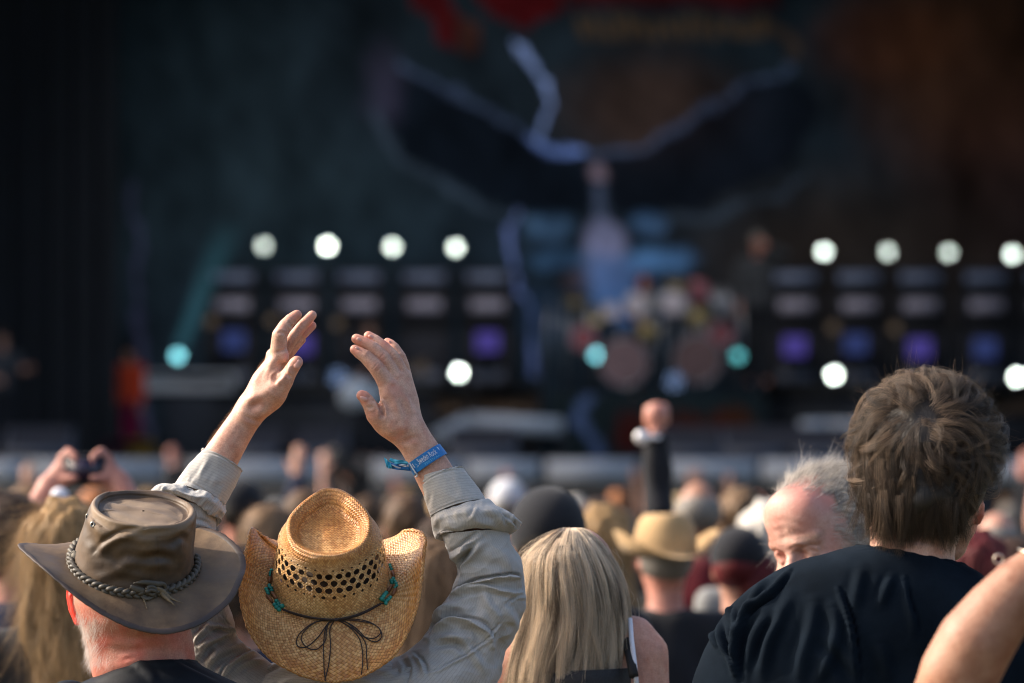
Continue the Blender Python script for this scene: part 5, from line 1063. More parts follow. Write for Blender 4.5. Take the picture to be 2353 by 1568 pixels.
V,F=S.mesh(2); child('vest',V,F,M_BLACK,am); v,f=sphere((xa,YA-.01,1.61),(.088,.105,.118),24); v=v+(noise(v,20,3)*.003)[:,None]; child('hair',v,f,plain('dark_hair',(.03,.02,.014),.6),am); trousers(am,xa,YA,.98,M_TROU,.93)
c0=qa(2402,1296,0); ax=unit(qa(2425,1268)-qa(2380,1312)); e1=unit(np.cross(ax,[0,1,0])); e2=np.cross(ax,e1); th=np.linspace(0,2*math.pi,60,endpoint=False)
ring=[c0+e1*.041*math.cos(t)+e2*.037*math.sin(t)-ax*.012*math.cos(t) for t in th]; v,f=tube(ring,.0016,8,closed=True); M_SIL=plain('pale_metal',(.62,.52,.42),.3,.1,60,.8); br=child('bracelet',v,f,M_SIL,am)
pe=qa(2292,1284,-.01); v,f=tube([pe+np.array([math.cos(t),0,math.sin(t)])*.0065 for t in th],.0014,6,closed=True); child('pendant',v,f,M_SIL,br)
print('near people',time.time()-T0)
# ================================================================ GROUND
gv,gf=[],[]
me=new_mesh('ground',np.array([[-400,-60,0],[400,-60,0],[400,700,0],[-400,700,0]]),[[0,1,2,3]])
t=NT('trodden_grass'); n1=t.noise(1.2,6,.7); r=t.ramp(n1,0,[(.35,(.05,.06,.022,1)),(.6,(.12,.10,.06,1))]); t.l(r,0,t.b,'Base Color'); t.set(Roughness=.95); n2=t.noise(30,4); t.bump(n2,0,.02,.6)
tag(obj('ground',me,t.m),'trodden festival field','ground',kind='structure')

# ================================================================ STAGE
def q3(x,y,Y): return PX(x,y,Y)
STG=2.02
stage=thing('concert_stage','open air concert stage with black roof and wings above the crowd','stage',(0,46,0))
M_BLK=plain('black_stage_cloth',(.016,.018,.024),.9,.3,2); M_FLOOR=plain('black_stage_deck',(.018,.018,.020),.5,.3,3); M_GREYP=plain('grey_stage_edge',(.34,.36,.40),.85,.10,1)
def cbox(name,lo,hi,mat,par,bev=.0): 
    v,f=box(lo,hi,bev); return child(name,v,f,mat,par,smooth=False)
cbox('deck',(-11,46,STG-.25),(11,63,STG),M_FLOOR,stage); cbox('skirt',(-11,46.06,0),(11,46.12,STG-.26),M_BLK,stage)
cbox('roof',(-12,45.5,12.6),(12,63,13.2),M_BLK,stage); cbox('wing_wall',(-11.6,46,0),(-11.1,63,12.6),M_BLK,stage); cbox('wing_wall',(11.1,46,0),(11.6,63,12.6),M_BLK,stage); cbox('back_wall',(-11.1,62.5,0),(11.1,62.9,12.6),M_BLK,stage)
# grey edge of the deck, broken by posts
for a,b in ((-1100,-720),(-700,-400),(-390,-50),(2412,2700),(2712,3100),(-40,60),(72,372),(384,408),(440,758),(856,1062),(1072,1238),(1256,1462),(1494,1738),(1750,1960),(1972,2250),(2262,2400)):
    cbox('deck_edge',(PX(a,0,45.9)[0],45.9,1.755),(PX(b,0,45.9)[0],45.97,2.005),M_GREYP,stage)
# wing curtain with real folds
def curtain(name,x0,x1,z0,z1,Y,amp,per,mat,par,col=None,nx=400):
    xs=np.linspace(x0,x1,nx); y=Y+amp*(np.sin(xs/per*6.28)+.5*np.sin(xs/per*14+1)); V=np.concatenate([np.stack([xs,y,np.full(nx,z)],1) for z in np.linspace(z0,z1,8)]); F=grid_faces(8,nx,closed=False); return child(name,V,F,mat,par)
curtain('wing_curtain',-11,PX(268,0,56)[0],STG,12.6,56,.06,.35,plain('black_drape',(.007,.010,.016),.95,.2,2),stage)
# --- painted backdrop: winged figure, lightning and lettering shapes on cloth
t=NT('painted_cloth'); at=t.n('ShaderNodeAttribute',attribute_name='Col'); nz=t.noise(1.2,5,.65); rm=t.ramp(nz,0,[(.3,(.72,.72,.72,1)),(.7,(1.3,1.3,1.3,1))]); mx=t.mix(at,0,rm,0,1.0,'MULTIPLY'); t.l(mx,2,t.b,'Base Color'); t.set(Roughness=.9); t.b.inputs['Specular IOR Level'].default_value=.1; M_PAINT=t.m
PK=4.6
def L3(r,g,b): return np.array(lin(r,g,b)[:3])
def paint(Q,ops,base):
    C=np.tile(base,(len(Q),1)); Q3=np.column_stack([Q,np.zeros(len(Q))]); Q=Q+np.stack([noise(Q3,1/90,3)*7+noise(Q3,1/30,5)*4,noise(Q3,1/80,4)*7+noise(Q3,1/26,6)*4],1)
    for op in ops:
        if op[0]=='s':    # stroke: pts,width,colour,alpha
            d,_,_=segdist(Q,crom(op[1],len(op[1])*5)); w=op[4]*(1-sstep(d,op[2]*.4,op[2]*1.2))
        elif op[0]=='b':  # blob: centre, radii, colour
            d=np.sqrt(((Q[:,0]-op[1][0])/op[2][0])**2+((Q[:,1]-op[1][1])/op[2][1])**2); w=op[4]*(1-sstep(d,.35,1.25))
        elif op[0]=='p':  # polygon
            P=np.array(op[1]); ins=np.zeros(len(Q),bool); j=len(P)-1
            for i in range(len(P)):
                c=((P[i,1]>Q[:,1])!=(P[j,1]>Q[:,1]))&(Q[:,0]<(P[j,0]-P[i,0])*(Q[:,1]-P[i,1])/(P[j,1]-P[i,1]+1e-9)+P[i,0]); ins^=c; j=i
            w=op[4]*ins
        C=C*(1-w[:,None])+op[3]*w[:,None]
    return C
WL=L3(60,72,108); WB_=L3(46,60,84)
ops=[('b',(420,350),(420,500),L3(20,31,37),.8),('b',(2250,150),(330,300),L3(50,32,19),.75),('b',(2050,90),(200,120),L3(52,30,18),.55),('b',(2330,420),(260,300),L3(36,22,17),.6),('b',(1990,620),(500,260),L3(26,22,18),.8),('b',(1500,250),(240,150),L3(38,28,22),.7),('b',(700,500),(380,200),L3(22,34,40),.6),
 # dark wings
 ('p',[(880,190),(960,165),(1080,230),(1200,310),(1310,360),(1400,365),(1380,470),(1330,500),(1240,505),(1120,450),(1000,400),(920,340),(880,270)],0,L3(5,10,18),.88),('p',[(1400,365),(1480,350),(1600,260),(1720,200),(1800,170),(1870,190),(1890,260),(1850,340),(1750,410),(1600,480),(1450,500),(1400,480)],0,L3(6,10,18),.82),
 ('b',(880,190),(60,110),L3(34,35,50),.7),('s',[(905,110),(960,170),(1040,215),(1100,245),(1180,290),(1260,340),(1330,362),(1420,365)],19,0,0)]
def st(p,w,c,a): return ('s',p,w,c,a)
ops=ops[:-1]+[st([(930,150),(1000,195),(1100,240),(1170,285),(1250,330),(1300,352),(1400,356),(1470,340),(1560,290),(1650,230),(1740,190),(1820,155)],11,L3(46,60,84),.62),st([(1215,315),(1290,350),(1330,352)],14,L3(78,104,160),.8),st([(860,250),(890,320),(960,390),(1060,445),(1120,475),(1190,500),(1260,520)],13,L3(38,50,62),.62),st([(1480,520),(1650,490),(1800,440),(1850,400)],12,L3(34,44,54),.8),
 st([(1180,95),(1215,150),(1240,180),(1262,215),(1250,270),(1232,312)],8,L3(100,124,170),.95),st([(1175,480),(1165,560),(1185,640),(1215,710),(1225,800),(1230,860)],6,L3(72,88,130),.85),st([(305,420),(310,560),(318,700),(330,850),(335,1000)],10,L3(46,50,72),.8),
 ('b',(1378,395),(24,22),L3(96,88,100),.85),st([(1383,440),(1385,520)],17,L3(52,64,84),.75),('b',(1255,522),(60,38),L3(52,80,108),.7),('b',(1485,512),(46,30),L3(60,92,128),.75),('b',(1385,565),(46,60),L3(112,120,152),.85),('b',(1290,595),(85,32),L3(40,66,92),.8),('b',(1500,600),(100,36),L3(62,100,140),.85),('b',(1405,635),(70,60),L3(74,102,146),.75),('b',(1330,640),(40,26),L3(50,42,44),.7),('b',(1440,700),(90,60),L3(56,88,130),.8),('b',(1240,720),(60,80),L3(20,34,50),.6),
 ('p',[(945,-60),(1020,-60),(1060,40),(1045,100),(1020,120),(1000,100),(980,60),(950,20)],0,L3(44,7,10),.95),('p',[(1090,-60),(1300,-60),(1290,30),(1200,66),(1160,50),(1100,20)],0,L3(46,6,9),.95),('p',[(1010,40),(1060,50),(1050,110),(1080,130),(1110,110),(1090,40)],0,L3(46,24,16),.7),('p',[(1300,-60),(1790,-60),(1785,20),(1600,24),(1480,14),(1300,16)],0,L3(38,8,11),.9)]
for i,x in enumerate(range(1330,1760,28)): ops.append(st([(x,45),(x+9,85)],11,L3(58,48,34),.75))
ops.append(st([(1760,60),(1830,110),(1820,130)],14,L3(50,40,30),.6))
nx,nz_=520,340; X=np.linspace(-160,2520,nx); Zp=np.linspace(1140,-260,nz_); YB2=60.0
Q=np.stack(np.meshgrid(X,Zp),-1).reshape(-1,2); Cb=paint(Q,ops,L3(15,24,31))*PK*np.array([1.10,.98,.98]); Q3=np.column_stack([Q,np.zeros(len(Q))]); Cb*=(1+.22*noise(Q3,1/260,12)+.12*noise(Q3,1/70,13)).clip(.4,1.7)[:,None]
vx=(Q[:,0]-1176)/2352*K*YB2; vz=CAMZ+(1110-Q[:,1])/2352*K*YB2; Vb=np.stack([vx,YB2+.03*np.sin(vx*5)+.02*np.sin(vx*11+vz),vz],1)
bd=thing('backdrop','huge dark painted backdrop of a winged figure with blue lightning and red lettering','backdrop',(0,YB2,STG)); child('painted_cloth',Vb,grid_faces(nz_,nx,closed=False)[:,::-1],M_PAINT,bd,col=Cb)
v,f=tube([(-8.6,YB2,vz.max()),(8.6,YB2,vz.max())],.05,10); child('hanging_pipe',v,f,plain('dark_steel',(.04,.04,.045),.5,.2,10,.6),bd)
# --- raised rear platform, ramps, drum riser
plat=thing('rear_platform','raised black platform across the back of the stage carrying the amplifier stacks','platform',(0,57,STG)); PZ=3.0
x_l0,x_l1=PX(380,0,55)[0],PX(1240,0,55)[0]; x_r0,x_r1=PX(1250,0,55)[0]+.0,PX(2700,0,55)[0]
cbox('platform_deck',(x_l0,54.8,PZ-.12),(x_l1,59.2,PZ),M_FLOOR,plat); cbox('platform_deck',(PX(1760,0,55)[0],54.8,PZ-.12),(x_r1,59.2,PZ),M_FLOOR,plat)
cbox('front_panel',(x_l0,54.9,STG),(x_l1,54.96,PZ-.12),M_BLK,plat); cbox('front_panel',(PX(1760,0,55)[0],54.9,STG),(x_r1,54.96,PZ-.12),M_BLK,plat)
M_BRP=plain('brown_panel',(.12,.07,.04),.8,.4,3)
for a,b in ((1090,1238),(1000,1075),(2240,2400)): cbox('brown_panel',(PX(a,0,54.8)[0],54.80,PX(0,950,54.8)[2]),(PX(b,0,54.8)[0],54.88,PX(0,892,54.8)[2]),M_BRP,plat,.01)
rs=np.random.RandomState(5)
M_PALE=plain('pale_grey_panel',(.75,.76,.78),.6,.1,5); M_RAIL=plain('grey_rail',(.50,.51,.54),.5,.12,5)
pn=thing('floor_panel','pale grey tilted panel standing on the left of the stage','panel',PX(437,900,52)); v,f=box((-.55,-.03,0),(.55,.03,.24),.02); child('panel_face',v+np.array(pn.location),f,M_PALE,pn,smooth=False); v,f=box((-.5,.03,-.06),(.5,.09,.2)); child('panel_frame',v+np.array(pn.location),f,M_BLK,pn,smooth=False); v,f=box((-.3,-.02,-1.3),(.3,.05,-.05)); child('panel_stand',v+np.array(pn.location),f,M_BLK,pn,smooth=False)
def ramp(label,pts,Y):
    o=thing('stage_ramp',label,'ramp',(*PX(pts[1][0],0,Y)[:2],STG))
    p=[PX(x,y,Y) for x,y in pts]
    for a,b in zip(p[:-1],p[1:]):
        d=unit(b-a); n=np.array([-d[2],0,d[0]])*.10; V=np.array([a-n,b-n,b+n,a+n]); V=np.vstack([V,V+[0,.1,0]]); child('ramp_edge',V,[[0,1,2,3],[4,7,6,5],[0,4,5,1],[1,5,6,2],[2,6,7,3],[3,7,4,0]],M_RAIL,o,smooth=False)
    for q in p: v,f=tube([q-[0,-.05,.1],[q[0],q[1]+.05,STG]],.04,8); child('leg',v,f,M_BLK,o)
    v,f=box((p[1][0],Y+.1,p[1][2]-.14),(p[-1][0],Y+2.5,p[1][2]-.04)); child('ramp_deck',v,f,M_FLOOR,o,smooth=False)
ramp('grey edged ramp rising to a walkway left of the drum riser',[(995,1010),(1075,968),(1292,980)],50.0); ramp('grey edged walkway to the right of the drum riser, half behind the tall man',[(1838,985),(1900,982),(2140,990)],50.0)
dr=thing('drum_riser','drum riser with a dark front cloth painted with blue lightning and red lettering','drum riser',(PX(1500,0,53)[0],54,STG))
xa_,xb_=PX(1262,0,52)[0],PX(1756,0,52)[0]; cbox('riser_deck',(xa_,52.1,PX(0,905,52)[2]-.1),(xb_,54.8,PX(0,905,52)[2]),M_FLOOR,dr)
nx,nz_=140,60; X=np.linspace(1262,1756,nx); Zp=np.linspace(1062,906,nz_); Q=np.stack(np.meshgrid(X,Zp),-1).reshape(-1,2)
ops2=[st([(1365,890),(1335,930),(1330,965),(1365,1005),(1375,1035),(1360,1075)],17,L3(60,76,110),.95),('b',(1440,1000),(40,60),L3(50,14,14),.95),('b',(1520,985),(60,36),L3(44,18,14),.9),('b',(1610,990),(70,40),L3(50,24,14),.9),('b',(1690,975),(60,44),L3(50,30,16),.9)]+[st([(x,955),(x+6,1010)],9,L3(60,22,14),.8) for x in (1425,1470,1510,1555,1600,1650,1700)]
Cb=paint(Q,ops2,L3(20,30,34))*np.array([1.5,1.4,1.3]); V=np.stack([(Q[:,0]-1176)/2352*K*52,np.full(len(Q),52.05),CAMZ+(1110-Q[:,1])/2352*K*52],1); child('front_cloth',V,grid_faces(nz_,nx,closed=False)[:,::-1],M_PAINT,dr,col=Cb)

# --- lamps
fl_d=bpy.data.lights.new('added_front_fill','SPOT'); fl_d.energy=900; fl_d.spot_size=math.radians(70); fl_d.spot_blend=.8; fl_d.shadow_soft_size=.5; fl_d.color=(1.0,.95,.88)  # unseen spot added at the roof front to lift the dark stage
fo=bpy.data.objects.new('added_front_fill',fl_d); COL.objects.link(fo); fo.location=(0,46.6,11.6); fo.rotation_euler=(Vector((0,46.6,11.6))-Vector((0,56,4.0))).to_track_quat('Z','Y').to_euler()
M_HOUS=plain('black_lamp_housing',(.012,.012,.014),.5,.2,30)
def lamp(px,py,Y,r,mat,label,group,name='stage_lamp',floor=None,aim=0):
    p=PX(px,py,Y); o=thing(name,label,'stage light',tuple(p),group); off=np.array(p)
    v,f=lathe([(r*.5,-.22),(r*.9,-.16),(r*1.25,-.02),(r*1.3,.0),(r*1.12,.005),(r*1.1,-.02)],nc=20); R=rot(0,90); v=v@R.T; child('housing',v+off,f,M_HOUS,o)
    q_=[lathe([(.0005,0),(r*.30,.0),(r*.31,-.004)],(r*1.12*math.cos(a_)*k_,r*1.12*math.sin(a_)*k_,.001),nc=10) for a_,k_ in [(0,0)]+[(i_*math.pi/3+.3,1) for i_ in range(6)]]; v,f,_u,_m=join(q_); v=v@R.T; child('lens',v+off,f,mat,o)
    v,f=tube([off+[-r*1.45,.1,0],off+[-r*1.45,.1,-r*1.7],off+[r*1.45,.1,-r*1.7],off+[r*1.45,.1,0]],.015,6); child('yoke',v,f,M_HOUS,o)
    if floor is not None: v,f=tube([off+[0,.1,-r*1.7],[off[0],off[1]+.1,floor]],.02,6); child('stand',v,f,M_HOUS,o)
    return o
AMPTOP=PX(0,610,56.2)[2]
W_=[emit('blinder_glow_%s'%n_,(.86,1.0,.90,1),s_) for n_,s_ in (('dim',7),('full',30),('mid',14))]
side=['left','right']
for i,(x,y,k,lb) in enumerate([(606,564,0,'dimmer white round blinder at the left end of the left upper row'),(752,565,1,'glaring white blinder, second from left in the left upper row'),(901,566,2,'white blinder above the gap between the raised hands, third in the left row'),(1047,568,2,'white blinder at the right end of the left upper row'),
    (1893,578,2,'white blinder at the left end of the right upper row'),(2039,578,0,'dimmer white blinder, second in the right upper row'),(2179,580,0,'white blinder above the tall man, third in the right upper row'),(2325,584,2,'white blinder at the right edge of the upper row')]):
    lamp(x,y,55.9,.042,W_[k],lb,'white blinders above the amplifiers',floor=AMPTOP)
for x,y,lb in ((1054,855,'low white blinder to the right of the clapping hand'),(1916,861,'low white blinder left of the tall man and under the amplifiers'),(2336,866,'low white blinder at the right edge beside the tall man')): lamp(x,y,54.6,.042,W_[1],lb,'low white blinders on the platform edge',floor=PZ-.3)
M_TE=emit('teal_glow',(.20,.62,.70,1),9); M_TE2=emit('teal_glow_dim',(.10,.45,.48,1),4.5); M_PU=emit('violet_glow',(.16,.12,.62,1),.19); M_BL=emit('blue_glow',(.12,.18,.60,1),.11); M_AM=emit('amber_glow',(.42,.30,.20,1),.42); M_BW=emit('pale_blue_glow',(.25,.38,.70,1),1.0)
lamp(408,817,53.5,.045,M_TE,'teal spotlight throwing a beam up at the far left','teal spotlights on the stage floor',floor=STG); lamp(1371,815,53.2,.045,M_TE,'bright teal spotlight in front of the left bass drum','teal spotlights on the stage floor',floor=PX(0,905,52)[2]); lamp(1695,817,53.2,.045,M_TE2,'dim teal spotlight at the right end of the drum riser','teal spotlights on the stage floor',floor=PX(0,905,52)[2])
lamp(1549,875,53.0,.07,M_BW,'small pale blue lamp at the foot of the drum kit',None,floor=PX(0,905,52)[2]); lamp(776,866,53.0,.07,M_BW,'small pale blue lamp between the clapping hands',None,floor=STG)
for x,y,lb in ((485,738,'dim amber lamp on the leftmost amplifier stack'),(625,735,'dim amber lamp beside the left clapping hand'),(775,742,'dim amber lamp just left of the right fingertips'),(967,845,'amber lamp to the right of the raised right hand'),(1915,752,'dim amber lamp in the first gap of the right stacks'),(2056,754,'dim amber lamp in the second gap of the right stacks')): lamp(x,y,55.5,.05,M_AM,lb,'small amber lamps among the amplifiers',floor=PZ)
# teal beam in the smoke
bm=bpy.data.materials.new('beam_smoke'); bm.use_nodes=True; nt=bm.node_tree; nt.nodes.clear(); ou=nt.nodes.new('ShaderNodeOutputMaterial'); pv=nt.nodes.new('ShaderNodeVolumePrincipled'); pv.inputs['Density'].default_value=.01; pv.inputs['Emission Color'].default_value=(.10,.42,.55,1)
tc=nt.nodes.new('ShaderNodeTexCoord'); sx=nt.nodes.new('ShaderNodeSeparateXYZ'); mr=nt.nodes.new('ShaderNodeMapRange'); nt.links.new(tc.outputs['Object'],sx.inputs[0]); nt.links.new(sx.outputs[2],mr.inputs[0]); mr.inputs[1].default_value=0; mr.inputs[2].default_value=1.7; mr.inputs[3].default_value=.30; mr.inputs[4].default_value=0.0; nt.links.new(mr.outputs[0],pv.inputs['Emission Strength']); nt.links.new(pv.outputs[0],ou.inputs[1])
b0=PX(410,805,53.6); b1=PX(545,470,54.5); v,f=tube([b0,b0+(b1-b0)*.5,b1],[.09,.15,.22],20); o=obj('light_beam',new_mesh('light_beam',v-b0,f),bm); o.location=b0; tag(o,'teal light beam slanting up through smoke at the left','light beam')
# --- amplifier stacks
M_TOLEX=plain('black_tolex',(.010,.010,.012),.7,.25,80); M_GRL=plain('grille_cloth',(.022,.022,.03),.9,.4,160); M_PANEL=plain('amp_panel_blue_grey',(.17,.20,.30),.5,.25,12); M_LOGO=plain('pale_speaker_badge',(.40,.36,.44),.6,.2,12); M_LOGO2=plain('grey_speaker_badge',(.16,.17,.22),.6,.2,12)
def amp_proto():
    o=thing('amplifier_stack','','amplifier')
    for z0,z1,nm in ((0,.80,'speaker_cabinet'),(.81,1.30,'speaker_cabinet'),(1.31,1.58,'amplifier_head')):
        v,f=box((-.36,-.17,z0),(.36,.17,z1),.02); c=child(nm,v,f,M_TOLEX,o,smooth=False); v,f=box((-.32,-.178,z0+.05),(.32,-.171,z1-.05)); child('grille',v,f,M_GRL,c,smooth=False)
        if nm=='amplifier_head': v,f=box((-.27,-.186,z0+.07),(.27,-.179,z1-.06)); child('control_panel',v,f,M_PANEL,c,smooth=False)
        else:
            zz=z1-.22 if z0>.5 else z0+.15; v,f=box((-.22,-.186,zz-.07),(.22,-.179,zz+.08)); child('badge',v,f,M_LOGO if z0>.5 else M_LOGO2,c,smooth=False)
    return o
def copy_tree(o,parent=None,mats=None):
    c=o.copy(); COL.objects.link(c); c.parent=parent
    for ch in [x for x in o.children]: copy_tree(ch,c)
    return c
ap=amp_proto(); first=True
stk=[(535,'left end of the left wall of stacks'),(683,'second of the left wall'),(826,'third of the left wall, behind the right fingertips'),(975,'fourth of the left wall'),(1120,'right end of the left wall'),(1826,'left end of the right wall, beside the singer'),(1971,'second of the right wall'),(2112,'third of the right wall, above the tall man'),(2262,'fourth of the right wall'),(2404,'far right of the right wall, cut by the frame')]
for x,lb in stk:
    c=ap if first else copy_tree(ap); first=False; c.location=(PX(x,0,56.2)[0],56.2,PZ); c['label']='black amplifier stack, '+lb; c['group']='amplifier stacks on the rear platform'
for x,y,m_,lb in ((537,782,M_BL,'blue wash light under the leftmost stack'),(692,790,M_PU,'violet wash light between the clapping hands'),(1120,785,M_PU,'violet wash light on the right end of the left wall'),(1825,795,M_PU,'strong violet wash light below the first right stack'),(1965,790,M_BL,'faint blue wash light below the second right stack'),(2112,800,M_PU,'strong violet wash light above the tall man'),(2262,800,M_BL,'faint blue wash light below the fourth right stack')):
    p=PX(x,y,55.7); o=thing('wash_light',lb,'stage light',tuple(p),'wash lights in front of the amplifiers'); v,f=box((-.16,-.03,-.14),(.16,.08,.14),.02); child('housing',v+p,f,M_HOUS,o,smooth=False); v,f=box((-.15,-.038,-.13),(.15,-.031,.13)); child('lens',v+p,f,m_,o,smooth=False); v,f=tube([p+[0,0,-.14],[p[0],p[1],PZ]],.02,6); child('stand',v,f,M_HOUS,o)
# --- monitors along the front of the stage
for i,(x,lb) in enumerate(((90,'left edge of the stage'),(610,'left of the clapping hands'),(720,'between the clapping hands'),(1110,'under the ramp, left of centre'),(1585,'right of the raised fist'),(1740,'right of the red lettering'),(1880,'left of the tall man'))):
    p=PX(x,1060,47.2); p[2]=STG; o=thing('stage_monitor','black wedge monitor speaker at the '+lb if i==0 else 'black wedge monitor speaker '+lb,'monitor speaker',tuple(p),'wedge monitors along the front of the stage')
    V=np.array([[-.38,-.2,0],[.38,-.2,0],[.38,.25,0],[-.38,.25,0],[-.38,-.2,.12],[.38,-.2,.12],[.38,.2,.36],[-.38,.2,.36]]); child('cabinet',V+p,[[0,3,2,1],[0,1,5,4],[1,2,6,5],[2,3,7,6],[3,0,4,7],[4,5,6,7]],plain('monitor_black',(.08,.085,.11),.6,.2,20) if i==0 else bpy.data.materials['monitor_black'],o,smooth=False)
    V=np.array([[-.34,-.20,.125],[.34,-.20,.125],[.34,.17,.35],[-.34,.17,.35]])+[0,-.006,.008]; child('grille',V+p,[[0,1,2,3]],M_GRL,o,smooth=False)
# --- drum kit
RZ=PX(0,905,52)[2]
dk=thing('drum_kit','large drum kit with chrome stands and two pinkish bass drums on the riser','drum kit',(PX(1500,0,53.4)[0],53.4,RZ)); M_SH=plain('drum_shell_pink_brown',(.14,.08,.085),.5,.4,5); M_CHR=plain('chrome',(.22,.23,.26),.3,.1,20,.8); M_HEADW=plain('drum_head',(.34,.29,.32),.5,.25,10); M_CYM=plain('cymbal_brass',(.22,.17,.08),.4,.15,10,.6); M_REDS=plain('red_drum_shell',(.16,.01,.015),.4,.3,8)
def drum(px,py,r,d,mat,hm,tilt=90,Y=53.2,nm='drum'):
    p=PX(px,py,Y); R=rot(0,tilt); v,f=lathe([(r*.96,-d/2),(r,-d/2),(r,d/2),(r*.96,d/2)],nc=28); c=child(nm,v@R.T+p,f,mat,dk); v,f=lathe([(.001,0),(r*.95,0)],nc=28); child('drum_head',(v+[0,0,d/2+.004])@R.T+p,[q for q in f if len(q)==4],hm,c); v,f=tube([p+R@np.array([r*1.01*math.cos(a),r*1.01*math.sin(a),d/2]) for a in np.linspace(0,6.283,32,endpoint=False)],.012,6,closed=True); child('hoop',v,f,M_CHR,c)
drum(1432,832,.30,.4,M_SH,M_SH,90,53.0,'bass_drum'); drum(1600,825,.30,.4,M_SH,plain('bass_head',(.09,.045,.045),.5,.4,6),90,53.0,'bass_drum')
for x,y,r in ((1460,705,.14),(1545,700,.15),(1400,720,.10)): drum(x,y,r,.22,M_SH,M_HEADW,75,53.3,'tom')
for x,y,r in ((1340,780,.16),(1655,770,.16)): drum(x,y,r,.25,M_REDS,M_REDS,80,53.5,'tom')
for x,y,r,ti in ((1488,762,.13,82),(1606,728,.14,75),(1370,725,.19,40),(1555,650,.17,25),(1320,690,.17,20)):
    p=PX(x,y,53.0 if ti>70 else 53.8); v,f=lathe([(.001,.02),(r*.2,.015),(r,0),(r,-.003),(r*.2,.010),(.001,.012)],nc=28); child('cymbal',v@rot(0,ti).T+p,f,M_CYM,dk); v,f=tube([p+[0,.05,0],[p[0],p[1]+.05,RZ]],.014,6); child('cymbal_stand',v,f,M_CHR,dk)
for x in (1265,1300,1352,1500,1520,1575,1625,1648,1668,1690,1704): 
    p=PX(x,650+rs.randint(0,60),53.7); v,f=tube([p,[p[0]+rs.uniform(-.15,.2),p[1],RZ]],.022,6); child('chrome_pole',v,f,M_CHR,dk)
for x in (1630,1642,1655,1667): p=PX(x,660,53.4); v,f=tube([p,p+[.16,0,-.55]],.025,8); child('chime_bar',v,f,M_CHR,dk)
p=PX(1600,668,53.9); v,f=sphere(p,(.17,.05,.15),12); child('pink_horn_drum',v,f,plain('pink_white_drum',(.24,.07,.09),.6,.6,9),dk)
print('stage',time.time()-T0)
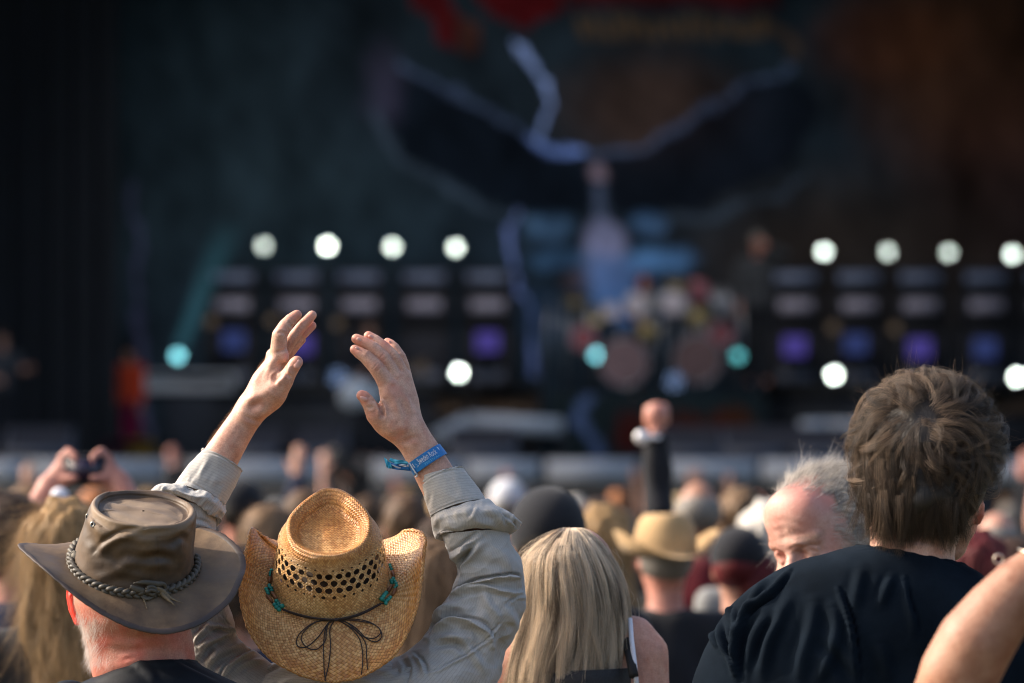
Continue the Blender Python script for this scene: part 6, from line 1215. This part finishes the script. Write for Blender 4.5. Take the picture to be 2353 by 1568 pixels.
# ================================================================ CROWD: reusable bodies in several poses
def human(pose,h=.0105):
    J={'sh':(.185,0,1.43)}
    arms={'down':[((.19,0,1.42),(.235,.0,1.15),(.225,.07,.92))]*2,
      'clap':[((.18,0,1.43),(.27,.10,1.62),(.10,.18,1.86))]*2,
      'up':[((.18,0,1.44),(.22,.03,1.72),(.20,.07,1.97)),((.19,0,1.42),(.24,.0,1.15),(.20,.14,.98))],
      'wide':[((.18,0,1.44),(.30,.03,1.66),(.33,.06,1.92))]*2,
      'phone':[((.18,0,1.42),(.235,.24,1.42),(.075,.34,1.68))]*2,
      'fist':[((.18,0,1.44),(.21,.02,1.74),(.20,.05,2.0)),((.19,0,1.42),(.24,.0,1.15),(.20,.14,.98))],
      'sing':[((.19,0,1.42),(.245,.02,1.16),(.23,.12,.95)),((.18,0,1.43),(.33,.10,1.50),(.09,.17,1.60))],
      'play':[((.19,0,1.42),(.27,.06,1.17),(.10,.22,1.10)),((.19,0,1.42),(.28,.10,1.22),(.34,.24,1.25))]}[pose]
    lo=(-.48,-.36,0.0); hi=(.48,.46,2.3 if pose in('clap','up','wide','fist','sing') else 1.82)
    S=SDF(lo,hi,h)
    def torso(S,g=0,legs=True):
        S.ell((0,0,1.24),(.165+g,.105+g,.25+g),k=.05); S.ell((0,.0,.97),(.165+g,.115+g,.14+g),k=.05); S.chain([(-.155,0,1.425),(.155,0,1.425)],[.052+g]*2,.05)
    torso(S); S.chain([(0,-.0,1.42),(0,.015,1.58)],[.056,.054],.02); S.ell((0,.015,1.65),(.075,.095,.108),k=.015); S.ell((0,.05,1.585),(.05,.055,.055),k=.03)
    S.chain([(0,.105,1.65),(0,.127,1.62)],[.010,.014],.012)
    for sx in (-1,1): S.ell((sx*.078,.012,1.635),(.011,.018,.030),k=.006); S.ell((sx*.030,.108,1.655),(.015,.010,.010),k=.006,op='s')
    S.chain([(-.022,.112,1.595),(.022,.112,1.595)],[.006,.006],.006)
    for sx,(a,b,c) in zip((1,-1),arms):
        f=lambda p:np.array([sx*p[0],p[1],p[2]]); a,b,c=f(a),f(b),f(c); S.chain([a,b,c],[.050,.040,.028],.02)
        d=unit(c-b); side=unit(np.cross(d,[0,1,0])) if pose!='phone' else np.array([1,0,0]); n=unit(np.cross(side,d))
        if pose=='fist' and sx==1:
            S.ell(c+d*.06,(.042,.042,.047),k=.012)
            for i in range(4): S.chain([c+d*(.094-.019*i)+n*.030-side*.040,c+d*(.094-.019*i)+n*.042+side*.030],[.0115]*2,.002)
            S.chain([c+d*.03+side*.03,c+d*.065+side*.035+n*.02],[.013,.011],.006)
        else:
            S.chain([c,c+d*.05,c+d*.085],[.028,.038,.038],.012,flat=(n,.5))
            for i,l in enumerate((.060,.075,.080,.068)):
                o=side*(.028-.0187*i); bend=n*(.012 if pose in('clap','up','wide') else .03); S.chain([c+d*.085+o,c+d*(.085+l*.6)+o*1.1+bend*.3,c+d*(.085+l)+o*1.15+bend],[.0115,.0105,.009],.004)
            S.chain([c+d*.02+side*sx*-.028,c+d*.05+side*sx*-.055,c+d*.075+side*sx*-.062],[.016,.012,.010],.01)
    for sx in (-1,1):
        S.chain([(sx*.085,0,.93),(sx*.095,0,.5),(sx*.1,-.01,.07)],[.085,.056,.040],.03); S.chain([(sx*.1,-.03,.04),(sx*.105,.13,.028)],[.036,.028],.03)
    body=S.mesh(2)
    S=SDF((-.48,-.36,.78),(.48,.46,2.1),h); torso(S,.014)
    for sx,(a,b,c) in zip((1,-1),arms):
        f=lambda p:np.array([sx*p[0],p[1],p[2]]); a,b,c=f(a),f(b),f(c); S.chain([a,a+(b-a)*.62],[.066,.058],.03)
    V,F=S.mesh(2); V=V+vnormals(V,F)*(noise(V,6,5)*.006)[:,None]; shirt_=(V,F)
    S=SDF((-.48,-.36,.78),(.48,.46,2.1),h); torso(S,.02)
    for sx,(a,b,c) in zip((1,-1),arms):
        f=lambda p:np.array([sx*p[0],p[1],p[2]]); a,b,c=f(a),f(b),f(c); S.chain([a,b,b+(c-b)*.86],[.068,.056,.045],.03)
    V,F=S.mesh(2); V=V+vnormals(V,F)*(noise(V,6,5)*.007)[:,None]
    return {'body':body,'short':shirt_,'long':(V,F)}
def hair_meshes():
    out={}
    S=SDF((-.14,-.16,1.3),(.14,.16,1.82),.008); S.ell((0,.006,1.668),(.088,.108,.108)); S.ell((0,.115,1.60),(.085,.075,.085),k=.01,op='s'); S.ell((0,.05,1.54),(.12,.09,.06),k=.01,op='s'); V,F=S.mesh(2); V=V+(noise(V,22,3)*.004)[:,None]; out['short']=(V,F)
    S=SDF((-.18,-.2,1.05),(.18,.16,1.82),.009); S.ell((0,.004,1.668),(.092,.112,.112)); S.chain([(0,-.03,1.62),(0,-.06,1.45),(0,-.075,1.25)],[.098,.095,.075],.03,flat=(np.array([0,1,0]),.6)); S.ell((0,.12,1.60),(.072,.08,.10),k=.01,op='s'); V,F=S.mesh(2); V=V+vnormals(V,F)*(noise(V*[1,1,.15],28,3)*.007)[:,None]; out['long']=(V,F)
    S=SDF((-.15,-.16,1.5),(.15,.2,1.85),.008); S.ell((0,.004,1.69),(.090,.108,.095)); S.ell((0,.0,1.585),(.15,.2,.06),k=.008,op='s'); S.chain([(-.04,.10,1.668),(.04,.10,1.668)],[.045,.045],.006,flat=(np.array([0,0,1]),.16)); out['cap']=S.mesh(2)
    S=SDF((-.15,-.16,1.5),(.15,.2,1.85),.008); S.ell((0,.008,1.675),(.093,.112,.105)); S.ell((0,.06,1.56),(.15,.2,.075),k=.008,op='s'); V,F=S.mesh(2); out['beanie']=(V,F)
    n=60; th=np.linspace(0,2*math.pi,n,endpoint=False); c,s_=np.cos(th),np.sin(th); R=[]
    for a,b,z,cu in ((.155,.20,-.01,.085),(.135,.16,-.008,.03),(.100,.115,.0,0),(.094,.108,.05,0),(.080,.098,.10,0),(.055,.080,.122,0),(.028,.05,.100,0),(.004,.005,.097,0)): R.append(np.stack([a*c,b*s_+.008,1.665+z+cu*c*c],1))
    out['hat']=(crom(np.array(R).reshape(8,-1),30).reshape(-1,3),grid_faces(30,n))
    S=SDF((-.14,-.16,1.5),(.14,.16,1.82),.008); S.ell((0,.0,1.655),(.084,.105,.085)); S.ell((0,.02,1.73),(.085,.1,.06),k=.01,op='s'); S.ell((0,.115,1.62),(.095,.09,.10),k=.01,op='s'); out['fringe']=S.mesh(2)
    return out
HU={p:human(p) for p in ('down','clap','up','wide','phone','fist','sing','play')}; HM=hair_meshes(); print('humans',time.time()-T0)
MESH={}
dummy=plain('dummy_cloth',(.05,.05,.05))
def gm_(key,VF,uvf=None):
    if key not in MESH: me_=new_mesh(key,VF[0],VF[1]); me_.materials.append(dummy); MESH[key]=me_
    return MESH[key]
S=SDF((-.3,-.22,.0),(.3,.22,1.1),.011); S.ell((0,0,.93),(.18,.13,.14),k=.04)
for sx in (-1,1): S.chain([(sx*.088,0,.9),(sx*.098,0,.5),(sx*.1,-.01,.10)],[.098,.074,.062],.04)
TROU=S.mesh(2)
CM={}
def cmat(nm,col,rough=.85,var=.2,sheen=.1):
    if nm not in CM: CM[nm]=cloth(nm.replace(' ','_'),(*col,1),rough,.001,300,var,sheen)
    return CM[nm]
SKT={'fair':skin('crowd_skin_fair',(.36,.18,.125,1),(.52,.29,.21,1),.05),'pink':skin('crowd_skin_pink',(.42,.17,.125,1),(.52,.25,.19,1),.05),'tan':skin('crowd_skin_tan',(.28,.135,.085,1),(.38,.20,.13,1),.05)}
HC={'black':(.012,.010,.010),'dark brown':(.04,.024,.016),'brown':(.065,.038,.022),'light brown':(.13,.08,.045),'blond':(.25,.155,.07),'grey':(.17,.155,.14),'white':(.46,.43,.39),'red':(.085,.012,.014),'ginger':(.26,.10,.04)}
SCOL={'black':(.012,.013,.017),'charcoal':(.04,.042,.047),'navy':(.015,.022,.05),'red':(.28,.02,.025),'dark red':(.11,.012,.018),'grey':(.20,.20,.20),'white':(.45,.46,.50),'light blue':(.26,.34,.42),'olive':(.08,.085,.04),'beige':(.26,.20,.13),'denim':(.06,.09,.15),'brown':(.09,.055,.035),'orange red':(.60,.07,.03),'magenta':(.20,.01,.07)}
def person(px,top,Y,hair='brown',shirt='black',pose='down',style='short',hatc=None,sleeve='short',sk='fair',yaw=0,label='',group=None,z0=0.0,trou='denim',mirror=False,extra=0):
    zt=CAMZ+(1110-top)*mpp(Y); s=(zt-z0)/1.765; x=(px-1176)*mpp(Y)
    o=thing('person',label,'person',(x,Y,z0),group); o.rotation_euler=(0,0,math.radians(yaw)); o.scale=(-s if mirror else s,s,s)
    def part(nm,me_,mat):
        p=bpy.data.objects.new(nm,me_); COL.objects.link(p); p.parent=o; p.material_slots[0].link='OBJECT'; p.material_slots[0].material=mat; return p
    part('body',gm_('body_'+pose,HU[pose]['body']),SKT[sk]); part('jacket' if sleeve=='long' else 't_shirt',gm_('top_'+sleeve+pose,HU[pose][sleeve]),cmat(shirt+' cloth',SCOL[shirt])); part('trousers',gm_('trousers',TROU),cmat(trou+' cloth',SCOL[trou]))
    hm=lambda c:cmat(c+' hair',HC[c],.55,.35,.0)
    if style in ('cap','beanie','hat'):
        part('hair',gm_('hair_fringe',HM['fringe']),hm(hair)); part({'cap':'cap','beanie':'beanie','hat':'straw_hat'}[style],gm_('head_'+style,HM[style]),cmat((hatc or 'black')+' hat',{'straw':(.40,.265,.135),'straw pale':(.48,.37,.22)}.get(hatc,SCOL.get(hatc,(.02,.02,.02)))))
        if style=='hat': h_=o.children[-1]; Tm=Matrix.Translation((0,.0,1.66)); h_.matrix_local=Tm@Matrix.Rotation(.30,4,'X')@Matrix.Rotation(.20,4,'Y')@Tm.inverted()
    elif style!='bald': part('hair',gm_('hair_'+style,HM[style]),hm(hair))
    return o
# ---- people that can be told apart in the blur
P_=[
 (1258,1130,10.0,dict(hair='black',style='beanie',hatc='black',shirt='black',sleeve='long',label='person in a dark knitted beanie behind the blonde woman')),
 (150,1158,9.3,dict(hair='blond',style='long',shirt='black',label='woman with long wavy blond hair behind the leather hat',yaw=8)),
 (22,1140,10.8,dict(hair='dark brown',style='short',shirt='navy',sk='pink',label='dark haired person in navy at the left edge of the picture')),
 (1530,1196,12.0,dict(hair='grey',style='hat',hatc='straw',shirt='black',sk='pink',label='sunburnt man in a small straw hat and black shirt in mid crowd',yaw=12)),
 (1696,1222,12.4,dict(hair='red',style='cap',hatc='black',shirt='light blue',sleeve='long',label='person in a black cap and pale blue jacket beside the black shoulder',yaw=-10)),
 (1694,1232,11.2,None),
 (1748,1283,12.4,dict(hair='red',style='short',shirt='red',label='small person in red half hidden by the balding man')),
 (1764,1158,13.6,dict(hair='white',style='long',shirt='grey',label='white haired person just left of the balding man')),
 (1702,1128,15.2,dict(hair='light brown',style='long',shirt='beige',label='person with fluffy light brown hair above the black cap')),
 (1604,1102,15.0,dict(hair='grey',style='fringe',shirt='dark red',sk='tan',label='balding grey haired man in dark red above the small straw hat')),
 (1375,1150,14.0,dict(hair='dark brown',style='short',shirt='black',sleeve='long',pose='fist',sk='pink',label='person in a black jacket punching a fist into the air',mirror=False)),
 (1385,1168,13.0,dict(hair='blond',style='long',shirt='beige',label='blond haired person between the beanie and the small straw hat')),
 (1412,1180,14.6,dict(hair='grey',style='short',shirt='grey',label='grey haired person left of the small straw hat')),
 (1166,1108,20,dict(hair='grey',style='cap',hatc='white',shirt='denim',label='person in a white cap right of the pinstripe cuff')),
 (612,1165,12.0,dict(hair='light brown',style='short',shirt='charcoal',label='brown haired person just left of the straw cowboy hat')),
 (552,1108,16.5,dict(hair='black',style='cap',hatc='black',shirt='dark red',sk='pink',label='person in a black cap behind the left pinstripe cuff')),
 (548,1262,10.2,dict(hair='dark brown',style='short',shirt='navy',label='dark haired person in navy between the two hats')),
 (1000,1250,10.4,dict(hair='light brown',style='long',shirt='olive',label='light haired person seen under the right pinstripe arm')),
 (1010,1190,13.0,dict(hair='dark brown',style='short',shirt='olive',label='person in olive beside the right brim of the cowboy hat')),
 (935,1140,14.5,dict(hair='brown',style='short',shirt='brown',sk='pink',label='brown haired person behind the crown of the cowboy hat on its right')),
 (700,1128,15.5,dict(hair='brown',style='short',shirt='black',sk='pink',pose='down',label='brown haired person behind the top of the cowboy hat')),
 (330,1142,12.5,dict(hair='light brown',style='short',shirt='charcoal',label='brown haired person above the leather hat brim on the right')),
 (2290,1172,14.5,dict(hair='grey',style='fringe',shirt='grey',label='grey haired person right of the tall mans ear')),
 (2246,1228,11.5,dict(hair='red',style='long',shirt='dark red',label='person with dark red hair behind the tall mans right shoulder')),
 (2330,1240,12.2,dict(hair='dark brown',style='short',shirt='beige',label='dark haired person in beige at the right edge')),
 (60,1120,15,dict(hair='light brown',style='short',shirt='beige',sk='pink',label='light brown haired person above the woman with wavy hair')),
]
M_CRH={}
def wig(o,style,hair,n,ln,seed):
    V,F=HM[style]; s=o.scale[2]; W=V@np.array(Matrix.Rotation(o.rotation_euler[2],3,'Z')).T*s+np.array(o.location)
    P=surf_hair(W,F,lambda Q,a,N:(a[:,2]>o.location[2]+1.12*s).astype(float),n,ln,(0,-.15,-1),seed,.16,.5,9)
    if hair not in M_CRH: c=HC[hair]; M_CRH[hair]=hairmat('crowd_'+hair.replace(' ','_')+'_hair',tuple(x*.3 for x in c)+(1,),tuple(min(x*2.1,1) for x in c)+(1,),.4)
    rs_=np.random.RandomState(seed); h=[c for c in o.children if c.name.startswith('hair')][0]
    k=np.array(P[:,0]-np.array(o.location)); tn=np.clip(.5+.3*noise(k*[1,1,.1],40,seed)+.2*rs_.normal(size=n),0,1)
    hc=strands('loose_hair',P,M_CRH[hair],dict_root(o),.00016*1.5,.00007,tn); hc.parent=h; hc.matrix_parent_inverse=Matrix.Identity(4)
    R=Matrix.Rotation(-o.rotation_euler[2],4,'Z'); hc.matrix_local=Matrix.Scale(1/s,4)@R
def dict_root(o):
    class X: pass
    x=X(); x.location=o.location; x.parent=None; return x
for i_,(x,y,Y,kw) in enumerate(P_):
    if kw is None: continue
    o=person(x,y,Y,**kw)
    if Y<13.1 and kw['style'] in('long','short'): wig(o,kw['style'],kw['hair'],9000 if Y<11 else 5000,.10 if kw['style']=='long' else .035,i_)
# hands holding a camera at the left
YCm=11.0
cm=thing('person','person at the left holding a camera overhead with both hands and a white watch','person',(PX(170,1700,YCm)[0],YCm,0))
def qc(x,y,dy=0): return PX(x,y,YCm)+np.array([0,dy,0])
xc=PX(170,0,YCm)[0]; S=SDF((xc-.40,YCm-.25,0),(xc+.40,YCm+.3,2.0),.007)
S.ell((xc,YCm,1.2),(.17,.11,.25),k=.05); S.ell((xc,YCm,.95),(.165,.115,.15),k=.05); S.chain([(xc-.16,YCm,1.40),(xc+.16,YCm,1.40)],[.05,.05],.05); S.chain([(xc,YCm,1.4),(xc,YCm+.01,1.52)],[.055,.055],.03); S.ell((xc,YCm+.01,1.575),(.075,.095,.108),k=.02)
S.chain([(xc-.17,YCm,1.40),qc(28,1250,.1),qc(96,1122,.15)],[.05,.042,.030],.02); S.chain([(xc+.17,YCm,1.40),qc(330,1230,.1),qc(262,1110,.15)],[.05,.042,.030],.02)
for sx,cx_ in ((-1,138),(1,226)):
    S.chain([qc(cx_+sx*36,1115,.15),qc(cx_+sx*8,1085,.15)],[.030,.034],.02,flat=(np.array([0,1,0]),.7))
    for i in range(4): S.chain([qc(cx_+sx*14,1095-14*i,.15),qc(cx_-sx*6,1072-13*i,.145),qc(cx_-sx*24,1070-8*i,.13)],[.0115,.011,.0095],.004)
    S.chain([qc(cx_,1100,.13),qc(cx_-sx*24,1098,.12)],[.014,.011],.01)
for sx in (-1,1): S.chain([(xc+sx*.085,YCm,.9),(xc+sx*.095,YCm,.5),(xc+sx*.1,YCm,.07)],[.085,.056,.04],.03); S.chain([(xc+sx*.1,YCm,.035),(xc+sx*.1,YCm+.13,.03)],[.034,.028],.03)
V,F=S.mesh(2); child('body',V,F,SKT['pink'],cm)
S=SDF((xc-.32,YCm-.2,.8),(xc+.32,YCm+.25,1.5),.01); S.ell((xc,YCm,1.2),(.185,.125,.26),k=.05); S.ell((xc,YCm,.95),(.18,.13,.14),k=.05); S.chain([(xc-.17,YCm,1.39),(xc+.17,YCm,1.39)],[.065,.065],.05); V,F=S.mesh(2); child('t_shirt',V,F,cmat('navy cloth',SCOL['navy']),cm)
v,f=HM['short']; child('hair',np.asarray(v)*[1,1,1]+[xc,YCm,1.575-1.65],f,cmat('brown hair',HC['brown'],.55,.35,0),cm); trousers(cm,xc,YCm,1.0,M_TROU,.95)
th=np.linspace(0,2*math.pi,30,endpoint=False); wc=qc(100,1128,.15); ax_=unit(qc(96,1122)-qc(60,1190)); e1=unit(np.cross(ax_,[0,1,0])); v,f=tube([wc-ax_*.02+e1*.032*math.cos(t)+np.array([0,1,0])*.030*math.sin(t) for t in th],.007,8,closed=True); wt_=child('watch',v,f,plain('white_strap_rubber',(.7,.7,.74),.5,.1),cm)
v,f=sphere(qc(128,1140,.10),(.024,.012,.024),12); child('watch_face',v,f,plain('white_watch',(.75,.75,.82),.35,.05),wt_)
cam_o=thing('camera','small dark camera held up between two hands at the left','camera',tuple(qc(182,1080,.12))); v,f=box((-.055,-.015,-.04),(.055,.025,.04),.008); child('camera_body',v+qc(182,1080,.14),f,plain('camera_black',(.015,.013,.018),.4,.2,60),cam_o,smooth=False); v,f=lathe([(.022,0),(.024,.03),(.018,.045)],nc=18); child('lens',v@rot(0,-90).T+qc(182,1080,.165),f,M_HOUS,cam_o); v,f=box((-.042,-.018,-.028),(.042,-.0155,.028)); child('screen',v+qc(182,1080,.14),f,plain('dark_screen',(.02,.012,.03),.15,.2,30),cam_o,smooth=False)
# watch on the raised fist
w0=PX(1474,1004,14.0); o=thing('wristwatch','bright watch on the wrist below the raised fist','watch',tuple(w0+[0,.02,0])); v,f=sphere(w0+[0,-.02,0],(.024,.012,.024),12); child('watch_face',v,f,plain('silver_watch',(.8,.78,.8),.25,.05,30,.3),o); v,f=tube([w0+np.array([.026+.036*math.cos(t),.03+.036*math.sin(t),0]) for t in th],.007,8,closed=True); child('watch_strap',v,f,bpy.data.materials['white_strap_rubber'],o)

# ---- the rest of the crowd, row behind row
rs=np.random.RandomState(77)
hairs=['dark brown','brown','light brown','blond','grey','black','white','ginger']; hp_=[.22,.2,.16,.14,.12,.08,.04,.04]
shirts=['black','charcoal','navy','dark red','red','grey','white','denim','olive','beige','light blue','brown']; sp_=[.30,.1,.08,.08,.06,.08,.07,.07,.04,.04,.04,.04]
posep=(['down','up','clap','wide','phone'],[.72,.13,.04,.03,.08])
LM=[(-200,90,'at the left edge'),(90,250,'left of the leather hat'),(250,430,'above the leather hat'),(430,600,'by the left cuff'),(600,800,'above the cowboy hat'),(800,960,'right of hat crown'),(960,1160,'behind the right sleeve'),(1160,1350,'above the blonde woman'),(1350,1500,'near the raised fist'),(1500,1650,'above the small straw hat'),(1650,1800,'left of balding man'),(1800,1960,'above the balding man'),(1960,2240,'behind the tall man'),(2240,2600,'at the right edge')]
taken=[(x,Y) for x,_,Y,k in P_ if k]; used={}; cnt=0
pw={'down':'arms down','up':'one hand up','clap':'clapping','wide':'arms wide','phone':'hands forward'}
for Y in [13.6,15.5,17.2,19.0,21,23,25.2,27.5,30,32.5,35,38,41]:
    w=.24*Y; n=int((w+1.4)/(.66+.012*Y)); 
    for i in range(n):
        x=-(w+1.4)/2+(i+.5+rs.uniform(-.28,.28))*(w+1.4)/n; px=1176+x/mpp(Y); yy=Y+rs.uniform(-.5,.5)
        if any(abs(px-a)*mpp(Y)<.34 and abs(b-yy)<2.2 for a,b in taken): continue
        if abs(px-2120)<110 or (abs(px-770)<55 and Y>20 and False): continue
        ht=rs.normal(1.64 if Y<22 else 1.60,.06); ht=min(max(ht,1.5),1.75 if Y<22 else 1.69)
        if Y<16: ht=min(ht,1.68)
        top=1110-(ht-CAMZ)/mpp(yy)
        hr=rs.choice(hairs,p=hp_); sh=rs.choice(shirts,p=sp_); po=rs.choice(posep[0],p=posep[1]); 
        if Y<20 and po in('up','clap','wide'): po='down' if Y<18 or rs.rand()<.6 or px>1450 else po
        if po in('up','clap','wide') and 1400<px<2100 and Y<30: po='down'
        stl=rs.choice(['short','long','cap','beanie','fringe','hat'],p=[.46,.30,.13,.03,.05,.03]); hcx=None
        if stl in('cap','beanie'): hcx=rs.choice(['black','red','white','navy','grey'])
        if stl=='hat': hcx='straw pale'
        where=[t_ for a,b,t_ in LM if a<=px<b]; where=where[0] if where else ('at the left edge' if px<0 else 'at the right edge')
        head={'short':hr+' haired person','long':'long '+hr+' haired person','cap':'person in a %s cap'%hcx,'beanie':'person in a %s beanie'%hcx,'fringe':'balding '+hr+' haired person','hat':'pale straw hatted person'}[stl]
        far='' if yy<18 else ('mid crowd, ' if yy<28 else 'far crowd, ')
        lab='%s in %s %s, %s%s'%(head,sh,pw[po],far,where)
        if lab in used: sh=[q for q in shirts if '%s in %s %s, %s%s'%(head,q,pw[po],far,where) not in used][0]; lab='%s in %s %s, %s%s'%(head,sh,pw[po],far,where)
        used[lab]=1; cnt+=1
        person(px,top,yy,hair=hr,shirt=sh,pose=po,style=stl,hatc=hcx,sleeve=rs.choice(['short','long'],p=[.65,.35]),sk=rs.choice(['fair','pink','tan'],p=[.4,.4,.2]),yaw=rs.uniform(-22,22),label=lab,group='crowd in front of the stage',mirror=rs.rand()<.5,trou=rs.choice(['denim','black','charcoal']))
print('crowd',cnt,time.time()-T0)
# camera operator in the pit
YP=43.5
person(800,1048,YP,hair='black',shirt='black',pose='phone',style='cap',hatc='black',sleeve='long',label='camera operator in black standing in the pit by the stage',z0=.35,yaw=160); 
cbx=thing('camera_platform','low black platform in the pit under the camera operator','platform',(PX(795,0,YP)[0],YP,0)); v,f=box((-.7,-.6,.02),(.7,.6,.35),.02); child('deck',v+[PX(795,0,YP)[0],YP,0],f,M_FLOOR,cbx,smooth=False); child('skirt',(lambda q:q*[1,1,1])(box((-.72,-.62,0),(.72,-.605,.33))[0])+[PX(795,0,YP)[0],YP,0],box((0,0,0),(1,1,1))[1],M_BLK,cbx,smooth=False)
pc=PX(780,1062,YP-.7); tv=thing('broadcast_camera','black broadcast camera with a pale round lens in the pit','camera',(pc[0],pc[1],.35)); v,f=box((-.12,-.1,-.12),(.12,.45,.14),.02); child('camera_body',v+pc,f,M_HOUS,tv,smooth=False); v,f=lathe([(.09,0),(.115,.12),(.12,.13),(.1,.13)],nc=22); child('lens_hood',v@rot(0,90).T+pc+[0,-.1,0],f,M_HOUS,tv); v,f=lathe([(.001,.02),(.10,.0)],nc=22); child('lens_glass',v@rot(0,90).T+pc+[0,-.2,0],[q for q in f if len(q)==4],plain('lens_glass',(.30,.33,.38),.15,.1,10),tv)
for a in (0,2.1,4.2): v,f=tube([pc+[0,.15,-.12],[pc[0]+.4*math.cos(a),pc[1]+.15+.4*math.sin(a),.35]],.02,6); child('tripod_leg',v,f,M_HOUS,tv)
# performers
person(1742,535,54.3,hair='grey',shirt='charcoal',pose='sing',style='short',sleeve='long',sk='pink',trou='black',label='singer dressed in black beside the drum riser holding one hand to the mouth',z0=PZ+.0,yaw=175)
person(1478,628,54.2,hair='red',shirt='grey',pose='play',style='long',sleeve='short',sk='pink',trou='black',label='drummer with reddish hair behind the drum kit',z0=RZ+.0,yaw=180)
person(850,738,49.5,hair='brown',shirt='black',pose='play',style='long',sleeve='long',sk='fair',trou='black',label='long haired guitarist in black on the stage',z0=STG,yaw=180)
person(300,795,58,hair='black',shirt='orange red',pose='down',style='short',sleeve='long',sk='fair',trou='magenta',label='person in a bright orange red top and magenta trousers on the stage',z0=STG,yaw=150)
person(6,760,49.0,hair='dark brown',shirt='charcoal',pose='play',style='short',sk='fair',sleeve='short',trou='black',label='musician at the left edge of the stage',z0=STG,yaw=190)
pg=PX(828,905,49.1); gt=thing('guitar','white electric guitar held by the guitarist','guitar',tuple(pg)); a=np.linspace(0,2*math.pi,40,endpoint=False); r_=.20+.035*np.cos(2*a)+.02*np.cos(3*a+.5); V=np.vstack([np.stack([r_*np.cos(a)*1.1,np.full(40,y_),r_*np.sin(a)],1) for y_ in (-.02,.02)])+pg; child('guitar_body',V,[list(range(40)),list(range(40,80))[::-1]]+[[j,40+j,40+(j+1)%40,(j+1)%40] for j in range(40)],plain('white_lacquer',(.62,.64,.66),.25,.05,8),gt,smooth=False); v,f=box((-.02,-.025,-.025),(.72,.0,.025)); R=rot(0,0,-28); child('neck',v@R.T+pg+[.15,-.01,.08],f,M_BRP,gt,smooth=False)
for nm,x,y,c in (('yellow_case',322,1045,(.45,.24,.01)),('dark_red_case',270,1050,(.07,.005,.02))): p=PX(x,1060,50.5); p[2]=STG; o=thing(nm,nm.replace('_',' ')+' standing on the stage by the orange figure','case',tuple(p)); v,f=box((-.16,-.12,0),(.16,.12,.24),.015); child('case_body',v+p,f,plain(nm,c,.6,.2,12),o,smooth=False); v,f=tube([p+[-.06,0,.24],p+[-.05,0,.28],p+[.05,0,.28],p+[.06,0,.24]],.01,6); child('handle',v,f,M_HOUS,o)
# crowd barrier in front of the pit
br_=thing('crowd_barrier','low dark steel crowd barrier in front of the stage pit','barrier',(0,42.6,0)); M_ST=plain('barrier_steel',(.12,.12,.13),.4,.2,10,.7)
for i in range(11): v,f=box((-6.6+i*1.2,42.57,.02),(-5.42+i*1.2,42.60,1.1)); child('barrier_panel',v,f,M_ST,br_,smooth=False)
v,f=tube([(-6.6,42.55,1.12),(6.6,42.55,1.12)],.03,8); child('top_rail',v,f,M_ST,br_)
bpy.data.materials.remove(dummy) if False else None
print('done',time.time()-T0)
